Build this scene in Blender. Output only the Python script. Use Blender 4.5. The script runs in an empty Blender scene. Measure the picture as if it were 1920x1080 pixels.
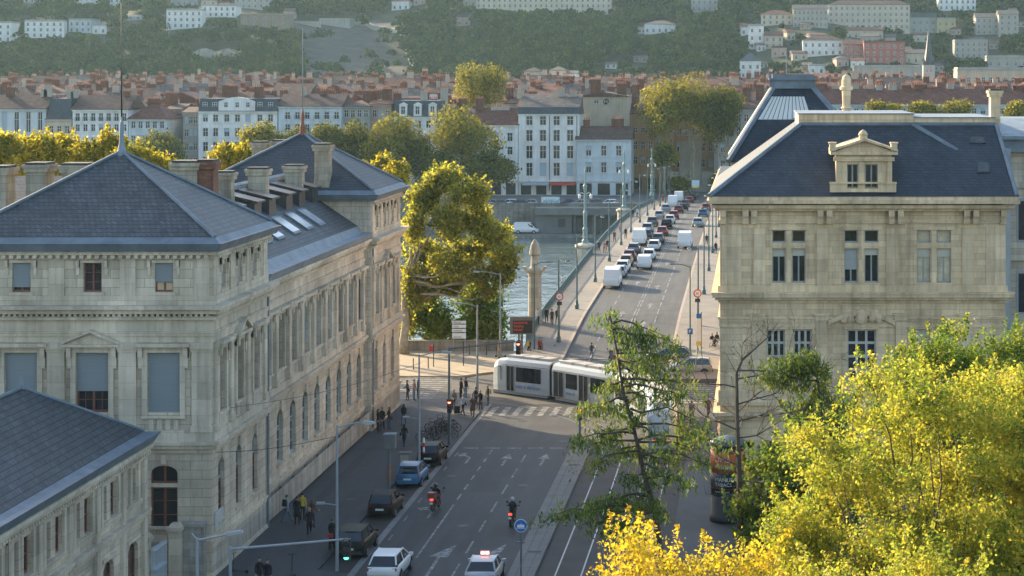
import bpy, math, random
import numpy as np
from mathutils import Vector, Matrix
R = math.radians
rnd = random.Random(7)
S = bpy.context.scene
COL = S.collection

# ---------------- camera, world, sun, exposure ----------------
HAZE = 0.00006
FPX, PU, PV, CH = 3700.0, 1415.0, 145.0, 27.5      # focal length in photo pixels, principal point, eye height
cam = bpy.data.cameras.new('camera'); cam_ob = bpy.data.objects.new('camera', cam); COL.objects.link(cam_ob)
cam_ob.location = (0, 0, CH); cam_ob.rotation_euler = (R(90), 0, 0)
cam.sensor_fit = 'HORIZONTAL'; cam.sensor_width = 36.0; cam.lens = FPX/1920*36
cam.shift_x = (960-PU)/1920; cam.shift_y = -(540-PV)/1920
cam.clip_start = 1; cam.clip_end = 12000
S.camera = cam_ob

SUN_AZ, SUN_EL = -48.0, 19.5                        # degrees clockwise from +Y; elevation
W = bpy.data.worlds.new('World'); S.world = W; W.use_nodes = True
_nt = W.node_tree; _sky = _nt.nodes.new('ShaderNodeTexSky'); _sky.sky_type = 'NISHITA'; _sky.sun_disc = False
_sky.sun_elevation = R(SUN_EL); _sky.sun_rotation = R(SUN_AZ); _sky.air_density = 1.0; _sky.dust_density = 1.5
_bg = _nt.nodes['Background']; _nt.links.new(_sky.outputs[0], _bg.inputs[0]); _bg.inputs[1].default_value = 0.15
sun = bpy.data.lights.new('sun', 'SUN'); sun.energy = 4.5; sun.angle = R(0.5); sun.color = (1.0, 0.80, 0.52)
sun_ob = bpy.data.objects.new('sun', sun); COL.objects.link(sun_ob)
_sd = Vector((math.sin(R(SUN_AZ))*math.cos(R(SUN_EL)), math.cos(R(SUN_AZ))*math.cos(R(SUN_EL)), math.sin(R(SUN_EL))))
sun_ob.rotation_euler = _sd.to_track_quat('Z', 'Y').to_euler(); sun_ob.location = (-60, 60, 120)
S.view_settings.view_transform = 'Standard'; S.view_settings.look = 'None'
S.view_settings.exposure = 1.48; S.view_settings.gamma = 1.0
S.render.engine = 'CYCLES'
cy = S.cycles
cy.max_bounces = 5; cy.diffuse_bounces = 3; cy.glossy_bounces = 3; cy.transmission_bounces = 3; cy.volume_bounces = 0
cy.transparent_max_bounces = 6; cy.caustics_reflective = False; cy.caustics_refractive = False
cy.use_denoising = True; cy.denoiser = 'OPENIMAGEDENOISE'; cy.sample_clamp_indirect = 4.0
cy.use_adaptive_sampling = True; cy.adaptive_threshold = 0.015

# ---------------- pixel helpers (photo pixels -> real places) ----------------
def PX(u, Y): return (u-PU)*Y/FPX
def PZ(v, Y): return CH-(v-PV)*Y/FPX
def P(u, v, Y): return Vector((PX(u, Y), Y, PZ(v, Y)))
DECK = [(160, 0), (174, 0.0), (190, .6), (212, 1.8), (265, 2.6), (300, 2.9), (330, 2.75), (380, 1.7), (430, -.1), (466, -1.0), (900, -1.0)]
def zdeck(Y):
    if Y <= DECK[0][0]: return 0.0
    for (a, za), (b, zb) in zip(DECK, DECK[1:]):
        if Y <= b: return za+(zb-za)*(Y-a)/(b-a)
    return -1.0
def G(u, v, zf=lambda Y: 0.0):
    Y = 150.0
    for _ in range(30): Y = .5*Y+.5*FPX*(CH-zf(Y))/(v-PV)
    return Vector((PX(u, Y), Y, zf(Y)))

# ---------------- materials ----------------
MATS = {}
def _n(nt, t, **kw):
    n = nt.nodes.new(t)
    for k, v in kw.items():
        if k.startswith('i_'):
            key = k[2:]; key = int(key) if key.isdigit() else key.replace('_', ' ')
            n.inputs[key].default_value = v
        else: setattr(n, k, v)
    return n
def _base(name):
    m = bpy.data.materials.new(name); m.use_nodes = True; nt = m.node_tree
    b = nt.nodes['Principled BSDF']; MATS[name] = m
    return m, nt, b
def c4(c): return (c[0], c[1], c[2], 1)
def mul(c, k): return tuple(min(1, x*k) for x in c)
def ramp(nt, stops):
    r = nt.nodes.new('ShaderNodeValToRGB'); e = r.color_ramp.elements
    while len(e) < len(stops): e.new(.5)
    for el, (p, c) in zip(e, stops): el.position = p; el.color = c4(c)
    return r
def coords(nt, scale=(1, 1, 1), kind='Object'):
    tc = nt.nodes.new('ShaderNodeTexCoord'); mp = nt.nodes.new('ShaderNodeMapping'); mp.inputs['Scale'].default_value = scale
    nt.links.new(tc.outputs[kind], mp.inputs[0]); return mp.outputs[0]
def mixc(nt, fac, a, b, mode='MIX'):
    mx = nt.nodes.new('ShaderNodeMix'); mx.data_type = 'RGBA'; mx.blend_type = mode
    L = nt.links
    if isinstance(fac, (int, float)): mx.inputs[0].default_value = fac
    else: L.new(fac, mx.inputs[0])
    for i, x in ((6, a), (7, b)):
        if isinstance(x, tuple): mx.inputs[i].default_value = c4(x)
        else: L.new(x, mx.inputs[i])
    return mx.outputs[2]
def simple(name, col, rough=.6, var=.15, scale=1.5, metal=0.0, coat=0.0, bump=0.0, spec=None, emit=0.0, stretch=(1, 1, 1)):
    if name in MATS: return MATS[name]
    m, nt, b = _base(name)
    if var:
        co = coords(nt, stretch)
        nz = _n(nt, 'ShaderNodeTexNoise', i_Scale=scale, i_Detail=5.0, i_Roughness=.6); nt.links.new(co, nz.inputs['Vector'])
        rp = ramp(nt, [(.28, mul(col, 1-var)), (.72, mul(col, 1+var))]); nt.links.new(nz.outputs[0], rp.inputs[0])
        nt.links.new(rp.outputs[0], b.inputs['Base Color'])
        if bump:
            bp = _n(nt, 'ShaderNodeBump', i_Strength=bump, i_Distance=.02); nt.links.new(nz.outputs[0], bp.inputs['Height']); nt.links.new(bp.outputs[0], b.inputs['Normal'])
    else: b.inputs['Base Color'].default_value = c4(col)
    b.inputs['Roughness'].default_value = rough; b.inputs['Metallic'].default_value = metal; b.inputs['Coat Weight'].default_value = coat
    if coat: b.inputs['Coat Roughness'].default_value = .06
    if spec is not None: b.inputs['Specular IOR Level'].default_value = spec
    if emit: b.inputs['Emission Color'].default_value = c4(col); b.inputs['Emission Strength'].default_value = emit
    return m
def wallcoord(nt):            # (x+y, z) so that block courses run along both wall directions
    tc = nt.nodes.new('ShaderNodeTexCoord'); sp = nt.nodes.new('ShaderNodeSeparateXYZ'); nt.links.new(tc.outputs['Object'], sp.inputs[0])
    ad = _n(nt, 'ShaderNodeMath', operation='ADD'); nt.links.new(sp.outputs[0], ad.inputs[0]); nt.links.new(sp.outputs[1], ad.inputs[1])
    cb = nt.nodes.new('ShaderNodeCombineXYZ'); nt.links.new(ad.outputs[0], cb.inputs[0]); nt.links.new(sp.outputs[2], cb.inputs[1])
    return cb.outputs[0], tc.outputs['Object']
def masonry(name, col, bw=1.1, bh=.42, joint=.012, jcol=None, var=.14, stain=.35, rough=.85, streak=.7):
    if name in MATS: return MATS[name]
    m, nt, b = _base(name); L = nt.links
    wc, oc = wallcoord(nt)
    br = _n(nt, 'ShaderNodeTexBrick', i_Scale=1.0, i_Mortar_Size=joint, i_Mortar_Smooth=.3, i_Bias=0.0)
    br.inputs['Brick Width'].default_value = bw; br.inputs['Row Height'].default_value = bh
    br.inputs['Color1'].default_value = c4(mul(col, 1-var)); br.inputs['Color2'].default_value = c4(mul(col, 1+var))
    br.inputs['Mortar'].default_value = c4(jcol or mul(col, .62)); L.new(wc, br.inputs['Vector'])
    n1 = _n(nt, 'ShaderNodeTexNoise', i_Scale=.22, i_Detail=8.0, i_Roughness=.68); L.new(oc, n1.inputs['Vector'])
    r1 = ramp(nt, [(.33, mul((1, .97, .93), 1-stain)), (.62, (1, 1, 1))]); L.new(n1.outputs[0], r1.inputs[0])
    c = mixc(nt, 1.0, br.outputs['Color'], r1.outputs[0], 'MULTIPLY')
    mp = _n(nt, 'ShaderNodeMapping'); mp.inputs['Scale'].default_value = (1.7, 1.7, .10); L.new(oc, mp.inputs[0])
    n2 = _n(nt, 'ShaderNodeTexNoise', i_Scale=1.0, i_Detail=6.0, i_Roughness=.7); L.new(mp.outputs[0], n2.inputs['Vector'])
    r2 = ramp(nt, [(.36, (.50, .48, .46)), (.56, (1, 1, 1))]); L.new(n2.outputs[0], r2.inputs[0])
    c = mixc(nt, streak, c, mixc(nt, 1.0, c, r2.outputs[0], 'MULTIPLY'))
    L.new(c, b.inputs['Base Color']); b.inputs['Roughness'].default_value = rough
    bp = _n(nt, 'ShaderNodeBump', i_Strength=.35, i_Distance=.02); L.new(br.outputs['Fac'], bp.inputs['Height']); bp.invert = True
    L.new(bp.outputs[0], b.inputs['Normal'])
    return m
def rows(name, col, bw=.3, bh=.16, var=.25, rough=.5, jcol=None, stain=.3, joint=.02, spec=.5):     # slates / tiles in courses
    if name in MATS: return MATS[name]
    m, nt, b = _base(name); L = nt.links
    wc, oc = wallcoord(nt)
    br = _n(nt, 'ShaderNodeTexBrick', i_Scale=1.0, i_Mortar_Size=joint, i_Mortar_Smooth=.2, i_Bias=0.0)
    br.inputs['Brick Width'].default_value = bw; br.inputs['Row Height'].default_value = bh
    br.inputs['Color1'].default_value = c4(mul(col, 1-var)); br.inputs['Color2'].default_value = c4(mul(col, 1+var))
    br.inputs['Mortar'].default_value = c4(jcol or mul(col, .4)); L.new(wc, br.inputs['Vector'])
    n1 = _n(nt, 'ShaderNodeTexNoise', i_Scale=.35, i_Detail=7.0, i_Roughness=.65); L.new(oc, n1.inputs['Vector'])
    r1 = ramp(nt, [(.3, mul((1, 1, 1), 1-stain)), (.7, mul((1, 1, 1), 1.0))]); L.new(n1.outputs[0], r1.inputs[0])
    c = mixc(nt, 1.0, br.outputs['Color'], r1.outputs[0], 'MULTIPLY')
    mp = _n(nt, 'ShaderNodeMapping'); mp.inputs['Scale'].default_value = (.9, .9, .16); L.new(oc, mp.inputs[0])      # rain streaks and patched courses
    n2 = _n(nt, 'ShaderNodeTexNoise', i_Scale=1.0, i_Detail=6.0, i_Roughness=.72); L.new(mp.outputs[0], n2.inputs['Vector'])
    r2 = ramp(nt, [(.32, (.60, .60, .60)), (.5, (1, 1, 1)), (.68, (1.30, 1.28, 1.22))]); L.new(n2.outputs[0], r2.inputs[0])
    n3 = _n(nt, 'ShaderNodeTexNoise', i_Scale=5.5, i_Detail=3.0, i_Roughness=.6); L.new(wc, n3.inputs['Vector'])
    r3 = ramp(nt, [(.34, (.74, .74, .75)), (.66, (1.22, 1.22, 1.2))]); L.new(n3.outputs[0], r3.inputs[0])
    c = mixc(nt, 1.0, mixc(nt, 1.0, c, r2.outputs[0], 'MULTIPLY'), r3.outputs[0], 'MULTIPLY')
    L.new(c, b.inputs['Base Color']); b.inputs['Roughness'].default_value = rough; b.inputs['Specular IOR Level'].default_value = spec
    bp = _n(nt, 'ShaderNodeBump', i_Strength=.5, i_Distance=.02); L.new(br.outputs['Fac'], bp.inputs['Height']); bp.invert = True
    L.new(bp.outputs[0], b.inputs['Normal'])
    return m
def plaster(name, col, stain=.22, streak=.35):
    return masonry(name, col, bw=9.0, bh=7.0, joint=.0, var=.02, stain=stain, streak=streak)
def boost(nt, col, k):      # light coming through a leaf is yellower and stronger than its surface colour
    v = nt.nodes.new('ShaderNodeVectorMath'); v.operation = 'MULTIPLY'; nt.links.new(col, v.inputs[0]); v.inputs[1].default_value = (k, k*.98, k*.8)
    m = nt.nodes.new('ShaderNodeVectorMath'); m.operation = 'MINIMUM'; nt.links.new(v.outputs[0], m.inputs[0]); m.inputs[1].default_value = (.85, .85, .85); return m.outputs[0]
def leafmat(name, cols, trans=.45, nscale=.35, rough=.55, spread=.35, tgain=1.5, spec=.25):
    if name in MATS: return MATS[name]
    m, nt, b = _base(name); L = nt.links
    g = nt.nodes.new('ShaderNodeNewGeometry')
    co = coords(nt); nz = _n(nt, 'ShaderNodeTexNoise', i_Scale=nscale, i_Detail=3.0, i_Roughness=.6); L.new(co, nz.inputs['Vector'])
    a = _n(nt, 'ShaderNodeMath', operation='MULTIPLY_ADD'); a.inputs[1].default_value = spread; L.new(g.outputs['Random Per Island'], a.inputs[0]); L.new(nz.outputs[0], a.inputs[2])
    s = _n(nt, 'ShaderNodeMath', operation='SUBTRACT'); s.inputs[1].default_value = spread*.5; L.new(a.outputs[0], s.inputs[0])
    k = len(cols); rp = ramp(nt, [(.25+.5*i/(k-1), c) for i, c in enumerate(cols)]); L.new(s.outputs[0], rp.inputs[0])
    L.new(rp.outputs[0], b.inputs['Base Color']); b.inputs['Roughness'].default_value = rough; b.inputs['Specular IOR Level'].default_value = spec
    t = nt.nodes.new('ShaderNodeBsdfTranslucent'); L.new(boost(nt, rp.outputs[0], tgain), t.inputs[0])
    mx = nt.nodes.new('ShaderNodeMixShader'); mx.inputs[0].default_value = trans
    L.new(b.outputs[0], mx.inputs[1]); L.new(t.outputs[0], mx.inputs[2]); L.new(mx.outputs[0], nt.nodes['Material Output'].inputs[0])
    return m
def glassmat(name, col=(.02, .025, .03), rough=.08, spec=.6):
    return simple(name, col, rough, var=.5, scale=.5, spec=spec)

# ---------------- mesh builder ----------------
ORG = {}
class MB:
    def __init__(s): s.v = []; s.f = []; s.mi = []; s.m = 0; s.T = None
    def mat(s, i): s.m = i; return s
    def add(s, vs, fs):
        o = len(s.v)
        if s.T is not None: vs = [s.T @ Vector(p) for p in vs]
        s.v.extend([tuple(p) for p in vs]); s.f.extend([tuple(i+o for i in f) for f in fs]); s.mi.extend([s.m]*len(fs)); return s
    def box(s, x0, x1, y0, y1, z0, z1):
        if x0 > x1: x0, x1 = x1, x0
        if y0 > y1: y0, y1 = y1, y0
        return s.add([(x0, y0, z0), (x1, y0, z0), (x1, y1, z0), (x0, y1, z0), (x0, y0, z1), (x1, y0, z1), (x1, y1, z1), (x0, y1, z1)],
                     [(3, 2, 1, 0), (4, 5, 6, 7), (0, 1, 5, 4), (1, 2, 6, 5), (2, 3, 7, 6), (3, 0, 4, 7)])
    def hexa(s, b, t):       # bottom 4 pts, top 4 pts, both counter-clockwise from above
        return s.add(list(b)+list(t), [(3, 2, 1, 0), (4, 5, 6, 7), (0, 1, 5, 4), (1, 2, 6, 5), (2, 3, 7, 6), (3, 0, 4, 7)])
    def poly(s, pts): return s.add(pts, [tuple(range(len(pts)))])
    def prism(s, pts, vec):
        n = len(pts); q = [Vector(p)+Vector(vec) for p in pts]
        return s.add(list(pts)+q, [tuple(range(n-1, -1, -1)), tuple(range(n, 2*n))]+[(i, (i+1) % n, n+(i+1) % n, n+i) for i in range(n)])
    def tube(s, pts, rad, n=8, cap=True):
        pts = [Vector(p) for p in pts]
        if isinstance(rad, (int, float)): rad = [rad]*len(pts)
        vs = []
        for i, p in enumerate(pts):
            d = (pts[min(i+1, len(pts)-1)]-pts[max(i-1, 0)])
            d = d.normalized() if d.length > 1e-9 else Vector((0, 0, 1))
            a = Vector((1, 0, 0)) if abs(d.x) < .8 else Vector((0, 1, 0)); e1 = d.cross(a).normalized(); e2 = d.cross(e1)
            for k in range(n):
                t = 2*math.pi*k/n; vs.append(p+(e1*math.cos(t)+e2*math.sin(t))*rad[i])
        fs = [(i*n+k, i*n+(k+1) % n, (i+1)*n+(k+1) % n, (i+1)*n+k) for i in range(len(pts)-1) for k in range(n)]
        if cap: fs += [tuple(range(n-1, -1, -1)), tuple(range((len(pts)-1)*n, len(pts)*n))]
        return s.add(vs, fs)
    def lathe(s, prof, n=12, c=(0, 0, 0)):
        vs = [(c[0]+r*math.cos(2*math.pi*k/n), c[1]+r*math.sin(2*math.pi*k/n), c[2]+z) for r, z in prof for k in range(n)]
        fs = [(i*n+k, i*n+(k+1) % n, (i+1)*n+(k+1) % n, (i+1)*n+k) for i in range(len(prof)-1) for k in range(n)]
        fs += [tuple(range(n-1, -1, -1)), tuple(range((len(prof)-1)*n, len(prof)*n))]
        return s.add(vs, fs)
    def ring(s, c, ax, R0, r, n=16, k=5):   # torus about unit axis ax
        ax = Vector(ax).normalized(); a = Vector((1, 0, 0)) if abs(ax.x) < .8 else Vector((0, 1, 0)); e1 = ax.cross(a).normalized(); e2 = ax.cross(e1)
        vs = []; c = Vector(c)
        for i in range(n):
            t = 2*math.pi*i/n; d = e1*math.cos(t)+e2*math.sin(t)
            for j in range(k):
                p = 2*math.pi*j/k; vs.append(c+d*(R0+r*math.cos(p))+ax*r*math.sin(p))
        return s.add(vs, [(i*k+j, ((i+1) % n)*k+j, ((i+1) % n)*k+(j+1) % k, i*k+(j+1) % k) for i in range(n) for j in range(k)])
    def disc(s, c, ax, r, t, n=16):         # thick disc about axis
        c = Vector(c); ax = Vector(ax).normalized(); return s.tube([c-ax*t/2, c+ax*t/2], r, n)
    def build(s, name, mats, parent=None, smooth=False, org=None):
        me = bpy.data.meshes.new(name)
        o = Vector(org) if org is not None else (ORG.get(parent, Vector((0, 0, 0))) if parent else Vector((0, 0, 0)))
        me.from_pydata([(p[0]-o.x, p[1]-o.y, p[2]-o.z) for p in s.v], [], s.f)
        mats = mats if isinstance(mats, (list, tuple)) else [mats]
        for m in mats: me.materials.append(m)
        if len(mats) > 1: me.polygons.foreach_set('material_index', s.mi)
        if smooth: me.polygons.foreach_set('use_smooth', [True]*len(me.polygons))
        me.update()
        ob = bpy.data.objects.new(name, me); COL.objects.link(ob)
        if parent: ob.parent = parent; ORG[ob] = o
        else: ob.location = o; ORG[ob] = o
        return ob
def tag(o, label=None, cat=None, group=None, kind=None):
    if label: o['label'] = label
    if cat: o['category'] = cat
    if group: o['group'] = group
    if kind: o['kind'] = kind
    return o
def thing(name, label, cat, loc=(0, 0, 0), group=None):
    o = bpy.data.objects.new(name, None); COL.objects.link(o); o.location = loc; o.empty_display_size = .3
    ORG[o] = Vector(loc); return tag(o, label, cat, group)
KIDS = {}
def copy_tree(o, parent=None):
    c = o.copy(); COL.objects.link(c)
    if parent: c.parent = parent
    for ch in o.children: copy_tree(ch, c)
    return c
def place(o, loc, rz=0.0, label=None, group=None, sc=None):
    o.location = loc; o.rotation_euler = (0, 0, rz)
    if sc: o.scale = (sc, sc, sc) if isinstance(sc, (int, float)) else sc
    if label: o['label'] = label
    if group: o['group'] = group
    return o
class Pl:       # a facade plane: origin at the base of its left end, U along it, N outward
    def __init__(s, O, U, N): s.O = Vector(O); s.U = Vector(U).normalized(); s.N = Vector(N).normalized()
    def p(s, u, d, z): return s.O+s.U*u+s.N*d+Vector((0, 0, z))
    def box(s, mb, u0, u1, d0, d1, z0, z1):
        q = [s.p(u0, d1, z0), s.p(u1, d1, z0), s.p(u1, d0, z0), s.p(u0, d0, z0)]
        if s.U.cross(Vector((0, 0, 1))).dot(s.N) < 0: q.reverse()
        return mb.hexa(q, [a+Vector((0, 0, z1-z0)) for a in q])
    def prism(s, mb, pts, d0, d1): return mb.prism([s.p(u, d0, z) for u, z in pts], s.N*(d1-d0))
def wall_open(mb, pl, u0, u1, z0, z1, ops, depth=.3, d=0.0):
    """wall sheet with real openings (u0,u1,z0,z1,arch) and reveals `depth` deep"""
    us = sorted({u0, u1}|{x for o in ops for x in o[:2]}); zs = sorted({z0, z1}|{x for o in ops for x in o[2:4]})
    us = [x for x in us if u0-1e-6 <= x <= u1+1e-6]; zs = [x for x in zs if z0-1e-6 <= x <= z1+1e-6]
    for a, b in zip(us, us[1:]):
        run = None
        for c, e in zip(zs, zs[1:]):
            hole = any(o[0]-1e-6 <= a and b <= o[1]+1e-6 and o[2]-1e-6 <= c and e <= o[3]+1e-6 for o in ops)
            if hole:
                if run: mb.poly([pl.p(a, d, run[0]), pl.p(b, d, run[0]), pl.p(b, d, run[1]), pl.p(a, d, run[1])]); run = None
            else: run = (run[0], e) if run else (c, e)
        if run: mb.poly([pl.p(a, d, run[0]), pl.p(b, d, run[0]), pl.p(b, d, run[1]), pl.p(a, d, run[1])])
    for o in ops:
        a, b, c, e = o[:4]; q = [(a, c), (b, c), (b, e), (a, e)]
        for i in range(4):
            (ua, za), (ub, zb) = q[i], q[(i+1) % 4]
            mb.poly([pl.p(ua, d, za), pl.p(ub, d, zb), pl.p(ub, d-depth, zb), pl.p(ua, d-depth, za)])
        if len(o) > 4 and o[4]:
            h = o[4]; w = (b-a)/2; uc = (a+b)/2; n = 5
            for sg in (-1, 1):
                arc = [(uc+sg*w*math.sin(math.pi/2*t/n), e-h+h*math.cos(math.pi/2*t/n)) for t in range(n+1)]
                pl.prism(mb, arc+[(uc+sg*w, e)], d-.003, d-depth+.02)
def window(pl, parent, u0, u1, z0, z1, d, fm, gm, cols=2, rws=2, bar=.07, name='window', blind=0.0, bm=None, thin=.04, arch=0):
    """frame + pane (+ blind) at depth d behind the wall face"""
    m = MB(); w = u1-u0
    pl.box(m, u0, u0+bar, d-.06, d+.04, z0, z1); pl.box(m, u1-bar, u1, d-.06, d+.04, z0, z1)
    pl.box(m, u0+bar, u1-bar, d-.06, d+.04, z0, z0+bar*1.4); pl.box(m, u0+bar, u1-bar, d-.06, d+.04, z1-bar, z1)
    for i in range(1, cols): 
        x = u0+w*i/cols; t = bar*.75 if (cols == 2 or i*2 == cols) else thin/2; pl.box(m, x-t, x+t, d-.055, d+.035, z0+bar*1.4, z1-bar)
    for i in range(1, rws):
        z = z0+(z1-z0)*i/rws; pl.box(m, u0+bar, u1-bar, d-.05, d+.03, z-thin/2, z+thin/2)
    f = m.build(name, fm, parent)
    g = MB(); g.poly([pl.p(u0+.02, d-.02, z0+.02), pl.p(u1-.02, d-.02, z0+.02), pl.p(u1-.02, d-.02, z1-.02), pl.p(u0+.02, d-.02, z1-.02)]); g.build('pane', gm, f)
    if blind > 0:
        b = MB(); zb = z1-(z1-z0)*blind; pl.box(b, u0+.01, u1-.01, d+.05, d+.09, zb, z1-.005); b.build('blind', bm, f)
    return f
# ---------------- ground, water, roads ----------------
def asphalt(name, col, k=1.0):
    m, nt, b = _base(name); L = nt.links
    n1 = _n(nt, 'ShaderNodeTexNoise', i_Scale=1.0, i_Detail=7.0, i_Roughness=.7); L.new(coords(nt, (1.1, .09, 1)), n1.inputs['Vector'])      # tyre-polished streaks along the lanes
    n2 = _n(nt, 'ShaderNodeTexNoise', i_Scale=.16, i_Detail=6.0, i_Roughness=.7); L.new(coords(nt), n2.inputs['Vector'])
    n3 = _n(nt, 'ShaderNodeTexNoise', i_Scale=9.0, i_Detail=4.0); L.new(coords(nt), n3.inputs['Vector'])
    r1 = ramp(nt, [(.3, mul(col, 1-.3*k)), (.7, mul(col, 1+.38*k))]); L.new(n1.outputs[0], r1.inputs[0])
    r2 = ramp(nt, [(.34, (.62, .62, .63)), (.5, (1, 1, 1)), (.66, (1.0, .99, .96))]); L.new(n2.outputs[0], r2.inputs[0])
    r3 = ramp(nt, [(.3, (.8, .8, .8)), (.7, (1, 1, 1))]); L.new(n3.outputs[0], r3.inputs[0])
    c = mixc(nt, 1.0, mixc(nt, 1.0, r1.outputs[0], r2.outputs[0], 'MULTIPLY'), r3.outputs[0], 'MULTIPLY'); L.new(c, b.inputs['Base Color']); b.inputs['Roughness'].default_value = .75
    return m
M_asph = asphalt('asphalt', (.026, .030, .034), 1.7)
M_asph2 = simple('asphalt_worn', (.070, .066, .058), .8, .25, .25, bump=.15)
M_park = simple('parking_asphalt', (.034, .031, .030), .85, .25, .6)
M_pave = asphalt('pavement_asphalt', (.043, .047, .054), .5)
M_sand = simple('pale_paving', (.36, .29, .20), .85, .2, .35)
M_conc = simple('concrete', (.15, .147, .135), .85, .2, .8)
M_kerb = simple('kerb_stone', (.17, .17, .165), .8, .2, 1.2)
M_track = simple('track_paving', (.040, .036, .034), .85, .22, .5)
M_rail = simple('rail_steel', (.26, .26, .26), .5, .1, 3, metal=.5)
def worn_paint():
    m, nt, b = _base('worn_white_paint'); L = nt.links; nz = _n(nt, 'ShaderNodeTexNoise', i_Scale=2.2, i_Detail=8.0, i_Roughness=.75); L.new(coords(nt), nz.inputs['Vector'])
    r = ramp(nt, [(.42, (.06, .06, .06)), (.60, (.30, .30, .29))]); L.new(nz.outputs[0], r.inputs[0]); L.new(r.outputs[0], b.inputs['Base Color']); b.inputs['Roughness'].default_value = .75; return m
M_white = worn_paint()
M_grass = simple('hill_soil', (.035, .045, .022), .95, .4, .05)
M_town = simple('town_ground', (.12, .115, .11), .9, .2, .1)
M_rock = simple('scree', (.058, .053, .047), .95, .45, .12, stretch=(1, 1, 2.5))
M_quay = masonry('quay_stone', (.26, .25, .22), 1.4, .6, .02, stain=.5)

def sst(a, b, x): t = min(1, max(0, (x-a)/(b-a))); return t*t*(3-2*t)
def hump(x, y, cx, cy, sx, sy): return math.exp(-((x-cx)/sx)**2-((y-cy)/sy)**2)
def hill(X, Y):
    if Y < 431.5: return -1.05
    z = -1.05+6*sst(560, 950, Y)
    if Y > 930:
        z += 98*((Y-930)/500.0)**1.0 if Y < 1430 else 98+(Y-1430)*.03
        f = min(1, (Y-930)/120)
        z += f*(7*math.sin(X*.013+1.3)*math.cos(Y*.011)+3.5*math.sin(X*.041+Y*.017)+9*hump(X, Y, -345, 1180, 90, 70)-8*hump(X, Y, -430, 1130, 60, 60)+4*hump(X, Y, -215, 1210, 60, 40))
    return z
def hill_y(u, v):
    """depth at which the hillside meets the sight line through photo pixel (u, v)"""
    for Y in range(700, 2200, 2):
        if hill(PX(u, Y), Y) >= PZ(v, Y): return float(Y)
    return 2000.0
def in_scree(X, Y):
    z = hill(X, Y); u = PU+FPX*X/Y; v = PV-FPX*(z-CH)/Y
    e = 4*math.sin(v*.23)
    return 38 < v < 170 and 548+(v-60)*.16+e < u < 752+(v-65)*.30+e
ys = [-600, -100, 60, 120, 198.0, 198.3, 207, 207.3, 424, 424.3, 431.2, 431.5, 480, 560, 640, 720, 800, 860, 900]+list(np.arange(930, 1460, 8))+[1500, 1600, 1800, 2100, 2500]
xs = [-2000, -1500, -900, -700, -600]+list(np.arange(-520, 280, 8))+[320, 420, 600, 900, 1400, 1800]
def gz(X, Y):
    if Y <= 198.0: return -.03
    if Y <= 207: return -6.3
    if Y <= 424: return -11
    if Y <= 431.2: return -6.3
    return hill(X, Y)
m = MB(); nx = len(xs)
m.v = [(x, y, gz(x, y)) for y in ys for x in xs]
for j in range(len(ys)-1):
    for i in range(nx-1):
        m.f.append((j*nx+i, j*nx+i+1, (j+1)*nx+i+1, (j+1)*nx+i)); yc = (ys[j]+ys[j+1])/2; xc = (xs[i]+xs[i+1])/2
        m.mi.append(0 if yc < 198.1 else 1 if yc < 424.2 else 2 if yc < 925 else (3 if (yc < 1400 and in_scree(xc, yc)) else 4))
tag(m.build('ground', [M_asph2, M_quay, M_town, M_rock, M_grass]), kind='structure')

def water():
    mt, nt, b = _base('river_water'); L = nt.links
    b.inputs['Base Color'].default_value = (.085, .12, .12, 1); b.inputs['Roughness'].default_value = .13; b.inputs['IOR'].default_value = 1.33
    n1 = _n(nt, 'ShaderNodeTexNoise', i_Scale=1.0, i_Detail=5.0, i_Roughness=.6); L.new(coords(nt, (.35, .16, 1)), n1.inputs['Vector'])
    n2 = _n(nt, 'ShaderNodeTexNoise', i_Scale=1.0, i_Detail=3.0); L.new(coords(nt, (.05, .03, 1)), n2.inputs['Vector'])
    ml = _n(nt, 'ShaderNodeMath', operation='MULTIPLY_ADD'); ml.inputs[1].default_value = .9; L.new(n2.outputs[0], ml.inputs[0]); L.new(n1.outputs[0], ml.inputs[2])
    bp = _n(nt, 'ShaderNodeBump', i_Strength=.8, i_Distance=.7); L.new(ml.outputs[0], bp.inputs['Height']); L.new(bp.outputs[0], b.inputs['Normal'])
    return mt
tag(MB().box(-1990, 1790, 207.2, 424.1, -8, -7.0).build('river_water', water()), kind='structure')

def sheet(name, polys, z, mt, zf=None):
    m = MB()
    for p in polys: m.poly([(x, y, (z if zf is None else zf(y)+z)) for x, y in p])
    return tag(m.build(name, mt), kind='structure')
def slab(name, poly, z0, z1, mt, kerb=None):
    m = MB(); m.prism([(x, y, z0) for x, y in poly], (0, 0, z1-z0)); ms = [mt]
    return tag(m.build(name, ms), kind='structure')
def rect(x0, x1, y0, y1): return [(x0, y0), (x1, y0), (x1, y1), (x0, y1)]
sheet('road', [rect(-22.1, -13.6, 10, 166)], 0.0, M_asph)
sheet('parking_bay', [rect(-24.3, -22.5, 109.5, 140)], 0.0, M_park)
sheet('kerb_strip', [rect(-22.5, -22.1, 10, 166)], .004, M_kerb)
slab('pavement', [(-90, 60), (-24.3, 60), (-24.3, 139.5), (-22.5, 142.5), (-22.5, 162), (-23.5, 165.5), (-26, 168), (-90, 168)], -.02, .12, M_pave)
slab('pavement', [(-24.3, 60), (-22.5, 60), (-22.5, 108), (-23, 109.2), (-24.3, 109.7)], -.02, .118, M_pave)
slab('tram_median', rect(-13.6, -12.1, 10, 146), -.02, .16, M_conc)
sheet('tram_track_bed', [rect(-12.1, -4.9, 10, 152)], -.002, M_track)
slab('pavement', [(-4.9, 10), (60, 10), (60, 168), (-2, 168), (-4.9, 163)], -.02, .13, M_pave)
sheet('quay_road', [rect(-400, 400, 166, 181)], -.004, M_asph2)
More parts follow.
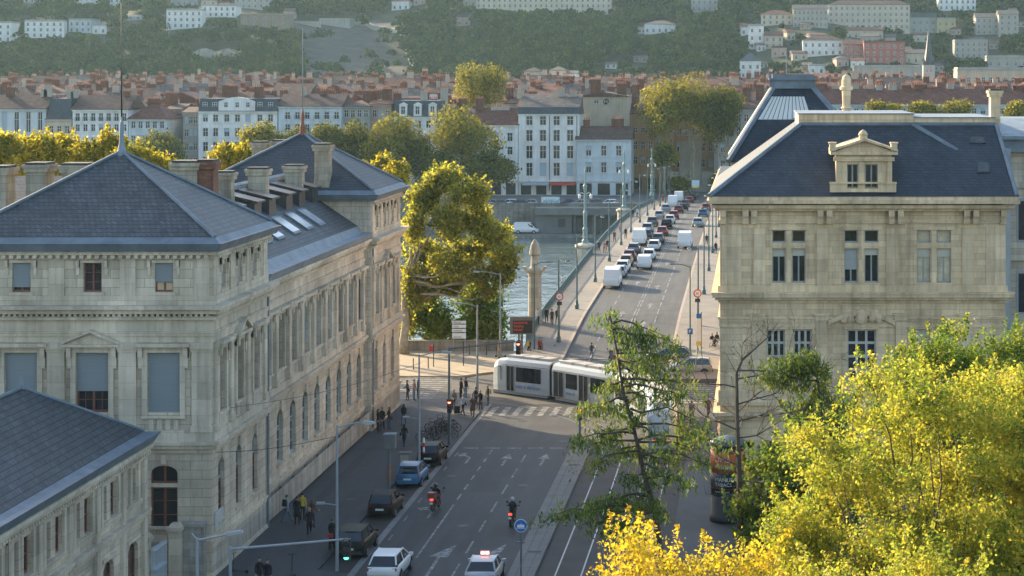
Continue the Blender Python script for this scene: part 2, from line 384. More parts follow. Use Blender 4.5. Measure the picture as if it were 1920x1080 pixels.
slab('quay_promenade', [(-400, 181), (-27, 181), (-24, 184), (-22.9, 190), (-22.9, 197.6), (-400, 197.6)], -.02, .12, M_sand)
slab('quay_promenade', [(-2.5, 184), (400, 184), (400, 197.6), (-7.8, 197.6), (-7.8, 188)], -.02, .12, M_sand)
# median slab joints, gratings
m = MB()
for k in range(36):
    y = 30+k*3.2; m.box(-13.55, -12.15, y, y+.03, .16, .163)
for y in (113.5, 139.0): m.box(-13.1, -12.3, y, y+.45, .16, .165)
for x in (-13.15, -12.55): m.box(x, x+.03, 10, 146, .16, .1625)
tag(m.build('median_joint', simple('joint_dark', (.07, .07, .07), .9, 0)), kind='structure')

# ---------------- painted markings ----------------
def dashes(x, y0, y1, ln, gap, w=.13):
    out = []; y = y0
    while y < y1: out.append(rect(x-w/2, x+w/2, y, min(y+ln, y1))); y += ln+gap
    return out
mk = []
mk += [rect(-19.43, -19.30, 113, 127)]+dashes(-19.37, 60, 111, 3, 1.4)+dashes(-19.37, 128.5, 146, 1.7, 1.4)
mk += dashes(-16.68, 60, 146, 3, 2.4)
mk += dashes(-21.75, 60, 146, 1.4, 3.8, .10)
mk += [rect(x, x+1.1, 146.2, 146.5) for x in (-21.6, -20.0, -18.4, -16.8, -15.2)]
sheet('lane_marking', mk, .006, M_white)
def arrow(x, y, L=3.6, turn=0):
    if turn: return [rect(x-.09, x+.09, y, y+L*.55), [(x-.09, y+L*.55), (x+.09, y+L*.55), (x-.55, y+L*.85), (x-.68, y+L*.75)], [(x-.35, y+L*1.0), (x-1.15, y+L*.88), (x-.75, y+L*.62)]]
    return [rect(x-.1, x+.1, y, y+L*.55), [(x-.42, y+L*.55), (x+.42, y+L*.55), (x, y+L)]]
ar = arrow(-20.6, 140.5, 4, 1)+arrow(-17.9, 139.8, 4.4)+arrow(-15.2, 139.8, 4.4)
ar += [[(-18.7, 113.3), (-17.6, 113.0), (-17.5, 116.2)], [(-15.8, 112.9), (-14.75, 112.6), (-14.6, 116.4)], rect(-18.2, -18.0, 108, 113.2), rect(-15.3, -15.1, 108, 112.7)]
ar += arrow(-20.4, 123, 3.4, 1)
sheet('arrow_marking', ar, .007, M_white)
zb = [[(x, 160.3), (x+.52, 160.3), (x+.62, 164.6), (x+.10, 164.6)] for x in np.arange(-21.9, -12.4, 1.04)]
sheet('crosswalk_marking', zb, .008, M_white)
zb = [rect(x, x+4.2, y, y+.5) for y in np.arange(166.6, 181, 1.15) for x in (-31.8,)]
zb += [rect(x, x+3.4, y, y+.5) for y in np.arange(166.6, 183, 1.15) for x in (-6.2,)]
sheet('crosswalk_marking', zb, .006, M_white)
sheet('stop_line_marking', [rect(-18.3, -8.6, 188.6, 188.95)], .05, M_white, zdeck)

# ---------------- tram rails ----------------
def catmull(pts, n=10):
    pts = [Vector((*p, 0)) for p in pts]; pts = [2*pts[0]-pts[1]]+pts+[2*pts[-1]-pts[-2]]; out = []
    for i in range(1, len(pts)-2):
        for k in range(n):
            t = k/n; a, b, c, d = pts[i-1:i+3]
            out.append(.5*((2*b)+(c-a)*t+(2*a-5*b+4*c-d)*t*t+(3*b-a-3*c+d)*t**3))
    return out+[pts[-2]]
PATH2 = [(-6.9, 20), (-6.9, 60), (-6.9, 100), (-6.9, 138), (-6.95, 146), (-7.4, 152), (-8.6, 157.5), (-11.3, 163.3), (-16.4, 169.0), (-21.8, 172.7), (-28, 175.2), (-36, 176.6), (-60, 177), (-120, 177), (-300, 177)]
PATH1 = [(-10.3, 20), (-10.3, 60), (-10.3, 100), (-10.3, 136), (-10.4, 143.5), (-10.9, 149), (-12.2, 154), (-14.6, 159.4), (-18.9, 165.2), (-23.8, 168.9), (-29.5, 171.7), (-37, 173.2), (-60, 173.6), (-120, 173.6), (-300, 173.6)]
def ribbon(mb, c, off, w, z):
    q = []
    for i, p in enumerate(c):
        d = (c[min(i+1, len(c)-1)]-c[max(i-1, 0)]).normalized(); nrm = Vector((-d.y, d.x, 0))
        q.append((p+nrm*(off-w/2), p+nrm*(off+w/2)))
    for a, b in zip(q, q[1:]): mb.poly([(a[0].x, a[0].y, z), (a[1].x, a[1].y, z), (b[1].x, b[1].y, z), (b[0].x, b[0].y, z)])
for pth in (PATH1, PATH2):
    c = catmull(pth); m = MB()
    for off in (-.72, .72): ribbon(m, c, off, .085, .012)
    tag(m.build('tram_rail', M_rail), kind='structure')

# ---------------- bridge ----------------
M_green = simple('blue_green_paint', (.055, .115, .125), .5, .2, 2)
M_greenl = simple('pale_green_paint', (.16, .25, .25), .5, .2, 2)
BR0, BR1 = 172.0, 466.0
bys = [172, 178, 184]+list(np.arange(190, 462, 6))+[466]
XL0, XL1, XR0, XR1 = -22.75, -18.55, -7.9, -3.0
def strip(mb, x0, x1, off0, off1, ys_=bys):
    """solid strip following the deck between heights off0..off1 above it"""
    for a, b in zip(ys_, ys_[1:]):
        za, zb_ = zdeck(a), zdeck(b)
        mb.hexa([(x0, a, za+off0), (x1, a, za+off0), (x1, b, zb_+off0), (x0, b, zb_+off0)], [(x0, a, za+off1), (x1, a, za+off1), (x1, b, zb_+off1), (x0, b, zb_+off1)])
bridge = thing('bridge', 'long low arched road bridge with blue green railings crossing the river', 'bridge', (-13, 207, 0))
m = MB(); strip(m, XL0-.1, XR1+.1, -1.1, -.015, [y for y in bys if y >= 196]); m.build('deck', M_conc, bridge)
m = MB(); bb = [172, 178, 184, 190, 196]; strip(m, -19.2, -8.2, -.9, -.016, bb); m.build('ramp', M_asph2, bridge)
def railing(x, y0, y1):
    m = MB(); yy = [y for y in bys if y0 <= y <= y1]
    strip(m, x-.05, x+.05, 1.05, 1.14, yy); strip(m, x-.03, x+.03, .18, .24, yy); strip(m, x-.08, x+.08, -.01, .12, yy)
    for a, b in zip(yy, yy[1:]):
        for k in range(20):
            y = a+(b-a)*k/20; z = zdeck(y); w = .06 if k % 5 == 0 else .035; m.box(x-w/2, x+w/2, y, y+.11, z+.1, z+1.07)
    return m.build('railing', M_green, bridge)
railing(XL0+.1, 196, 462); railing(XR1-.1, 196, 462)
for x in (-21.5, -13, -4.2):
    for (a, b) in ((208, 274), (278, 356), (360, 438)):
        m = MB()
        n = 14
        for i in range(n):
            t0, t1 = i/n, (i+1)/n; z = lambda t: -5.0+4.6*4*t*(1-t); ya, yb = a+(b-a)*t0, a+(b-a)*t1
            m.hexa([(x-.3, ya, z(t0)-.5), (x+.3, ya, z(t0)-.5), (x+.3, yb, z(t1)-.5), (x-.3, yb, z(t1)-.5)], [(x-.3, ya, z(t0)+.3), (x+.3, ya, z(t0)+.3), (x+.3, yb, z(t1)+.3), (x-.3, yb, z(t1)+.3)])
            ym = (ya+yb)/2; zt = z((t0+t1)/2)+.3
            if zdeck(ym)-1.1 > zt: m.box(x-.12, x+.12, ym-.12, ym+.12, zt-.1, zdeck(ym)-1.08)
        m.build('arch_rib', M_green, bridge)
M_pstone = masonry('pier_stone', (.52, .47, .38), 1.2, .5, .015, stain=.3)
for y in (276, 358):
    m = MB(); m.box(-23.6, -2.2, y-1.8, y+1.8, -11, .2); m.box(-24.6, -1.2, y-2.2, y+2.2, -11, -5)
    for x in (-23.7, -2.1): m.lathe([(1.5, -8), (1.5, .6), (1.25, .8), (1.2, zdeck(y)+.9), (1.45, zdeck(y)+1.1), (1.45, zdeck(y)+1.4), (.9, zdeck(y)+1.6)], 10, (x, y, 0))
    m.build('pier', M_pstone, bridge)
tag_road = []
m = MB(); strip(m, XL1, XR0, -.014, .004, bys); tag(m.build('bridge_road', asphalt('bridge_asphalt', (.055, .053, .050), 1.3)), kind='structure')
M_bpave = simple('bridge_pavement_surface', (.20, .175, .145), .85, .2, .5)
m = MB(); strip(m, XL0, XL1, -1.0, .15, [y for y in bys if y >= 172]); tag(m.build('bridge_pavement', M_bpave), kind='structure')
m = MB(); strip(m, XR0, XR1, -1.0, .15, [y for y in bys if y >= 178]); tag(m.build('bridge_pavement', M_bpave), kind='structure')
m = MB()
for a, b in zip(bys, bys[1:]):
    if a >= 172: m.hexa([(XL1, a, zdeck(a)-.01), (XL1+.28, a, zdeck(a)-.01), (XL1+.28, b, zdeck(b)-.01), (XL1, b, zdeck(b)-.01)], [(XL1, a, zdeck(a)+.155), (XL1+.28, a, zdeck(a)+.155), (XL1+.28, b, zdeck(b)+.155), (XL1, b, zdeck(b)+.155)])
    if a >= 178: m.hexa([(XR0-.28, a, zdeck(a)-.01), (XR0, a, zdeck(a)-.01), (XR0, b, zdeck(b)-.01), (XR0-.28, b, zdeck(b)-.01)], [(XR0-.28, a, zdeck(a)+.155), (XR0, a, zdeck(a)+.155), (XR0, b, zdeck(b)+.155), (XR0-.28, b, zdeck(b)+.155)])
tag(m.build('bridge_kerb', simple('warm_kerb', (.33, .26, .20), .8, .2, 1.5)), kind='structure')
bl = dashes(-15.75, 186, 456, 3, 3, .14)+dashes(-13.05, 190, 456, 6, 1.5, .12)+dashes(-12.75, 190, 456, 6, 1.5, .12)+dashes(-10.55, 190, 456, 4, 2, .14)+[rect(-15.82, -15.68, 184, 196)]
for y in (205, 219, 236, 262): bl += arrow(-11.7, y, 4)
for y in (212, 240): bl += arrow(-14.4, y, 4)
sheet('bridge_lane_marking', bl, .012, M_white, zdeck)
# ---------------- quay walls and parapets ----------------
q = MB(); q.box(-400, -24.2, 197.7, 198.25, -6.3, 1.0); q.box(-400, -24.1, 197.62, 198.33, 1.0, 1.13)
tag(q.build('quay_parapet', masonry('parapet_stone', (.34, .30, .23), 1.5, .5, .015, stain=.3)), 'pale stone parapet running along the near riverbank left of the bridge', 'wall')
q = MB(); q.box(-1.6, 400, 197.7, 198.25, -6.3, 1.0); q.box(-1.7, 400, 197.62, 198.33, 1.0, 1.13)
tag(q.build('quay_parapet', M_pstone), 'stone parapet of the near riverbank right of the bridge, behind the big pale building', 'wall')
q = MB(); q.box(-700, -24.5, 431.15, 431.9, -6.3, -.2); q.box(-700, -24.6, 431.1, 432, -.2, 0)
tag(q.build('quay_wall', masonry('far_quay_stone', (.27, .25, .21), 1.6, .6, .02, stain=.55)), 'long stained stone embankment wall above the far lower quay', 'wall')
q = MB(); q.box(-1.5, 500, 431.15, 431.9, -6.3, -.2); q.box(-1.6, 500, 431.1, 432, -.2, 0)
tag(q.build('quay_wall', M_quay), 'far embankment wall right of the bridge end, hidden behind the pale building', 'wall')
# covered parking in the far embankment
t = thing('quay_car_park', 'flat concrete car park deck with dark open bays at the far water edge', 'car park', (-40, 428, -6.3))
x0, x1 = PX(1003, 427), PX(1168, 427)
m = MB(); m.box(x0, x1, 426.6, 431.0, -2.3, -.75); m.build('deck_slab', simple('dark_concrete', (.165, .165, .15), .9, .2, .5), t)
m = MB(); m.box(x0, PX(1072, 428), 428, 431.0, -6.3, -2.3); m.box(x0, x1, 430.3, 431.05, -6.3, -2.31); m.build('wall', simple('grey_render', (.16, .165, .16), .9, .25, .3), t)
for u in (1078, 1096, 1112, 1127, 1141, 1155):
    x = PX(u, 427); MB().box(x-.12, x+.12, 426.8, 427.1, -6.3, -2.3).build('column', M_conc, t)
m = MB(); m.box(PX(1046, 428), PX(1060, 428), 427.93, 428.0, -5, -3.2); m.build('shutter', simple('dark_shutter', (.05, .06, .06), .7, .1), t)
# stone pylons at the bridge head
def pylon(x, y, label, z0):
    t = thing('stone_pylon', label, 'monument', (x, y, z0))
    z = z0
    m = MB(); m.box(x-1.2, x+1.2, y-1.2, y+1.2, -6.3, z+.6); m.box(x-.85, x+.85, y-.85, y+1.05, z+.6, z+2.4); m.box(x-1.25, x+1.25, y-1.25, y+1.25, z+2.4, z+2.75)
    m.box(x-1.1, x+1.1, y-1.1, y+1.1, z+2.75, z+3.0); m.build('pedestal', M_pstone, t)
    m = MB(); m.lathe([(.88, z+3.0), (.88, z+3.6), (.72, z+3.8), (.66, z+8.2), (.74, z+8.3), (.74, z+8.6)], 12, (x, y, 0)); m.build('shaft', M_pstone, t)
    m = MB(); m.box(x-.85, x+.85, y-.85, y+.85, z+8.6, z+8.9)
    for s_ in (-1, 1): m.hexa([(x+s_*.8-.2, y-.3, z+8.7), (x+s_*.8+.2, y-.3, z+8.7), (x+s_*.8+.2, y+.3, z+8.7), (x+s_*.8-.2, y+.3, z+8.7)], [(x+s_*1.1-.15, y-.3, z+9.25), (x+s_*1.1+.15, y-.3, z+9.25), (x+s_*1.1+.15, y+.3, z+9.25), (x+s_*1.1-.15, y+.3, z+9.25)])
    m.lathe([(.65, z+8.9), (.46, z+9.3), (.40, z+10.3), (.58, z+10.5), (.55, z+11.0), (.4, z+11.6), (.12, z+12.0), (.02, z+12.1)], 12, (x, y, 0)); m.build('capital', M_pstone, t)
pylon(PX(1003, 207.5), 207.5, 'tall pale carved stone pylon at the near left head of the bridge', -1.6)
pylon(-2.2, 207.5, 'stone pylon at the near right head of the bridge behind the pale building', -1.6)

# repair patches, manhole covers and drain gratings in the street
sheet('asphalt_patch', [rect(-21.0, -19.9, 112, 122), rect(-18.8, -17.2, 131, 134.5), rect(-16.0, -14.4, 118, 121), rect(-20.6, -19.6, 150, 158), rect(-17.8, -13.9, 154, 156.2), rect(-26.6, -25.1, 118, 131), rect(-28.5, -27.8, 126, 150)][:5], .003, asphalt('asphalt_patch_dark', (.018, .020, .023)))
sheet('pavement_patch', [rect(-26.6, -25.2, 116, 131), rect(-28.6, -27.9, 126, 150), rect(-27.5, -25.0, 146, 149)], .124, asphalt('pavement_patch_dark', (.031, .033, .038)))
m = MB()
for x, y, z in ((-17.9, 121, 0), (-20.9, 136, 0), (-15.6, 133, 0), (-18.6, 158, 0), (-26.2, 128, .122), (-27.3, 138, .122), (-25.6, 152, .122), (-14.5, 149, 0)): m.lathe([(.36, z+.002), (.36, z+.012), (.30, z+.013)], 14, (x, y, 0))
tag(m.build('manhole_cover', simple('cast_iron', (.028, .028, .03), .6, .2)), kind='structure')
# ---------------- large stone buildings near the camera ----------------
M_stL = masonry('palace_stone', (.63, .54, .41), 1.25, .5, .02, stain=.34, streak=.5)
M_stLt = masonry('palace_trim_stone', (.65, .56, .43), 2.2, .9, .01, stain=.36, streak=.5)
M_stR = masonry('golden_stone', (.78, .575, .345), 1.3, .45, .014, stain=.32, streak=.55)
M_stRt = masonry('golden_trim_stone', (.80, .60, .37), 2.4, .9, .01, stain=.35, streak=.6)
M_slate = rows('blue_slate', (.064, .076, .086), .30, .19, .22, .6, (.014, .02, .03))
M_slate2 = rows('dark_slate', (.036, .048, .062), .30, .19, .2, .62, (.010, .016, .026))
M_zinc = simple('zinc', (.13, .165, .195), .6, .35, .7, metal=.0)
M_zinc2 = simple('zinc_light', (.19, .23, .26), .6, .3, .7, metal=.0)
M_redwood = simple('red_brown_wood', (.17, .062, .042), .55, .2, 3)
M_gframe = simple('grey_window_paint', (.30, .32, .32), .55, .1, 3)
M_blind = simple('blue_grey_blind', (.20, .23, .24), .6, .08, 3, stretch=(.2, .2, 6))
M_glass = glassmat('window_glass')
M_glass2 = glassmat('window_glass_reflection_tint', (.055, .065, .07)); M_glass3 = simple('window_glass_curtained', (.15, .14, .115), .12, .6, .9, spec=.6)  # first has a bluish reflection in its colour, second a curtain tone
M_glassR = glassmat('window_glass_bright', (.05, .055, .05), .03, .9)
M_brick = masonry('red_brick', (.30, .105, .06), .24, .075, .01, jcol=(.22, .17, .13), var=.3, stain=.3)
M_cap = simple('chimney_cap', (.06, .058, .055), .9, .2)
M_chim = masonry('chimney_stone', (.46, .41, .31), .9, .5, .015, stain=.35)
M_dark = simple('dark_metal', (.035, .038, .042), .5, .2, 2)

def chimney(parent, x0, x1, y0, y1, z0, z1, mt=None, cap=True, name='chimney'):
    m = MB(); mt = mt or M_chim
    m.hexa([(x0-.12, y0-.12, z0), (x1+.12, y0-.12, z0), (x1+.12, y1+.12, z0), (x0-.12, y1+.12, z0)], [(x0, y0, z0+(z1-z0)*.35), (x1, y0, z0+(z1-z0)*.35), (x1, y1, z0+(z1-z0)*.35), (x0, y1, z0+(z1-z0)*.35)])
    m.box(x0, x1, y0, y1, z0+(z1-z0)*.35, z1-.45); m.box(x0-.13, x1+.13, y0-.13, y1+.13, z1-.45, z1-.2); m.box(x0-.2, x1+.2, y0-.2, y1+.2, z1-.2, z1)
    c = m.build(name, mt, parent)
    if cap: MB().box(x0-.05, x1+.05, y0-.05, y1+.05, z1, z1+.14).build('cap', M_cap, c)
    return c
def bracket(mb, pl, uc, w, z0, z1, d):     # scrolled console
    pl.prism(mb, [(uc-w/2, z0), (uc+w/2, z0), (uc+w/2, z1), (uc-w/2, z1)], 0.0, d*.55)
    pl.box(mb, uc-w/2, uc+w/2, 0.0, d, (z0+z1)/2+.02, z1-.01)
def dentils(mb, pl, u0, u1, d0, d1, z0, z1, step):
    n = max(1, int((u1-u0)/step))
    for i in range(n):
        u = u0+(u1-u0)*(i+.25)/n; pl.box(mb, u, u+(u1-u0)/n*.5, d0, d1, z0, z1)
def pediment(mb, pl, uc, w, z, h, d):
    pl.prism(mb, [(uc-w/2+.12, z+.15), (uc+w/2-.12, z+.15), (uc, z+h-.1)], .0, d*.5)
    pl.box(mb, uc-w/2, uc+w/2, 0, d*.95, z, z+.16)
    for s_ in (-1, 1): pl.prism(mb, [(uc+s_*w/2, z+.165), (uc+s_*(w/2), z+.3), (uc, z+h+.1), (uc, z+h-.06)], 0, d)
def belt(pl, mb, u0, u1, prof):
    for d0, d1, z0, z1 in prof: pl.box(mb, u0, u1, d0, d1, z0, z1)

palace = thing('stone_palace', 'long grey stone palace with blue slate pyramid roofs and tall pilastered windows along the street', 'palace', (-36, 120, 0))
XF = -29.7; YF = 108.0; YE = 165.0
plF = Pl((-48.0, YF, 0), (1, 0, 0), (0, -1, 0)); LF = 48.0+XF      # front
plN = Pl((XF, YF, 0), (0, 1, 0), (1, 0, 0))                         # street side, near pavilion (u = Y-YF)
plW = Pl((XF-.55, YF, 0), (0, 1, 0), (1, 0, 0))                     # recessed wing
plB = Pl((XF, YE, 0), (-1, 0, 0), (0, 1, 0))                        # river end
Z0, ZS, ZC1, ZC2, ZA = 0.0, 2.0, 7.55, 15.05, 18.2                  # ground, basement, string course, cornice, attic eave
winY = [109.9, 113.6, 117.3]; winW = [122.3, 125.75, 129.25, 132.8, 136.4, 140.0, 143.6, 147.2, 150.8]; winP = [154.8, 158.25, 161.8]
frontX = [-48+2.35-.3+k*3.93 for k in range(5)]; frontX = [PX(u, YF)+48 for u in (-94, 40, 173.5, 307.5)]
def side_ops(ys, wid, gw):
    o = []
    for y in ys:
        u = y-YF
        o += [(u-wid/2, u+wid/2, 9.0, 12.4, 0), (u-gw/2, u+gw/2, 2.95, 6.35, gw*.45), (u-.42, u+.42, .35, 1.45, .3)]
    return o
attN = [(y-YF-.5, y-YF+.5, 15.75, 17.35, 0) for y in (110.4, 113.9, 117.2)]; attP = [(y-YF-.5, y-YF+.5, 15.75, 17.35, 0) for y in (155.2, 158.6, 161.9)]
opsF = []
for i, u in enumerate(frontX):
    opsF += [(u-.9, u+.9, 9.15, 12.55, 0)] + ([(u-.75, u+.75, 2.75, 6.25, .45)])
attF = [(u-.5, u+.5, 15.75, 17.35, 0) for u in frontX]
w = MB()
wall_open(w, plF, 0, LF, Z0, ZA, opsF+attF, .35)
wall_open(w, plN, 0, 12.1, Z0, ZA, side_ops(winY, 1.35, 1.25)+attN, .35)
wall_open(w, plW, 12.1, 44.7, Z0, ZC2, side_ops(winW, 1.55, 1.6), .35)
wall_open(w, plN, 44.7, 57, Z0, ZA, side_ops(winP, 1.35, 1.25)+attP, .35)
for y in (120.1, 152.7): w.poly([(XF, y, 0), (XF-.55, y, 0), (XF-.55, y, ZA), (XF, y, ZA)])
wall_open(w, plB, 0, 14.0, Z0, ZA, [(2+k*4-.6, 2+k*4+.6, 9, 12.4, 0) for k in range(3)], .35)
w.poly([(-43.7, 152.7, 12), (XF-.55, 152.7, 12), (XF-.55, 152.7, ZA), (-43.7, 152.7, ZA)]); w.poly([(XF-.55, 120.1, 12), (-43.7, 120.1, 12), (-43.7, 120.1, ZA), (XF-.55, 120.1, ZA)])
w.poly([(-43.7, 108, ZC2), (-43.7, 120.1, ZC2), (-43.7, 120.1, ZA), (-43.7, 108, ZA)]); w.poly([(-43.7, 152.7, 0), (-43.7, 165, 0), (-43.7, 165, ZA), (-43.7, 152.7, ZA)])
w.poly([(-43.7, 120.1, 0), (-43.7, 152.7, 0), (-43.7, 152.7, 15.3), (-43.7, 120.1, 15.3)])
w.build('wall', M_stL, palace)
m = MB(); m.box(-43.5, XF-2.2, 121, 152, .1, 15.2); m.box(-47.5, XF-2.0, 110.0, 119.8, .1, 18.0); m.box(-43.5, XF-2.0, 153, 163.2, .1, 18.0)  # unseen solid cores and slabs, added to stop sun passing through the windows
for z in (7.6, 14.6): m.box(XF-2.19, XF-.95, 121, 152, z-.2, z); m.box(XF-1.99, XF-.4, 109.6, 119.8, z-.2, z)
m.build('sun_block_core', simple('sun_block_fill', (.13, .115, .10), .9, .15), palace)
# string courses, cornices, pilasters, lintels
t = MB()
def run_prof(prof):
    for d0, d1, z0, z1 in prof:
        plF.box(t, 0, LF+d1, d0, d1, z0, z1)
        plN.box(t, 0, 12.1+d1*.4, d0, d1, z0, z1); plW.box(t, 12.1+d1*.4, 44.7-d1*.4, d0, d1, z0+.003, z1-.003); plN.box(t, 44.7-d1*.4, 57, d0, d1, z0, z1)
        plB.box(t, -d1, 14, d0, d1, z0, z1)
run_prof([(0, .10, 0, .35), (0, .07, 1.75, 2.0), (0, .15, 2.0, 2.14)])
run_prof([(0, .12, 6.95, 7.2), (0, .30, 7.2, 7.42), (0, .42, 7.42, 7.6), (0, .18, 7.6, 8.05)])
run_prof([(0, .10, 13.0, 13.35), (0, .16, 13.35, 13.6), (0, .06, 13.6, 14.25), (0, .28, 14.25, 14.45), (0, .5, 14.6, 14.85), (0, .72, 14.85, 15.05)])
for pl, a, b, k in ((plF, 0, LF, 0), (plN, 0, 12, 0), (plW, 12.5, 44.2, 0), (plN, 45, 57, 0)): dentils(t, pl, a, b, .0, .42, 14.45, 14.6, .30)
for pl, a, b in ((plF, 0, LF), (plN, 0, 12.1), (plN, 44.7, 57), (plB, 0, 14)):
    belt(pl, t, a-(.0), b+(.25 if pl is plF else 0), [(0, .12, 15.05, 15.55), (0, .08, 17.55, 17.8), (0, .3, 17.8, 18.0)]); dentils(t, pl, a, b, 0, .42, 17.62, 17.79, .42)
def bay(pl, u, wid, ped=False, gf=True, gw=1.3, base=9.0):
    pl.box(t, u-wid/2-.28, u-wid/2, 0, .13, base-.15, 12.55); pl.box(t, u+wid/2, u+wid/2+.28, 0, .13, base-.15, 12.55)
    pl.box(t, u-wid/2-.28, u+wid/2+.28, 0, .15, 12.45, 12.75)
    bracket(t, pl, u-wid/2-.33, .24, 11.6, 12.75, .34); bracket(t, pl, u+wid/2+.33, .24, 11.6, 12.75, .34)
    if ped: pediment(t, pl, u, wid+1.3, 12.78, .85, .5)
    else: pl.box(t, u-wid/2-.62, u+wid/2+.62, 0, .48, 12.78, 12.98)
    pl.box(t, u-wid/2-.3, u+wid/2+.3, 0, .2, base-.15, base-.01)
    pl.box(t, u-wid/2-.25, u+wid/2+.25, 0, .09, base-.95, base-.8)       # balustrade panel
    for k in range(4): x = u-wid/2+wid*(k+.5)/4; pl.box(t, x-.13, x+.13, 0, .1, base-.78, base-.2)
    if gf:
        pl.box(t, u-gw/2-.2, u+gw/2+.2, 0, .16, 2.78, 2.94); pl.box(t, u-.13, u+.13, 0, .14, 6.36, 6.85)
for i, u in enumerate(frontX): bay(plF, u, 1.8, ped=(i in (0, 2)), gw=1.5)
for i, y in enumerate(winY): bay(plN, y-YF, 1.35, ped=(i == 1))
for y in winW: bay(plW, y-YF, 1.55, gw=1.6)
for i, y in enumerate(winP): bay(plN, y-YF, 1.35, ped=(i == 1))
def pil(pl, u, w_, z0=8.05, z1=13.0, d=.2):
    pl.box(t, u-w_/2, u+w_/2, 0, d, z0+.4, z1-.5); pl.box(t, u-w_/2-.07, u+w_/2+.07, 0, d+.06, z0, z0+.4)
    pl.box(t, u-w_/2-.06, u+w_/2+.06, 0, d+.05, z1-.5, z1-.35); pl.box(t, u-w_/2-.1, u+w_/2+.1, 0, d+.1, z1-.35, z1)
for a, b in zip(frontX, frontX[1:]): pil(plF, (a+b)/2, .95)
pil(plF, LF-.55, 1.05, d=.15); pil(plF, 1.2, .9)
for y in (108.6, 111.75, 115.45, 119.4): pil(plN, y-YF, .55, d=.16)
for a, b in zip([120.6]+winW, winW+[152.3]): pil(plW, (a+b)/2-YF, .62, d=.28)
for y in (153.2, 156.5, 160.0, 164.0): pil(plN, y-YF, .6, d=.2)
for pl, us in ((plF, [(a+b)/2 for a, b in zip(frontX, frontX[1:])]+[LF-.55, 1.2]), (plN, [.5, 4.0, 7.6, 11.5, 45.3, 48.8, 52.2, 56.4])):
    for u in us: pl.box(t, u-.42, u+.42, 0, .09, 15.55, 17.55)
for pl, us in ((plF, frontX), (plN, [x[0]+.5 for x in attN+attP])):
    for u in us:
        for s_ in (-1, 1): bracket(t, pl, u+s_*.78, .16, 16.7, 17.5, .22)
        pl.box(t, u-.66, u+.66, 0, .1, 15.56, 15.74); pl.box(t, u-.66, u+.66, 0, .1, 17.36, 17.5)
t.build('cornice', M_stLt, palace)
# windows
for i, u in enumerate(frontX):
    window(plF, palace, u-.9, u+.9, 9.15, 12.55, -.25, M_redwood, M_glass, 4, 5, .09, blind=(1.0, 1.0, .66, 1.0)[i], bm=M_blind)
    window(plF, palace, u-.75, u+.75, 2.75, 5.05, -.25, M_redwood, M_glass, 2, 3, .1); window(plF, palace, u-.75, u+.75, 5.25, 6.25, -.25, M_redwood, M_glass, 2, 1, .08)
    m = MB(); plF.box(m, u-.75, u+.75, -.3, -.08, 5.05, 5.25); m.build('transom', M_stLt, palace)
    window(plF, palace, u-.5, u+.5, 15.75, 17.35, -.2, M_redwood, M_glass if i != 3 else simple('warm_lit_pane', (.55, .42, .25), .3, .1), 2, 3, .07, blind=(.9, .84, 0, .66)[i], bm=M_blind)
for ys, pl, wd, gw in ((winY, plN, 1.35, 1.25), (winW, plW, 1.55, 1.6), (winP, plN, 1.35, 1.25)):
    for i, y in enumerate(ys):
        u = y-YF
        window(pl, palace, u-wd/2, u+wd/2, 9.0, 12.4, -.25, M_redwood, rnd.choice((M_glass, M_glass, M_glass2, M_glass3)), 2, 4, .09, blind=rnd.choice((0, 0, 0, .5, .8)), bm=M_blind)
        window(pl, palace, u-gw/2, u+gw/2, 2.95, 5.05, -.25, M_gframe if pl is plW else M_redwood, rnd.choice((M_glass, M_glass2, M_glass3)), 2, 3, .08); window(pl, palace, u-gw/2, u+gw/2, 5.15, 6.35, -.25, M_gframe, M_glass, 2, 1, .08)
        m = MB(); pl.box(m, u-.42, u+.42, -.3, -.2, .35, 1.45); m.build('basement_grille', M_dark, palace)
for o in attN+attP: window(plN, palace, o[0], o[1], 15.75, 17.35, -.2, M_gframe, M_glass, 2, 2, .07, blind=.9, bm=simple('pale_shutter', (.27, .26, .22), .7, .1))
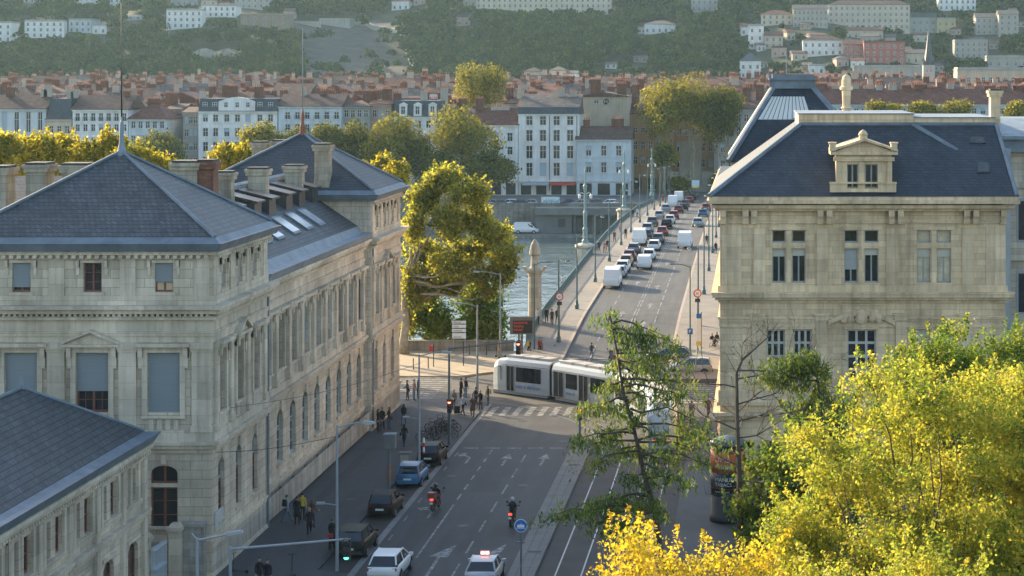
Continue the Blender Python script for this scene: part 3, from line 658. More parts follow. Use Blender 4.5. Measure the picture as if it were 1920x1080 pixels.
# roofs
def hip_roof(x0, x1, y0, y1, z, apex, zt, ov=.75, fascia=.75, mt=M_slate, name='roof'):
    a, b, c, d = x0-ov, x1+ov, y0-ov, y1+ov
    m = MB(); i = .55
    # gutter box (zinc) and slopes
    m.mat(1).hexa([(a+.25, c+.25, z), (b-.25, c+.25, z), (b-.25, d-.25, z), (a+.25, d-.25, z)], [(a, c, z+fascia*.6), (b, c, z+fascia*.6), (b, d, z+fascia*.6), (a, d, z+fascia*.6)])
    m.hexa([(a+.2, c+.2, z+fascia*.6), (b-.2, c+.2, z+fascia*.6), (b-.2, d-.2, z+fascia*.6), (a+.2, d-.2, z+fascia*.6)], [(a+i, c+i, z+fascia), (b-i, c+i, z+fascia), (b-i, d-i, z+fascia), (a+i, d-i, z+fascia)])
    A = [(a+i, c+i, z+fascia+.003), (b-i, c+i, z+fascia+.003), (b-i, d-i, z+fascia+.003), (a+i, d-i, z+fascia+.003)]
    tops = apex if isinstance(apex, list) else [apex]
    m.mat(0)
    if len(tops) == 1:
        T = (*tops[0], zt)
        for k in range(4): m.poly([A[k], A[(k+1) % 4], T])
        hips = [(A[k], T) for k in range(4)]
    else:
        T0, T1 = (*tops[0], zt), (*tops[1], zt)      # ridge along Y: T0 near, T1 far
        m.poly([A[0], A[1], T0]); m.poly([A[1], A[2], T1, T0]); m.poly([A[2], A[3], T1]); m.poly([A[3], A[0], T0, T1])
        hips = [(A[0], T0), (A[1], T0), (A[2], T1), (A[3], T1), (T0, T1)]
    m.mat(1)
    for p, q in hips: m.tube([Vector(p)+Vector((0, 0, .04)), Vector(q)+Vector((0, 0, .05))], [.13, .10], 6)
    return m.build(name, [mt, M_zinc], palace if name == 'roof' else None)
hip_roof(-43.7, XF, 108, 120.1, ZA-.2, (-36.6, 114.1), 23.2)
hip_roof(-43.7, XF, 152.7, 165, ZA-.2, (-36.4, 158.9), 23.0, mt=M_slate2)
# wing roof between the pavilions
m = MB(); e = .003
xe, ze, xr, zr = XF-.2, 15.35, -36.2, 19.75
m.mat(1).hexa([(xe-1.4, 120.4, 15.06), (xe+.25, 120.4, 15.06), (xe+.25, 152.4, 15.06), (xe-1.4, 152.4, 15.06)], [(xe-1.4, 120.4, 15.5), (xe+.45, 120.4, 15.5), (xe+.45, 152.4, 15.5), (xe-1.4, 152.4, 15.5)])
m.hexa([(xe-2, 120.4, 15.5), (xe-.35, 120.4, 15.5), (xe-.35, 152.4, 15.5), (xe-2, 152.4, 15.5)], [(xe-2, 120.4, 16.0), (xe-.75, 120.4, 16.0), (xe-.75, 152.4, 16.0), (xe-2, 152.4, 16.0)])
m.mat(0).poly([(xe-.8, 120.3, 16.0), (xe-.8, 152.6, 16.0), (xr, 152.6, zr), (xr, 120.3, zr)]); m.poly([(-43, 152.6, 15.0), (-43, 120.3, 15.0), (xr, 120.3, zr), (xr, 152.6, zr)])
m.mat(1).tube([(xr, 120.3, zr+.1), (xr, 152.6, zr+.1)], .28, 6)
m.build('wing_roof', [M_slate, M_zinc2], palace)
def on_wing(y, f): return Vector((xe-.8+(xr-xe+.8)*f, y, 16.0+(zr-16.0)*f))
nrm = Vector((zr-16.0, 0, -(xr-xe+.8))).normalized()
M_sky = simple('skylight_glass', (.55, .62, .66), .15, .2, 1.5, spec=.8)
def skylight(y0, y1, f0, f1):
    m = MB(); n = 5
    a = [on_wing(y0, f0), on_wing(y1, f0), on_wing(y1, f1), on_wing(y0, f1)]
    m.hexa([p-nrm*.05 for p in a], [p+nrm*.12 for p in a]); f = m.build('skylight', M_zinc, palace)
    g = MB()
    for k in range(n):
        t0, t1 = (k+.12)/n, (k+.88)/n
        q = [on_wing(y0+(y1-y0)*t0, f0+.03), on_wing(y0+(y1-y0)*t1, f0+.03), on_wing(y0+(y1-y0)*t1, f1-.03), on_wing(y0+(y1-y0)*t0, f1-.03)]; g.poly([p+nrm*.15 for p in q])
    g.build('pane', M_sky, f)
for y0 in (121.0, 124.2, 127.5, 131.0, 135.6, 139.6, 143.4): skylight(y0, y0+2.0, .17, .48)
def shed(y0, y1, f):
    m = MB(); p = on_wing((y0+y1)/2, f); z = p.z
    m.hexa([(p.x, y0, z-.2), (p.x+.75, y0, z-.6), (p.x+.75, y1, z-.6), (p.x, y1, z-.2)], [(p.x-.9, y0, z+1.0), (p.x+.75, y0, z+.55), (p.x+.75, y1, z+.55), (p.x-.9, y1, z+1.0)])
    m.hexa([(p.x-1.4, y0-.15, z+1.15), (p.x+1.0, y0-.15, z+.56), (p.x+1.0, y1+.15, z+.56), (p.x-1.4, y1+.15, z+1.15)], [(p.x-1.4, y0-.15, z+1.27), (p.x+1.0, y0-.15, z+.68), (p.x+1.0, y1+.15, z+.68), (p.x-1.4, y1+.15, z+1.27)])
    return m.build('dormer', M_dark, palace)
for y0 in (122.5, 127.5, 132.5, 136.5, 141.5, 145.5, 149.8): shed(y0, y0+1.9, .66)
for y, f in ((121.4, .88), (126.0, .86), (131.5, .84), (140.0, .80), (149.6, .74)):
    p = on_wing(y, f); chimney(palace, p.x-.75, p.x+.55, y-.45, y+.45, p.z-.8, p.z+2.0)
chimney(palace, PX(330, 121)-.1, PX(373, 121), 120.6, 122.2, 17, PZ(305, 121)); chimney(palace, PX(374, 121), PX(402, 121), 120.7, 121.9, 17, PZ(303, 121), M_brick, name='brick_chimney')
chimney(palace, PX(436, 160), PX(462, 160), 166.2, 167.4, 16, PZ(268, 166)); chimney(palace, PX(506, 165), PX(530, 165), 166.0, 167.2, 16, PZ(265, 166))
chimney(palace, PX(590, 153), PX(616, 153), 152.9, 154.3, 18.6, PZ(272, 153))
# left wing behind the near pavilion
m = MB(); m.box(-78, -43.75, 120.4, 131, 0, 18.3); m.build('rear_wing', M_stL, palace)
m = MB(); m.mat(1).box(-78, -43.8, 119.8, 131.5, 18.31, 18.9); m.mat(0).prism([(-78, 120.4, 18.91), (-78, 131, 18.91), (-78, 126, 21.2)], (34.1, 0, 0)); m.build('rear_roof', [M_slate, M_zinc2], palace)
for u0, u1, v in ((-6, 20, 314), (57, 93, 308), (124, 170, 309)): chimney(palace, PX(u0, 121.5), PX(u1, 121.5), 120.7, 122.3, 18.4, PZ(v, 121.5))
# spires on the pavilions
m = MB(); m.lathe([(.42, 22.8), (.26, 23.2), (.15, 23.7), (.11, 24.9), (.06, 25.0)], 8, (-36.6, 114.1, 0)); m.mat(1).tube([(-36.6, 114.1, 25.2), (-36.62, 114.1, 31.8)], [.045, .02], 6); m.build('spire', [M_zinc2, M_dark], palace, True)
m = MB(); m.lathe([(.34, 22.7), (.22, 23.2), (.26, 23.35), (.13, 23.8), (.15, 24.2), (.05, 25.0)], 8, (-36.4, 158.9, 0)); m.mat(1).tube([(-36.4, 158.9, 25.1), (-36.4, 158.9, 31.5)], [.05, .02], 6); m.build('spire', [M_brick, M_zinc2], palace, True)
for z in (.05,):
    m = MB(); m.tube([(XF+.12, 120.0, .2), (XF+.12, 120.0, 14.4)], .07, 6); m.tube([(XF+.12, 153.0, .2), (XF+.12, 153.0, 14.4)], .07, 6); m.build('drainpipe', M_zinc, palace)
# plaque
m = MB(); plN.box(m, .4, 2.1, .02, .08, 2.5, 3.6); m.build('plaque', simple('pale_plaque', (.45, .47, .44), .6, .1), palace)
m = MB(); plN.box(m, 0.02, 57, .0, .022, 0.36, 1.74); 
m.build('rendered_base', masonry('rendered_base_stone', (.43, .40, .335), 2.4, .7, .01, stain=.4), palace)

# ---------------- low annex in the lower left corner ----------------
annex = thing('annex_building', 'low grey stone annex with wide blue slate hip roof in the lower left corner', 'building', (-36, 92, 0))
AX, AY0, AY1 = -32.0, 80.0, 103.6
plA = Pl((AX, AY0, 0), (0, 1, 0), (1, 0, 0)); plA2 = Pl((AX, AY1, 0), (-1, 0, 0), (0, 1, 0)); LA = AY1-AY0
pairs = [2.4, 6.1, 10.0, 13.9, 17.75, 21.6]
opsA = []
for k, u in enumerate(pairs):
    offs = (-.72, .72) if k < 5 else (0,)
    opsA += [(u+o-.42, u+o+.42, 5.65, 7.35, 0) for o in offs] + [(u-.8, u+.8, .9, 3.6, .55)]
w = MB(); wall_open(w, plA, 0, LA, 0, 8.3, opsA, .3); w.poly([plA2.p(0, 0, 0), plA2.p(9.5, 0, 0), plA2.p(9.5, 0, 8.3), plA2.p(0, 0, 8.3)])
w.poly([(-41.5, AY1, 0), (-41.5, AY0, 0), (-41.5, AY0, 8.3), (-41.5, AY1, 8.3)]); w.poly([(-41.5, AY0, 0), (AX, AY0, 0), (AX, AY0, 8.3), (-41.5, AY0, 8.3)])
w.build('wall', M_stL, annex)
t = MB()
for pl, L_ in ((plA, LA), (plA2, 9.5)):
    belt(pl, t, -.2 if pl is plA2 else 0, L_, [(0, .12, 4.35, 4.6), (0, .28, 4.6, 4.78), (0, .36, 4.78, 4.92), (0, .1, 5.3, 5.5), (0, .12, 7.55, 7.85), (0, .3, 7.9, 8.1), (0, .45, 8.1, 8.3), (0, .2, 0, .6)])
dentils(t, plA, 0, LA, 0, .34, 7.76, 7.89, .34)
for k, u in enumerate(pairs):
    for o in ((-1.3, 1.3) if k < 5 else (-.65, .65)): plA.box(t, u+o-.16, u+o+.16, 0, .13, 5.5, 7.55)
    plA.box(t, u-1.1, u+1.1, 0, .16, 5.5, 5.62); plA.box(t, u-1.0, u+1.0, 0, .1, 3.62, 3.8)
for u in (.3, 4.25, 8.05, 11.95, 15.8, 19.75, 23.2): plA.box(t, u-.25, u+.25, 0, .18, 0.6, 7.55)
t.build('cornice', M_stLt, annex)
for k, u in enumerate(pairs):
    for o in ((-.72, .72) if k < 5 else (0,)): window(plA, annex, u+o-.42, u+o+.42, 5.65, 7.35, -.2, M_redwood, M_glass, 2, 2, .08)
    window(plA, annex, u-.8, u+.8, .9, 3.6, -.22, M_redwood, M_glass, 2, 3, .09)
x0, x1, y0, y1, z = -41.5-.7, AX+.65, AY0-.6, AY1+.65, 8.3
m = MB(); m.mat(1).hexa([(x0+.3, y0+.3, z+.003), (x1-.3, y0+.3, z+.003), (x1-.3, y1-.3, z+.003), (x0+.3, y1-.3, z+.003)], [(x0, y0, z+.5), (x1, y0, z+.5), (x1, y1, z+.5), (x0, y1, z+.5)])
m.hexa([(x0+.35, y0+.35, z+.5), (x1-.35, y0+.35, z+.5), (x1-.35, y1-.35, z+.5), (x0+.35, y1-.35, z+.5)], [(x0+.7, y0+.7, z+.62), (x1-.7, y0+.7, z+.62), (x1-.7, y1-.7, z+.62), (x0+.7, y1-.7, z+.62)])
A = [(x0+.7, y0+.7, z+.625), (x1-.7, y0+.7, z+.625), (x1-.7, y1-.7, z+.625), (x0+.7, y1-.7, z+.625)]; T0 = (-36.9, y0+5.4, 11.85); T1 = (-36.9, y1-4.9, 11.85)
m.mat(0).poly([A[0], A[1], T0]); m.poly([A[1], A[2], T1, T0]); m.poly([A[2], A[3], T1]); m.poly([A[3], A[0], T0, T1])
m.mat(1)
for p, q in ((A[0], T0), (A[1], T0), (A[2], T1), (A[3], T1), (T0, T1)): m.tube([Vector(p)+Vector((0, 0, .03)), Vector(q)+Vector((0, 0, .04))], [.10, .09], 6)
m.lathe([(.2, 11.8), (.14, 12.1), (.05, 12.4)], 8, (T1[0], T1[1], 0))
m.build('roof', [M_slate, M_zinc], annex)
m = MB(); m.box(-39.4, -38.0, 96.5, 98.6, 11, 12.35); m.mat(1).prism([(-39.6, 96.3, 12.36), (-37.8, 96.3, 12.36), (-38.3, 96.3, 12.75)], (0, 2.5, 0)); m.build('roof_vent', [M_zinc, M_zinc2], annex)
m = MB(); m.tube([(AX+.12, AY0+4.1, .2), (AX+.12, AY0+4.1, 8.2)], .08, 6); m.build('drainpipe', M_dark, annex)
# gate between annex and palace
g = thing('entrance_gate', 'pale metal gate between two stone posts beside the annex', 'gate', (-31.2, 105.5, 0))
m = MB()
for k in range(12): x = -31.75; y = 103.9+k*.165; m.tube([(x+k*.02, y, .1), (x+k*.02, y, 2.75)], .028, 5)
for z in (.25, 1.5, 2.55): m.box(-31.8, -31.5, 103.85, 105.8, z, z+.06)
m.build('gate_leaf', simple('pale_blue_grey_paint', (.42, .48, .52), .5, .1), g)
for (x, y) in ((-32.2, 103.75), (-31.2, 106.1)):
    m = MB(); m.box(x-.3, x+.3, y-.05, y+.55, 0, 3.1); m.box(x-.4, x+.4, y-.15, y+.65, 3.1, 3.3); m.hexa([(x-.36, y-.11, 3.301), (x+.36, y-.11, 3.301), (x+.36, y+.61, 3.301), (x-.36, y+.61, 3.301)], [(x-.2, y+.05, 3.5), (x+.2, y+.05, 3.5), (x+.2, y+.45, 3.5), (x-.2, y+.45, 3.5)]); m.build('gate_post', M_stLt, g)
m = MB(); m.box(-31.0, -29.75, 106.6, 107.1, 0, 3.2); m.box(-31.1, -29.72, 106.5, 107.2, 3.2, 3.4); m.build('side_wall', masonry('white_wall_stone', (.46, .44, .39), 1.2, .4, .01, stain=.6), g)
# ---------------- pale golden building on the right ----------------
mus = thing('stone_hall', 'pale golden stone building with dark slate roof and pedimented dormer at the right', 'building', (8, 150, 0))
BX0, BX1, BY = PX(1350, 142), PX(1885, 142), 142.0
plM = Pl((BX0, BY, 0), (1, 0, 0), (0, -1, 0)); LM = BX1-BX0
plS = Pl((BX0, 190, 0), (0, -1, 0), (-1, 0, 0))
def U(u): return PX(u, BY)-BX0
def Zv(v): return PZ(v, BY)
topw = [(U(a), U(b)) for a, b in ((1448, 1472.5), (1485, 1510), (1583, 1608), (1621, 1647), (1719, 1744.5), (1757, 1783))]
loww = [(U(a), U(b)) for a, b in ((1437, 1472), (1487, 1522), (1588, 1643), (1707, 1744), (1759, 1795))]
ops = []
for a, b in topw: ops += [(a, b, Zv(455), Zv(432), 0), (a, b, Zv(530), Zv(466), 0)]
for a, b in loww: ops += [(a, b, Zv(720), Zv(618), 0)]
for u in (1400, 1455, 1600, 1640, 1720, 1780): ops += [(U(u)-.5, U(u)+.5, Zv(852), Zv(828), 0)]
w = MB(); wall_open(w, plM, 0, LM, 0, 18.3, ops, .4)
so = []
for k in range(9):
    u = 4.5+k*4.8; so += [(u-.9, u+.9, 5.6, 9.3, 0), (u-.8, u+.8, 12.8, 16.4, 0)]
wall_open(w, plS, 0, 48, 0, 18.3, so, .4); w.poly([(BX1, BY, 0), (BX1, 190, 0), (BX1, 190, 18.3), (BX1, BY, 18.3)]); w.poly([(BX0, 190, 0), (BX1, 190, 0), (BX1, 190, 18.3), (BX0, 190, 18.3)])
w.build('wall', M_stR, mus)
m = MB(); m.box(BX0+2, BX1-.5, BY+2.2, 189, .1, 18.2); m.build('sun_block_core', simple('sun_block_fill', (.13, .115, .10), .9, .15), mus)  # unseen solid core, added to keep sun from crossing the hollow building
t = MB()
def prof(p, pl=plM, L_=LM):
    for d0, d1, z0, z1 in p:
        plM.box(t, -d1, LM+d1, d0, d1, z0, z1); plS.box(t, 0, 48, d0, d1, z0, z1)
prof([(0, .10, 17.0, 17.25), (0, .35, 17.9, 18.1), (0, .6, 18.1, 18.35), (0, .95, 18.45, 18.7), (0, .78, 18.7, 18.95)])
prof([(0, .12, 11.3, 11.45), (0, .35, 11.5, 11.68), (0, .55, 11.7, 11.95), (0, .62, 11.95, 12.08), (0, .16, 12.08, 12.5)])
prof([(0, .07, Zv(613), Zv(598)), (0, .16, Zv(598), Zv(594)), (0, .25, 2.9, 3.2), (0, .5, 3.2, 3.45), (0, .22, 3.9, 4.15), (0, .12, 4.15, 5.0), (0, .35, 0, .8)])
for u0, u1 in ((1352, 1408), (1432, 1526), (1553, 1588), (1646, 1678), (1704, 1797), (1826, 1884)): dentils(t, plM, U(u0), U(u1), 0, .13, Zv(606), Zv(600.5), .22)
for u in (1398, 1414, 1538, 1555, 1671, 1688, 1812, 1829, 1881, 1356): bracket(t, plM, U(u), .42, Zv(419), Zv(393), .6)
def pilm(u, w_, v0, v1, d=.16, cap=True):
    plM.box(t, U(u)-w_/2, U(u)+w_/2, 0, d, Zv(v1), Zv(v0))
    if cap: plM.box(t, U(u)-w_/2-.1, U(u)+w_/2+.1, 0, d+.08, Zv(v0)-.02, Zv(v0)+.35); plM.box(t, U(u)-w_/2-.18, U(u)+w_/2+.18, 0, d+.16, Zv(v0)+.35, Zv(v0)+.5)
for u in (1424, 1542, 1673, 1815): pilm(u, .85, 428, 546, .10, False)
for u in (1372, 1867): pilm(u, 1.4, 424, 546, .06, False)
for u in (1420, 1541, 1690, 1812): pilm(u, .8, 600, 718, .14)
for i in range(0, 6, 2):
    a, b = topw[i][0], topw[i+1][1]; c, d_ = topw[i][1], topw[i+1][0]
    plM.box(t, a-.12, b+.12, 0, .13, Zv(538), Zv(531)); plM.box(t, a, b, 0, .07, Zv(466)+.02, Zv(455)-.02); plM.box(t, (c+d_)/2-.16, (c+d_)/2+.16, 0, .1, Zv(530), Zv(432)); plM.box(t, a-.25, b+.25, 0, .08, Zv(431), Zv(425))
for a, b in loww: plM.box(t, a-.2, b+.2, 0, .1, Zv(617), Zv(613.5))
# carved cartouche over the middle window
plM.box(t, U(1578), U(1652), 0, .12, Zv(588), Zv(572)); plM.box(t, U(1574), U(1656), 0, .2, Zv(572), Zv(569))
pts = [(U(1553)+(U(1678)-U(1553))*k/12, Zv(600)+.75*math.sin(math.pi*k/12)) for k in range(13)]; lo = [(x, z-.32) for x, z in reversed(pts)]
for k in range(12):
    if k not in (5, 6): plM.prism(t, [pts[k], pts[k+1], (pts[k+1][0], pts[k+1][1]-.34), (pts[k][0], pts[k][1]-.34)], 0, .3)
for du, dz, r in ((0, 0, .55), (-.75, -.12, .32), (.75, -.12, .32), (-1.25, -.3, .25), (1.25, -.3, .25)):
    c = plM.p(U(1615)+du, .12, Zv(592)+dz); t.disc(c, (0, 1, 0), r, .34, 10); t.disc(c-Vector((0, .12, 0)), (0, 1, 0), r*.6, .34, 8)
t.build('cornice', M_stRt, mus)
for i, (a, b) in enumerate(topw):
    g = simple('painted_reflection_pane', (.55, .47, .32), .15, .35, 1.2, spec=.7) if i > 3 else M_glass  # cream colour stands in for the reflection of a sunlit building
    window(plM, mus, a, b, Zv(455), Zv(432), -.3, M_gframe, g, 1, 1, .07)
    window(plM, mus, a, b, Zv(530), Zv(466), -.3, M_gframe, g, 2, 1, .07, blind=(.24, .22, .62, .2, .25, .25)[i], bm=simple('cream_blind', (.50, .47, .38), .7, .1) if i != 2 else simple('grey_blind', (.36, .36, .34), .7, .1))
for i, (a, b) in enumerate(loww):
    g = simple('painted_reflection_pane', (.55, .47, .32), .15, .35, 1.2, spec=.7) if i > 2 else M_glass  # same cream reflection painted into the right-hand lower panes
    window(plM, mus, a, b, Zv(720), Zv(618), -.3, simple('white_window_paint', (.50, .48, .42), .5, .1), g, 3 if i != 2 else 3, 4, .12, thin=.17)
for u in (1400, 1455, 1600, 1640, 1720, 1780): window(plM, mus, U(u)-.5, U(u)+.5, Zv(852), Zv(828), -.3, M_gframe, M_glass, 2, 1, .06)
for k in range(9):
    u = 4.5+k*4.8
    window(plS, mus, u-.9, u+.9, 5.6, 9.3, -.3, M_gframe, M_glass, 2, 3); window(plS, mus, u-.8, u+.8, 12.8, 16.4, -.3, M_gframe, M_glass, 2, 3)
# roof
ex0, ex1, ey, ez = BX0-.75, BX1+.75, BY-.75, 18.96
ty, tz = 148.3, 23.9; tx0, tx1 = PX(1500, 148.3), PX(1868, 148.3)
m = MB(); A, B, C, D = (ex0, ey, ez), (ex1, ey, ez), (tx1, ty, tz), (tx0, ty, tz)
m.poly([A, B, C, D]); m.poly([(ex0, 170, ez), A, D, (tx0, 164, tz)]); m.poly([B, (ex1, 190, ez), (tx1, 184, tz), C]); m.poly([D, C, (tx1, 184, tz), (tx0, 184, tz)])
m.poly([(ex0, 190, ez-.01), (ex1, 190, ez-.01), B, A])
m.mat(1).tube([Vector(A)+Vector((0, 0, .05)), Vector(D)+Vector((0, 0, .05))], [.22, .18], 6); m.tube([Vector(D)+Vector((0, .2, .05)), Vector(C)+Vector((0, .2, .05))], .16, 6)
q0 = P(1712, 235, 148.1); q1 = P(1795, 288, 146.0); m.tube([(q0.x, 148.2, 23.95), (q1.x, 145.9, 22.05)], .2, 6); m.tube([Vector(B)+Vector((0, 0, .05)), Vector(C)+Vector((0, 0, .05))], .16, 6)
m.build('roof', [M_slate2, M_zinc], mus)
m = MB(); m.box(tx0-.1, PX(1712, 149), 148.5, 162, 22.9, PZ(214, 149)); m.mat(1).box(tx0-.2, PX(1712, 149)+.1, 148.4, 162.1, PZ(214, 149), PZ(212, 149)); m.build('attic_block', [M_stRt, M_zinc2], mus)
m = MB(); m.box(PX(1713, 149), PX(1864, 149), 148.6, 162, 22.9, PZ(221, 149)); m.mat(1).box(PX(1712, 149)+.12, PX(1866, 149), 148.5, 162.1, PZ(221, 149), PZ(219, 149)); m.build('ridge_block', [M_stRt, M_zinc2], mus)
chimney(mus, PX(1856, 150), PX(1874, 150), 149.4, 150.6, 20, PZ(170, 150), M_stRt)
for (u0, u1, v0, v1) in ((1818, 1848, 258, 270), (1832, 1856, 305, 325)):
    m = MB()
    def onr(u, v):
        # intersect the sight line with the front slope
        n = Vector((0, -(tz-ez), ty-ey)).normalized(); o = Vector((0, 0, CH)); d = P(u, v, 100)-o; s_ = (Vector(A)-o).dot(n)/d.dot(n); return o+d*s_, n
    c = [onr(u0, v1), onr(u1, v1), onr(u1, v0), onr(u0, v0)]; n = c[0][1]
    m.hexa([p-n*.1 for p, _ in c], [p+n*.09 for p, _ in c]); f = m.build('roof_window', M_dark, mus)
    g = MB(); ce = sum((p for p, _ in c), Vector())/4; g.poly([ce+(p-ce)*.82+n*.1 for p, _ in c]); g.build('pane', M_glassR, f)
# dormer
d = Pl((PX(1557, 141.7), 141.7, 0), (1, 0, 0), (0, -1, 0)); Ud = lambda u: PX(u, 141.7)-d.O.x; Zd = lambda v: PZ(v, 141.7)
t = MB()
wall_open(t, d, Ud(1568), Ud(1672), Zd(358), Zd(285), [(Ud(1588), Ud(1609), Zd(353), Zd(308), 0), (Ud(1622), Ud(1646), Zd(353), Zd(308), 0)], .35)
for u in (1568, 1672): t.poly([d.p(Ud(u), 0, Zd(358)), d.p(Ud(u), -5, Zd(358)), d.p(Ud(u), -5, Zd(285)), d.p(Ud(u), 0, Zd(285))])
d.box(t, Ud(1556), Ud(1588), 0, .3, Zd(360), Zd(344)); d.box(t, Ud(1646), Ud(1680), 0, .3, Zd(360), Zd(344)); d.box(t, Ud(1555), Ud(1681), 0, .38, Zd(344), Zd(341)); d.box(t, Ud(1588), Ud(1646), 0, .2, Zd(360), Zd(353.5))
for u in (1572, 1615.5, 1668): d.box(t, Ud(u)-.17, Ud(u)+.17, 0, .14, Zd(341), Zd(303))
d.box(t, Ud(1563), Ud(1677), -.1, .22, Zd(302), Zd(294)); d.box(t, Ud(1557), Ud(1683), -5, .45, Zd(290), Zd(284))
d.prism(t, [(Ud(1566), Zd(284)), (Ud(1674), Zd(284)), (Ud(1620), Zd(264))], -5, .12)
for a, b in ((1557, 1620), (1683, 1620)): d.prism(t, [(Ud(a), Zd(284)), (Ud(a), Zd(280)), (Ud(b), Zd(259)), (Ud(b), Zd(264))], -5, .5)
for u in (1561, 1676): d.box(t, Ud(u)-.22, Ud(u)+.22, -.3, .4, Zd(283), Zd(269)); d.box(t, Ud(u)-.28, Ud(u)+.28, -.35, .45, Zd(269), Zd(266.5))
t.lathe([(.32, Zd(262)), (.30, Zd(254)), (.36, Zd(252)), (.22, Zd(246)), (.02, Zd(242.5))], 10, (d.O.x+Ud(1618), 141.55, 0))
dm = t.build('dormer', M_stRt, mus)
for a, b in ((1588, 1609), (1622, 1646)): window(d, dm, Ud(a), Ud(b), Zd(353), Zd(308), -.25, M_gframe, M_glass, 2, 1, .07, blind=0)
# rear pavilion with glazed roof front
pv = thing('glass_roof_pavilion', 'tall slate mansard pavilion with a glazed roof front behind the golden building', 'building', (4, 180, 0))
x0, x1, y0, y1, zb = PX(1366, 171), PX(1366, 171)+12.8, 171.0, 186.0, PZ(304, 171)
ta, tb, tya, tzt = PX(1450, 177), PX(1524, 177), 176.5, PZ(166, 177)
m = MB(); m.box(x0+.8, x1-.8, y0+.8, y1, 0, zb-.6); m.box(x0+.2, x1-.2, y0+.2, y1, zb-.6, zb-.02); m.build('wall', M_stR, pv)
T = [(ta, tya, tzt), (tb, tya, tzt), (tb, 181, tzt), (ta, 181, tzt)]; A = [(x0, y0, zb), (x1, y0, zb), (x1, y1, zb), (x0, y1, zb)]
def onpv(u, v, far=False):
    n = Vector((0, -(tzt-zb), tya-y0)).normalized(); o = Vector((0, 0, CH)); dd = P(u, v, 100)-o; s_ = (Vector(A[0])-o).dot(n)/dd.dot(n); return o+dd*s_
q = [onpv(1421, 224), onpv(1522, 224), onpv(1508, 181), onpv(1447, 181)]
m = MB()
for k in (1, 3): m.poly([A[k], A[(k+1) % 4], T[(k+1) % 4], T[k]])
def framed(E, T2, Q): m.poly([E[0], E[1], Q[1], Q[0]]); m.poly([E[1], T2[1], Q[2], Q[1]]); m.poly([T2[1], T2[0], Q[3], Q[2]]); m.poly([T2[0], E[0], Q[0], Q[3]])
framed([Vector(A[0]), Vector(A[1])], [Vector(T[0]), Vector(T[1])], q)
Qb = [Vector(A[3]).lerp(Vector(T[3]), .15), Vector(A[2]).lerp(Vector(T[2]), .15), Vector(A[2]).lerp(Vector(T[2]), .9), Vector(A[3]).lerp(Vector(T[3]), .9)]; c_ = sum(Qb, Vector())/4; Qb = [c_+(p_-c_)*.95 for p_ in Qb]
framed([Vector(A[3]), Vector(A[2])], [Vector(T[3]), Vector(T[2])], Qb); m.mat(1)
for k in range(4): m.tube([Vector(A[k])+Vector((0, 0, .05)), Vector(T[k])+Vector((0, 0, .05))], [.3, .26], 6)
m.box(ta-.2, tb+.2, tya-.2, 181.2, tzt, PZ(150, 177)); m.box(ta-.4, tb+.4, tya-.4, 181.4, PZ(150, 177), PZ(146, 177)); m.box(ta-.1, tb+.1, tya-.1, 181, PZ(146, 177), PZ(139, 177)); m.tube([(ta-.2, tya, tzt), (ta-.35, tya, PZ(136, 177)), (ta-.1, tya, PZ(134, 177))], .12, 6)
m.tube([(PX(1475, 177), 178, 27), (PX(1475, 177), 178, PZ(92, 177))], .04, 5)
m.build('roof', [M_slate2, M_zinc], pv)
mg, ntg, bg_ = _base('pale_glazing'); tr = ntg.nodes.new('ShaderNodeBsdfTranslucent'); tr.inputs[0].default_value = (.85, .85, .78, 1); bg_.inputs['Base Color'].default_value = (.85, .84, .76, 1); mx = ntg.nodes.new('ShaderNodeMixShader'); mx.inputs[0].default_value = .2; ntg.links.new(bg_.outputs[0], mx.inputs[1]); ntg.links.new(tr.outputs[0], mx.inputs[2]); ntg.links.new(mx.outputs[0], ntg.nodes['Material Output'].inputs[0])  # pale base mixed with a translucent layer
gl = MB().poly(q).build('front_and_added_back_glazing', mg, pv); MB().poly(Qb).build('front_and_added_back_glazing', mg, pv)  # second sheet: unseen on the back slope, added to let sun through the roof
n = Vector((0, -(tzt-zb), tya-y0)).normalized(); m = MB()
for k in range(12):
    f = k/11; m.tube([q[0].lerp(q[1], f)+n*.04, q[3].lerp(q[2], f)+n*.04], .024, 4)
m.build('glazing_bar', M_dark, gl)
# stone vent column and pale neighbour on the far right
t = thing('round_chimney_tower', 'slender round stone chimney tower with domed top rising behind the roof at right', 'chimney', (PX(1587, 160), 160, 22.4))
m = MB(); zz = lambda v: PZ(v, 160); m.lathe([(.36, 22.3), (.34, zz(205)), (.46, zz(203)), (.32, zz(198)), (.37, zz(170)), (.54, zz(168)), (.54, zz(163)), (.40, zz(161)), (.38, zz(149)), (.28, zz(143)), (.06, zz(139))], 12, (PX(1587, 160), 160, 0)); m.build('shaft', M_stRt, t)
nb = thing('pale_neighbour_building', 'blue grey rendered building edge with zinc roof at the far right', 'building', (25, 150, 0))
m = MB(); m.box(BX1+.05, BX1+.95, 146.2, 170, 0, PZ(280, 146)); m.build('party_wall', plaster('bluegrey_render', (.40, .44, .46)), nb)
m = MB(); m.box(BX1+.96, 40, 150, 172, 0, PZ(285, 150)); m.build('wall', M_stL, nb)
pn = Pl((BX1+.96, 150, 0), (1, 0, 0), (0, -1, 0))
for z in (4, 9.5, 15):
    m = MB(); pn.box(m, .9, 2.6, .0, .05, z, z+3.3); f = m.build('window', M_gframe, nb); g = MB(); g.poly([pn.p(1.05, .06, z+.15), pn.p(2.45, .06, z+.15), pn.p(2.45, .06, z+3.1), pn.p(1.05, .06, z+3.1)]); g.build('pane', M_glass, f)
    m = MB(); pn.box(m, .3, 14, 0, .3, z+4.1, z+4.5); m.build('string_course', M_stLt, nb)
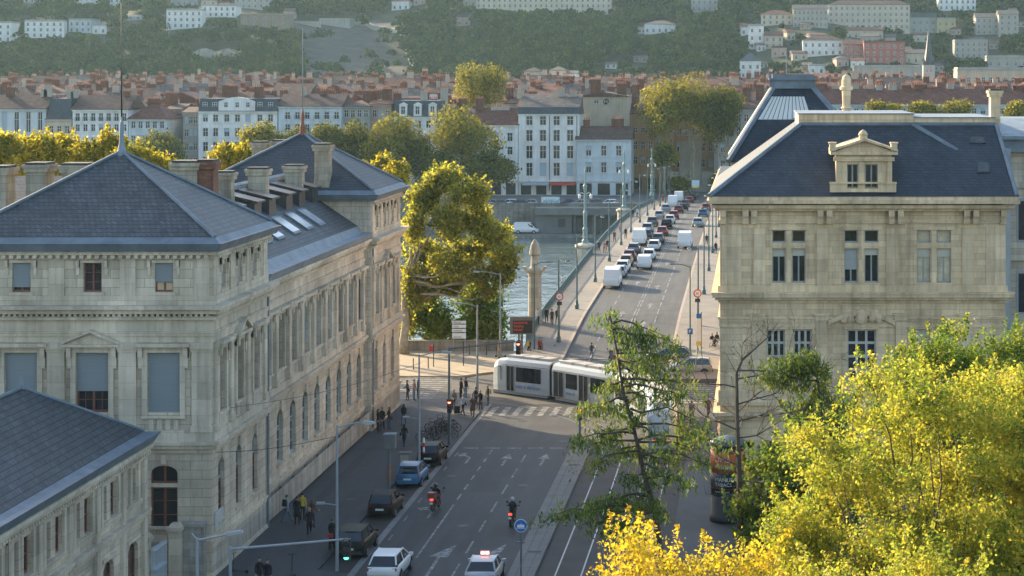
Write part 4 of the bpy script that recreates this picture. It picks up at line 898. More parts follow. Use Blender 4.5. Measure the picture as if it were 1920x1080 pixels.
m = MB(); m.box(BX1+.3, 40, 149, 172, PZ(285, 149), PZ(262, 149)); m.box(BX1, 40, 148.5, 172, PZ(262, 148.5), PZ(255, 148.5)); m.mat(1).hexa([(BX1+.4, 149.5, PZ(255, 149)), (40, 149.5, PZ(255, 149)), (40, 172, PZ(255, 149)), (BX1+.4, 172, PZ(255, 149))], [(BX1+.4, 158, PZ(222, 158)), (40, 158, PZ(222, 158)), (40, 166, PZ(222, 158)), (BX1+.4, 166, PZ(222, 158))]); m.build('roof', [M_zinc2, M_zinc2], nb)
# ---------------- far bank: quay houses, roofs of the old town, hillside houses ----------------
M_tile = rows('red_tiles', (.185, .062, .038), .5, .38, .3, .8, (.10, .05, .04), stain=.45)
M_tile2 = rows('brown_tiles', (.125, .066, .050), .5, .38, .28, .8, (.08, .05, .04), stain=.45)
M_tile3 = rows('grey_brown_tiles', (.17, .135, .115), .5, .38, .25, .8, (.09, .07, .06), stain=.4)
M_mansard = rows('mansard_slate', (.055, .068, .082), .5, .3, .2, .5)
M_wwhite = plaster('white_plaster', (.76, .76, .73)); M_wblue = plaster('pale_blue_plaster', (.55, .61, .63)); M_wcream = plaster('cream_plaster', (.58, .50, .38))
M_wochre = plaster('ochre_plaster', (.42, .28, .15)); M_wgrey = plaster('grey_plaster', (.36, .36, .34)); M_wpink = plaster('pink_plaster', (.48, .34, .28)); M_wbeige = plaster('beige_plaster', (.50, .43, .33)); M_wred = plaster('red_plaster', (.36, .12, .10)); M_wstone = plaster('old_stone_plaster', (.40, .37, .32))
M_fglass = glassmat('far_window_glass', (.03, .034, .036), .15, .5)
M_fframe = simple('far_window_frame', (.55, .57, .57), .6, .1); M_fblind = simple('far_shutter', (.33, .40, .44), .6, .1); M_pot = simple('clay_pot', (.34, .13, .08), .8, .25, 3)
M_chr = masonry('chimney_brick', (.20, .085, .055), .5, .15, .02, var=.3, stain=.4); M_chg = plaster('chimney_render', (.42, .37, .31)); M_iron = simple('balcony_iron', (.05, .055, .06), .6, .1)
WPROTO = {}
def far_window(w, h, kind):
    k = (round(w, 2), round(h, 2), kind)
    if k not in WPROTO:
        m = MB(); m.mat(1).box(-w/2, w/2, .02, .05, 0, h); m.mat(0)
        if kind == 'blind': m.mat(2).box(-w/2+.03, w/2-.03, -.05, 0, 0.02, h-.02)
        else:
            for x in (-w/2+.06, 0, w/2-.06): m.box(x-.05, x+.05, -.03, .03, 0, h)
            for z in (.05, h*.62, h-.05): m.box(-w/2+.01, w/2-.01, -.02, .035, z-.045, z+.045)
            if kind == 'half': m.mat(2).box(-w/2+.03, w/2-.03, -.06, -.01, h*.55, h-.02)
        if kind == 'rail': 
            m.mat(3).box(-w/2-.1, w/2+.1, -.34, -.30, .85, .9); m.box(-w/2-.1, w/2+.1, -.34, -.30, .05, .1)
            for i in range(9): x = -w/2-.08+(w+.16)*i/8; m.box(x-.015, x+.015, -.335, -.305, .1, .86)
        ob = m.build('window', [M_fframe, M_fglass, M_fblind, M_iron], None); WPROTO[k] = ob.data; bpy.data.objects.remove(ob)
    return WPROTO[k]
def put_window(parent, x, y, z, w, h, kind='plain', rz=0):
    o = bpy.data.objects.new('window', far_window(w, h, kind)); COL.objects.link(o); o.parent = parent
    o.location = Vector((x, y, z))-ORG[parent]; o.rotation_euler = (0, 0, rz); return o
def pots(mb, x0, x1, y, z, n, r):
    for i in range(n):
        x = x0+(x1-x0)*(i+.5)/n; mb.lathe([(.13, z), (.11, z+.5), (.14, z+.55), (.12, z+.6)], 6, (x, y, 0))
def far_chimney(parent, x, y, z0, z1, w, mt, rr):
    m = MB(); m.box(x-w/2, x+w/2, y-.35, y+.35, z0, z1); m.box(x-w/2-.1, x+w/2+.1, y-.42, y+.42, z1, z1+.15); m.mat(1); pots(m, x-w/2, x+w/2, y, z1+.15, max(2, int(w/.42)), rr)
    return m.build('chimney', [mt, M_pot], parent)
def roof_mesh(parent, x0, x1, y0, y1, z, h, kind, mt, ov=.5):
    m = MB(); a, b, c, d = x0-ov, x1+ov, y0-ov, y1+ov; e = .18
    m.box(a, b, c, d, z, z+e); z += e+.003; ym = (c+d)/2; xm = (a+b)/2
    if kind == 'gable': m.prism([(a, c, z), (a, d, z), (a, ym, z+h)], (b-a, 0, 0))
    elif kind == 'gablex': m.prism([(a, c, z), (b, c, z), (xm, c, z+h)], (0, d-c, 0))
    elif kind == 'hip':
        i = min((d-c)/2, (b-a)/2-.2); m.add([(a, c, z), (b, c, z), (b, d, z), (a, d, z), (a+i, ym, z+h), (b-i, ym, z+h)], [(0, 1, 5, 4), (1, 2, 5), (2, 3, 4, 5), (3, 0, 4), (3, 2, 1, 0)])
    elif kind == 'flat': m.box(a+ov+.1, b-ov-.1, c+ov+.1, d-ov-.1, z, z+h)
    elif kind == 'mansard':
        i = h*.28; m.hexa([(a+.3, c+.3, z), (b-.3, c+.3, z), (b-.3, d-.3, z), (a+.3, d-.3, z)], [(a+.3+i*.4, c+.3+i, z+h), (b-.3-i*.4, c+.3+i, z+h), (b-.3-i*.4, d-.3-i, z+h), (a+.3+i*.4, d-.3-i, z+h)])
    return m.build('roof', mt, parent)

def quay_house(label, u0, u1, v_eave, Y, wall, cols, floors, roof, v_ridge, rmat, w=1.25, depth=13, kinds='plain', chims=(), cornice=True, ground=True, zb=-1.05, name='quay_house', trim=None, awning=None):
    x0, x1 = PX(u0, Y), PX(u1, Y); ze = PZ(v_eave, Y)
    t = thing(name, label, 'house', ((x0+x1)/2, Y, zb))
    pl = Pl((x0, Y, 0), (1, 0, 0), (0, -1, 0)); ops = []; wins = []
    for fi, (va, vb) in enumerate(floors):
        for ci, u in enumerate(cols):
            x = PX(u, Y)-x0; z0, z1 = PZ(vb, Y), PZ(va, Y); ops.append((x-w/2, x+w/2, z0, z1, 0)); wins.append((x, z0, z1, fi, ci))
    zg = PZ(334, Y)
    if ground:
        n = max(2, int((x1-x0)/3.4))
        for i in range(n):
            xa = (x1-x0)*(i+.16)/n; xb = (x1-x0)*(i+.84)/n; ops.append((xa, xb, zb+.1, zb+2.9, 0))
    m = MB(); wall_open(m, pl, 0, x1-x0, zb, ze, ops, .28)
    m.poly([(x0, Y, zb), (x0, Y+depth, zb), (x0, Y+depth, ze), (x0, Y, ze)]); m.poly([(x1, Y, zb), (x1, Y+depth, zb), (x1, Y+depth, ze), (x1, Y, ze)]); m.poly([(x0, Y+depth, zb), (x1, Y+depth, zb), (x1, Y+depth, ze), (x0, Y+depth, ze)])
    m.build('wall', wall, t)
    for x, z0, z1, fi, ci in wins:
        k = kinds if isinstance(kinds, str) else kinds[fi % len(kinds)]
        if rnd.random() < .16: k = 'blind' if rnd.random() < .5 else 'half'
        put_window(t, x0+x, Y+.22, z0, w, z1-z0, k)
    c = MB()
    if cornice: pl.box(c, -.05, x1-x0+.05, 0, .35, ze-.35, ze-.12); pl.box(c, -.1, x1-x0+.1, 0, .5, ze-.12, ze)
    for va, vb in floors:
        z = PZ(vb, Y); pl.box(c, .05, x1-x0-.05, 0, .07, z-.42, z-.26)
    for x, z0, z1, fi, ci in wins: pl.box(c, x-w/2-.14, x+w/2+.14, 0, .12, z1+.02, z1+.16); pl.box(c, x-w/2-.1, x+w/2+.1, 0, .16, z0-.14, z0)
    if ground: pl.box(c, 0, x1-x0, 0, .3, zb+3.3, zb+3.65)
    c.build('cornice', trim or wall, t)
    if ground:
        for i in range(n):
            xa = (x1-x0)*(i+.16)/n; xb = (x1-x0)*(i+.84)/n; g = MB(); pl.box(g, xa, xb, -.25, -.2, zb+.1, zb+2.9); g.build('shop_window', M_fglass, t)
    if awning:
        for ua, ub, mt in awning:
            g = MB(); xa, xb = PX(ua, Y), PX(ub, Y); g.hexa([(xa, Y-1.7, zb+2.45), (xb, Y-1.7, zb+2.45), (xb, Y-.02, zb+3.0), (xa, Y-.02, zb+3.0)], [(xa, Y-1.7, zb+2.75), (xb, Y-1.7, zb+2.75), (xb, Y-.02, zb+3.25), (xa, Y-.02, zb+3.25)]); g.build('awning', mt, t)
    h = PZ(v_ridge, Y+depth*.5)-ze-.2
    roof_mesh(t, x0, x1, Y, Y+depth, ze+.003, h, roof, rmat, .35)
    for uc, vt, wd, mt in chims:
        far_chimney(t, PX(uc, Y+depth*.45), Y+depth*.45, ze+.3, PZ(vt, Y+depth*.45), wd, mt, rnd)
    return t
YQ = 478.0
def us(a, b, n): return [a+(b-a)*(i+.5)/n for i in range(n)]
quay_house('blue white house under dark red roof at the left edge of the far quay', -40, 86, 205, YQ, M_wblue, us(-24, 86, 5), [(184.5+25, 250-2), (268, 292), (305, 325)], 'gable', 178, M_tile2, 1.15, chims=((20, 165, 2, M_chr), (83, 168, 1.6, M_chg)))
quay_house('narrow pale house with grey mansard and white dormers, second from left on the far quay', 87, 134, 224, YQ, M_wcream, us(88, 133, 3), [(236, 250), (262, 282), (296, 318)], 'mansard', 184, M_mansard, 1.1, chims=((90, 160, 1.8, M_chg), (132, 172, 1.6, M_chg)))
quay_house('white house with flowery balcony and brown roof behind the thin spire', 136, 240, 206, YQ, M_wwhite, us(138, 240, 7), [(212, 227), (233, 246.5), (258, 272), (285, 302)], 'gable', 178, M_tile2, 1.1, kinds=('rail', 'plain', 'plain', 'plain'), chims=((141, 168, 1.8, M_chg), (238, 172, 1.6, M_chr)))
quay_house('low pale blue house with steep red hip roof beside the grey side street', 241, 312, 224, YQ, M_wblue, us(243, 310, 5), [(227.5, 241), (254, 270), (285, 302)], 'hip', 190, M_tile, 1.1, chims=((247, 188, 1.4, M_chr), (289, 186, 3, M_chr)))
quay_house('grey brown house seen at the corner of the side street on the far bank', 313, 342, 206, YQ+14, M_wstone, us(315, 341, 3), [(212, 226), (236, 250), (262, 276), (290, 305)], 'gable', 194, M_tile2, 1.2, chims=((322, 176, 3, M_chr),))
quay_house('tall grey house with narrow windows between the side street and the white block', 343, 371, 212, YQ+5, M_wgrey, us(345, 370, 3), [(218, 232), (242, 256), (268, 282), (296, 312)], 'gable', 200, M_tile2, 1.0)
bigq = quay_house('large white five storey block with blue grey mansard and curved gable on the far quay', 372, 520, 209, YQ, M_wwhite, [385, 404, 425, 445, 465, 487, 507], [(214.5, 228.5), (240, 256), (266, 284), (294, 308), (318, 330)], 'mansard', 184, M_mansard, 1.3, kinds=('plain', 'plain', 'plain', 'rail', 'plain'), chims=((437, 162, 2.4, M_chr), (486, 164, 2.2, M_chr), (380, 172, 1.5, M_chg)))
m = MB(); x0, x1 = PX(410, YQ), PX(478, YQ); plq = Pl((x0, YQ, 0), (1, 0, 0), (0, -1, 0)); L_ = x1-x0; zt = PZ(181, YQ); zm = PZ(209, YQ)
plq.prism(m, [(0, zm), (L_, zm), (L_, zt-1.2)]+[(L_*(1-k/8), zt-1.2+1.1*math.sin(math.pi*k/8)) for k in range(1, 8)]+[(0, zt-1.2)], -1.4, .12); plq.box(m, -.2, L_+.2, 0, .3, zm-.1, zm+.12); m.build('gable', M_wwhite, bigq)
for u in (424, 445, 465): put_window(bigq, PX(u, YQ), YQ-.14, PZ(201.5, YQ), 1.0, 1.3, 'plain')
for u in (384, 402, 487, 507): put_window(bigq, PX(u, YQ), YQ+.25, PZ(204, YQ), 1.2, 1.6, 'plain')
m = MB(); m.box(PX(376, 484), PX(420, 484), 480.5, 489, PZ(184, 480), PZ(182, 480)); 
quay_house('light blue long house with iron window rails under red tiles, right of the white block', 522, 640, 200, YQ, M_wblue, us(530, 640, 6), [(210, 223), (233, 247), (260, 276), (290, 306)], 'gable', 176, M_tile2, 1.2, kinds='rail', chims=((571, 168, 1.3, M_chg), (606, 172, 1.6, M_chr)))
quay_house('pale house with striped shutters behind the plane trees on the far quay', 641, 693, 200, YQ+2, M_wgrey, us(643, 692, 4), [(206, 220), (230, 246), (258, 274), (290, 306)], 'hip', 188, M_tile2, 1.1, chims=((646, 178, 1.6, M_chr), (688, 172, 1.8, M_chr)))
quay_house('terracotta house between trees on the far quay', 694, 734, 196, YQ+4, M_wpink, us(696, 733, 3), [(206, 220), (232, 246), (258, 274)], 'gable', 186, M_tile, 1.1, chims=((700, 172, 2, M_chr), (726, 168, 2.4, M_chr)))
dq = quay_house('dark mansard house with three white dormers behind the plane trees', 737, 830, 219, YQ, M_wwhite, us(740, 830, 5), [(226, 240), (252, 268), (282, 298)], 'mansard', 188, M_mansard, 1.2, chims=((795, 172, 1.6, M_chg), (833, 166, 1.8, M_chg), (745, 176, 2, M_chr)))
for u in (756, 783, 811):
    m = MB(); x = PX(u, YQ); z = PZ(216, YQ); m.box(x-.95, x+.95, YQ-.1, YQ+1.6, z-.2, z+2.6); m.prism([(x-1.1, YQ-.2, z+2.6), (x+1.1, YQ-.2, z+2.6), (x, YQ-.2, z+3.1)], (0, 1.9, 0)); d_ = m.build('dormer', M_wwhite, dq); put_window(d_, x, YQ-.16, z+.2, 1.1, 2.0, 'plain')
quay_house('cream house hidden behind the tall plane tree crowns', 832, 889, 225, YQ+2, M_wcream, us(834, 888, 4), [(234, 248), (262, 278), (294, 310)], 'gable', 205, M_tile2, 1.1, chims=((840, 180, 1.6, M_chr), (868, 186, 2, M_chr)))
quay_house('white house under a bright red tile roof left of the main white block', 890, 971, 235, YQ, M_wwhite, [905, 930, 956], [(249, 265), (275, 290), (300, 316), (320, 331)], 'gable', 202, M_tile, 1.35, chims=((938, 201, 4.5, M_chg), (900, 186, 2, M_chr)))
main = quay_house('main white four bay block with dark roof band facing the bridge end', 972, 1086, 214, YQ, M_wwhite, [992.5, 1018, 1043.5, 1069], [(217.5, 235), (243.5, 265), (273, 297.5), (305, 330)], 'mansard', 200, M_mansard, 1.6, kinds=('plain', 'plain', 'plain', 'plain'), chims=(), awning=[(1032, 1079, simple('red_awning', (.42, .05, .04), .7, .15)), (980, 1030, simple('grey_awning', (.35, .38, .42), .7, .15))])
m = MB(); x0, x1 = PX(972, 480), PX(1087, 480); m.prism([(x0, 481.4, PZ(200, 481)), (x0, 489.5, PZ(200, 481)), (x0, 489.5, PZ(176, 489))], (x1-x0, 0, 0)); m.build('tile_roof', M_tile3, main)
for u, v in ((1052, 168), (1075, 172), (976, 172)): far_chimney(main, PX(u, 488), 488, PZ(185, 488), PZ(v, 488), 1.7, M_chg, rnd)
m = MB(); x = PX(1030.5, YQ); m.tube([(x, YQ-.12, 0), (x, YQ-.12, PZ(215, YQ))], .09, 5); x = PX(1081.5, YQ); m.tube([(x, YQ-.12, 0), (x, YQ-.12, PZ(215, YQ))], .07, 5); m.build('drainpipe', M_dark, main)
side = quay_house('lower sky blue two storey house with brown roof at the bridge end', 1081, 1183, 262, YQ-1, M_wblue, [1103.5, 1132, 1160], [(273, 292.5), (304, 324)], 'gable', 236, M_tile2, 1.35, kinds=('plain', 'plain'), chims=((1158, 224, 3, M_chr), (1100, 226, 1.6, M_chr)), depth=11)
quay_house('big blank beige house with few windows rising behind the blue house', 1088, 1176, 182, YQ+14, M_wbeige, [1118, 1134, 1138], [(186, 194)], 'gablex', 172, M_tile2, 1.3, ground=False, cornice=False, depth=14, chims=((1117, 150, 2.6, M_chr), (1166, 158, 2.4, M_chr)))
quay_house('ochre house behind the giant plane trees at the end of the bridge', 1180, 1262, 214, YQ+24, M_wochre, us(1184, 1256, 5), [(239, 249), (265, 281), (293, 308)], 'gable', 194, M_tile, 1.2, chims=((1192, 160, 2, M_chr),))
quay_house('ochre brown wide house right of the bridge axis behind tree trunks', 1263, 1345, 222, YQ+34, M_wochre, us(1266, 1340, 5), [(240, 254), (268, 284), (298, 314)], 'gable', 205, M_tile2, 1.2)
quay_house('grey house right of the monument behind the trees', 1346, 1440, 205, YQ+6, M_wgrey, us(1348, 1436, 6), [(214, 228), (240, 256), (270, 286), (300, 316)], 'gable', 186, M_tile2, 1.2, chims=((1400, 165, 2, M_chr), (1425, 160, 2, M_chr)))
for i, (a, b, lab) in enumerate(((1530, 1640, 'left'), (1641, 1735, 'middle'), (1736, 1868, 'right'), (1870, 1990, 'far right'))):
    quay_house('pale house with long red tiled roof above the slate roof, %s of four' % lab, a, b, 196, YQ, M_wblue, us(a, b, 8), [(203, 214), (226, 240), (252, 268)], 'gable', 162+i % 2*3, M_tile, 1.2, depth=15, chims=tuple((a+(b-a)*f, 158+rnd.random()*8, 1.6+rnd.random()*2, rnd.choice((M_chr, M_chg))) for f in (.08, .35, .62, .9)))

# ---- dense roofs of the old town ----
rr = random.Random(21)
proto = []
def town_proto(i):
    w = rr.uniform(8, 15); d = rr.uniform(9, 14); h = 20.0
    t = thing('town_house', 'red roofed old town house crowded among the chimneys across the river', 'house', (0, 0, 0), 'old town roofs across the river')
    wm = rr.choice((M_wcream, M_wbeige, M_wpink, M_wgrey, M_wwhite, M_wstone)); m = MB(); m.box(-w/2, w/2, 0, d, 0, h)
    m.build('wall', wm, t)
    n = int(w/2.6)
    for z in (h-2.6, h-5.8, h-9.0):
        for k in range(n): put_window(t, -w/2+w*(k+.5)/n, -.03, z, 1.05, 1.7, 'plain')
    kind = rr.choice(('gable', 'gable', 'gablex', 'hip')); rh = rr.uniform(2.0, 3.4)
    roof_mesh(t, -w/2, w/2, 0, d, h, rh, kind, rr.choice((M_tile, M_tile, M_tile2, M_tile2, M_tile3)), .4)
    for k in range(rr.choice((2, 3, 3, 4))):
        x = -w/2+w*rr.choice((.04, .3, .5, .7, .96)); y = d*rr.uniform(.25, .85); far_chimney(t, x, y, h-.5, h+rh+rr.uniform(.2, 2.2), rr.uniform(.8, 2.2), rr.choice((M_chr, M_chr, M_chg)), rr)
    return t, w
proto = [town_proto(i) for i in range(16)]
used = [False]*16
for Y, zt0 in ((500, 18.5), (516, 19.5), (534, 20.5), (554, 21.0), (576, 21.5), (600, 22), (628, 22.3), (660, 22.6), (696, 23), (738, 23.3), (786, 23.6), (840, 24), (900, 24)):
    x = PX(-70, Y); xe_ = PX(1990, Y)
    while x < xe_:
        k = rr.randrange(16); t, w = proto[k]; x += w/2; u = PU+FPX*x/Y
        zt = zt0+rr.uniform(-2.2, 2.0); ok = not (Y < 530 and (1180 < u < 1345 or 860 < u < 960)) and not (Y < 560 and 1195 < u < 1330)
        if 1420 < u < 1920 and Y < 520: ok = False
        if ok:
            o = t if not used[k] else copy_tree(t); used[k] = True
            o.location = (x, Y+rr.uniform(-2, 2), zt-20.0); o.rotation_euler = (0, 0, rr.uniform(-.12, .12))
        x += w/2+rr.choice((0.1, .2, .4, 1.5))
for k in range(16):
    if not used[k]: proto[k][0].location = (60+k*12, 930, 0)

# ---- hillside houses ----
def hill_house(label, u0, u1, v0, v1, wall, roof='hip', rmat=None, cat='house', name='hillside_house', rz=0.0, Y=None, depth=13, rh=None, wind=True, wk='plain', win=None):
    um = (u0+u1)/2; Y = Y or hill_y(um, v1); x0, x1 = PX(u0, Y), PX(u1, Y); zb = PZ(v1, Y); zt = PZ(v0, Y); w = x1-x0
    t = thing(name, label, cat, ((x0+x1)/2, Y, zb)); h = zt-zb; r = rh if rh is not None else (min(2.6, h*.28) if roof not in ('flat',) else .8)
    m = MB(); m.box(x0, x1, Y, Y+depth, zb-6, zt-r-.18); m.build('wall', wall, t)
    roof_mesh(t, x0, x1, Y, Y+depth, zt-r-.18, r, roof, rmat or M_tile2, .4)
    if wind:
        nf = max(1, int((h-r)/3.3)); nc = win or max(2, int(w/3.3))
        for f in range(nf):
            for c in range(nc): put_window(t, x0+w*(c+.5)/nc, Y-.04, zb+.9+(h-r-.6)*f/nf, 1.3, min(2.0, (h-r)/nf*.58), wk)
    t.rotation_euler = (0, 0, rz); return t
hh = hill_house
hh('white apartment block at the left edge of the hillside', -20, 22, 40, 80, M_wwhite, 'flat', M_wgrey)
hh('white stepped apartment block with balconies in the upper left', 48, 118, 37, 72, M_wwhite, 'flat', M_wgrey, rz=.2)
hh('pale blue apartment block beside the stepped one', 128, 172, 35, 62, M_wblue, 'flat', M_wgrey, rz=-.1)
hh('low white house right of the pale blue apartment block', 173, 200, 45, 64, M_wwhite, 'flat', M_wgrey)
hh('small white house near the top left corner', 44, 66, -14, 6, M_wwhite, 'flat', M_wgrey)
hh('pair of white towers cut by the top edge, left one', 145, 181, -30, 13, M_wwhite, 'flat', M_wgrey)
hh('narrow white tower cut by the top edge, beside the spire', 205, 224, -26, 16, M_wwhite, 'flat', M_wgrey)
hh('long low white roofed house above the left ridge', 238, 266, 29, 38, M_wwhite, 'flat', M_wwhite)
hh('large white block of flats among trees above the ridge', 313, 378, 16, 54, M_wwhite, 'flat', M_wgrey, rz=.12)
hh('white stepped block of flats right of the large one', 379, 442, 8, 33, M_wwhite, 'flat', M_wgrey)
hh('grey tower block with many windows at the top edge', 440, 506, -30, 17, M_wgrey, 'flat', M_wgrey)
hh('second grey tower block at the top edge', 320, 372, -26, 12, M_wgrey, 'flat', M_wgrey)
hh('long brown fort building on the ridge', 451, 541, 25, 52, plaster('brown_stone', (.26, .19, .14)), 'flat', plaster('brown_stone_top', (.30, .22, .15)), win=5)
hh('low pale fort wall above the scree slope', 598, 656, 34, 50, M_wstone, 'flat', M_wstone, wind=False, name='fort_wall', cat='wall')
hh('pale retaining wall along the top of the scree', 546, 600, 40, 47, M_wstone, 'flat', M_wstone, wind=False, name='fort_wall', cat='wall', depth=3)
hh('pink house with hip roof at the foot of the hill', 446, 508, 134, 168, M_wpink, 'hip', M_tile2, Y=930)
hh('long white roofed hall at the foot of the hill on the left', 286, 370, 146, 162, M_wwhite, 'gable', M_tile2, Y=905, wind=False)
hh('huge pale convent with close buttresses cut by the top edge', 893, 1146, -40, 27, M_wcream, 'flat', M_wgrey, depth=20, win=26, rz=.03)
hh('narrow stone tower left of the convent', 868, 894, -20, 12, M_wstone, 'flat', M_wgrey)
hh('white villa among trees right of the convent', 1208, 1266, 38, 63, M_wwhite, 'hip', M_tile3)
hh('low white annex left of the villa', 1196, 1210, 50, 64, M_wwhite, 'flat', M_wgrey)
hh('small grey house above the roofs near the middle', 983, 1013, 126, 154, M_wgrey, 'hip', M_tile2, Y=960)
hh('small cream house above the roofs near the middle', 1030, 1060, 124, 152, M_wcream, 'hip', M_tile3, Y=962)
hh('pale terrace house beside the cream one', 1061, 1082, 132, 153, M_wwhite, 'gable', M_tile3, Y=964)
hh('small pale house on the wooded slope in the middle', 1135, 1156, 116, 130, M_wwhite, 'gable', M_tile3)
hh('small stone house under the trees in the middle slope', 1188, 1215, 104, 118, M_wstone, 'gable', M_tile3)
hh('grey white flats at the top edge over the giant trees', 1296, 1346, -20, 22, M_wgrey, 'flat', M_wgrey)
hh('white house with dark pyramid roof just above the roofs', 1387, 1427, 98, 148, M_wwhite, 'hip', M_mansard, rh=4.5)
hh('tall narrow white house on the right slope', 1403, 1432, 45, 92, M_wwhite, 'flat', M_wgrey, win=2)
hh('beige house with red roof beside the tall narrow one', 1433, 1468, 58, 92, M_wbeige, 'gable', M_tile)
hh('beige house with orange roof left of the church', 1427, 1486, 18, 48, M_wcream, 'hip', M_tile)
hh('long grey church nave with narrow windows', 1487, 1552, 8, 52, M_wstone, 'gable', M_tile3, cat='church', name='hillside_church', win=8)
hh('very long pale convent of four storeys on the right slope', 1553, 1706, 0, 56, M_wcream, 'hip', M_tile2, win=15)
hh('grey schoolhouse right of the convent', 1696, 1756, 24, 62, M_wgrey, 'mansard', M_mansard)
hh('yellowish house right of the schoolhouse', 1757, 1792, 33, 64, plaster('yellow_plaster', (.50, .42, .22)), 'flat', M_wgrey)
hh('white house at the top right edge', 1760, 1830, -6, 20, M_wwhite, 'flat', M_wgrey)
hh('grey pair of houses near the right edge', 1830, 1872, 24, 66, M_wgrey, 'gable', M_tile3)
hh('tall grey house at the right edge', 1873, 1910, 18, 70, M_wstone, 'gable', M_tile3)
hh('broad white house with hip roof left of the red houses', 1505, 1581, 66, 105, M_wwhite, 'hip', M_tile2, win=6)
hh('pink red house between the white and the dark red one', 1582, 1619, 74, 110, plaster('salmon_plaster', (.42, .18, .14)), 'gable', M_tile, win=4)
hh('dark red five bay house on the right slope', 1620, 1697, 76, 120, M_wred, 'flat', M_tile, win=6)
hh('ochre house with long orange roof above the red houses', 1588, 1656, 50, 74, M_wbeige, 'gable', M_tile)
hh('cream house right of the dark red one', 1698, 1737, 92, 120, M_wcream, 'gable', M_tile3)
hh('stone villa with tall windows near the right edge', 1790, 1852, 74, 110, M_wstone, 'flat', M_wgrey, win=6)
hh('white box house below the broad white one', 1516, 1548, 120, 140, M_wwhite, 'flat', M_wgrey)
hh('pale long house with parapet and chimneys at the right above the red roofs', 1795, 1990, 126, 160, M_wbeige, 'flat', M_wgrey, Y=700, win=14)
hh('low pink houses behind the round chimney', 1500, 1580, 138, 160, M_wpink, 'gable', M_tile, Y=880)
hh('stone terrace wall with arches under the right hillside houses', 1850, 1990, 104, 126, M_wstone, 'flat', M_wstone, win=9, name='terrace_wall', cat='wall')
hh('grey retaining wall on the slope below the red houses', 1600, 1735, 122, 150, M_wstone, 'flat', M_wstone, wind=False, name='terrace_wall', cat='wall', depth=4)
hr = random.Random(8); spots_ = []
while len(spots_) < 34:
    u = hr.uniform(1395, 1915) if len(spots_) < 27 else hr.uniform(-10, 900); v = hr.uniform(28, 140) if u > 1000 else hr.uniform(8, 62)
    if u > 1000 and u < 1500 and v < 60: continue
    if all(abs(u-a) > 26 or abs(v-b) > 20 for a, b in spots_): spots_.append((u, v))
for u, v in spots_:
    w_ = hr.uniform(14, 34); o = hh('small house half hidden among the trees of the %s' % ('right slope' if u > 1000 else 'left slope'), u-w_/2, u+w_/2, v-hr.uniform(13, 24), v, hr.choice((M_wcream, M_wgrey, M_wbeige, M_wpink, M_wstone, M_wwhite)), hr.choice(('hip', 'gable', 'gable', 'flat')), hr.choice((M_tile, M_tile2, M_tile3)), rz=hr.uniform(-.3, .3), depth=10); o['group'] = 'small houses on the %s' % ('right slope' if u > 1000 else 'left slope')
# church spire
Yc = 760; xc = PX(1741, Yc); t = thing('church_spire', 'slender blue grey church spire rising over the roofs at right', 'church tower', (xc, Yc, 5))
m = MB(); m.box(xc-2.2, xc+2.2, Yc-2.2, Yc+2.2, 3, PZ(122, Yc)); m.build('tower', M_wgrey, t)
m = MB(); m.lathe([(2.1, PZ(122, Yc)), (1.25, PZ(98, Yc)), (.08, PZ(58, Yc))], 8, (xc, Yc, 0))
for sx in (-1, 1):
    for sy in (-1, 1): m.lathe([(.55, PZ(122, Yc)), (.5, PZ(118, Yc)), (.02, PZ(106, Yc))], 5, (xc+sx*1.8, Yc+sy*1.8, 0))
m.build('spire', M_mansard, t)
for x in (-.8, .8): put_window(t, xc+x, Yc-2.25, PZ(136, Yc), .7, 2.2, 'plain')
# cliff on the left slope and stone stair wall beside the scree
def cliff():
    m = MB(); n = 26
    top, bot = [], []
    for i in range(n+1):
        u = 362+(452-362)*i/n; vb = 108+12*math.sin(math.pi*min(1, i/n*1.1))+rr.uniform(-2, 2); vt = 97+rr.uniform(-1.5, 1.5)-3*math.sin(i*.5); Y = hill_y(u, 119)+rr.uniform(-1.5, 1.5)
        bot.append(P(u, vb, Y)); top.append(P(u, vt, Y+3))
    for i in range(n):
        mid0, mid1 = (bot[i]+top[i])/2+Vector((0, -2.2+rr.uniform(-1, 1), 0)), (bot[i+1]+top[i+1])/2+Vector((0, -2.2, 0))
        m.poly([bot[i], bot[i+1], mid1, mid0]); m.poly([mid0, mid1, top[i+1], top[i]]); m.poly([top[i], top[i+1], top[i+1]+Vector((0, 14, 1)), top[i]+Vector((0, 14, 1))])
    tag(m.build('rock_cliff', simple('pale_rock', (.22, .20, .15), .95, .3, .3)), kind='structure')
cliff()
def slope_wall(label, pts, h, w=1.2):
    m = MB(); q = []
    for u, v in pts: Y = hill_y(u, v); q.append(Vector((PX(u, Y), Y, hill(PX(u, Y), Y))))
    for a, b in zip(q, q[1:]): m.hexa([a+Vector((-w, -w, -3)), a+Vector((w, -w, -3)), b+Vector((w, w, -3)), b+Vector((-w, w, -3))], [a+Vector((-w, -w, h)), a+Vector((w, -w, h)), b+Vector((w, w, h)), b+Vector((-w, w, h))])
    tag(m.build('slope_wall', M_wstone), label, 'wall')
slope_wall('pale stone wall descending along the right edge of the scree slope', [(782, 148), (776, 130), (768, 110), (760, 90), (752, 66)], 3.0)
slope_wall('pale wall along the upper edge of the scree slope', [(752, 65), (730, 60), (704, 57), (684, 48), (658, 46)], 2.6)
slope_wall('thin stone path wall on the left side of the scree', [(545, 70), (552, 92), (560, 112)], 2.0)
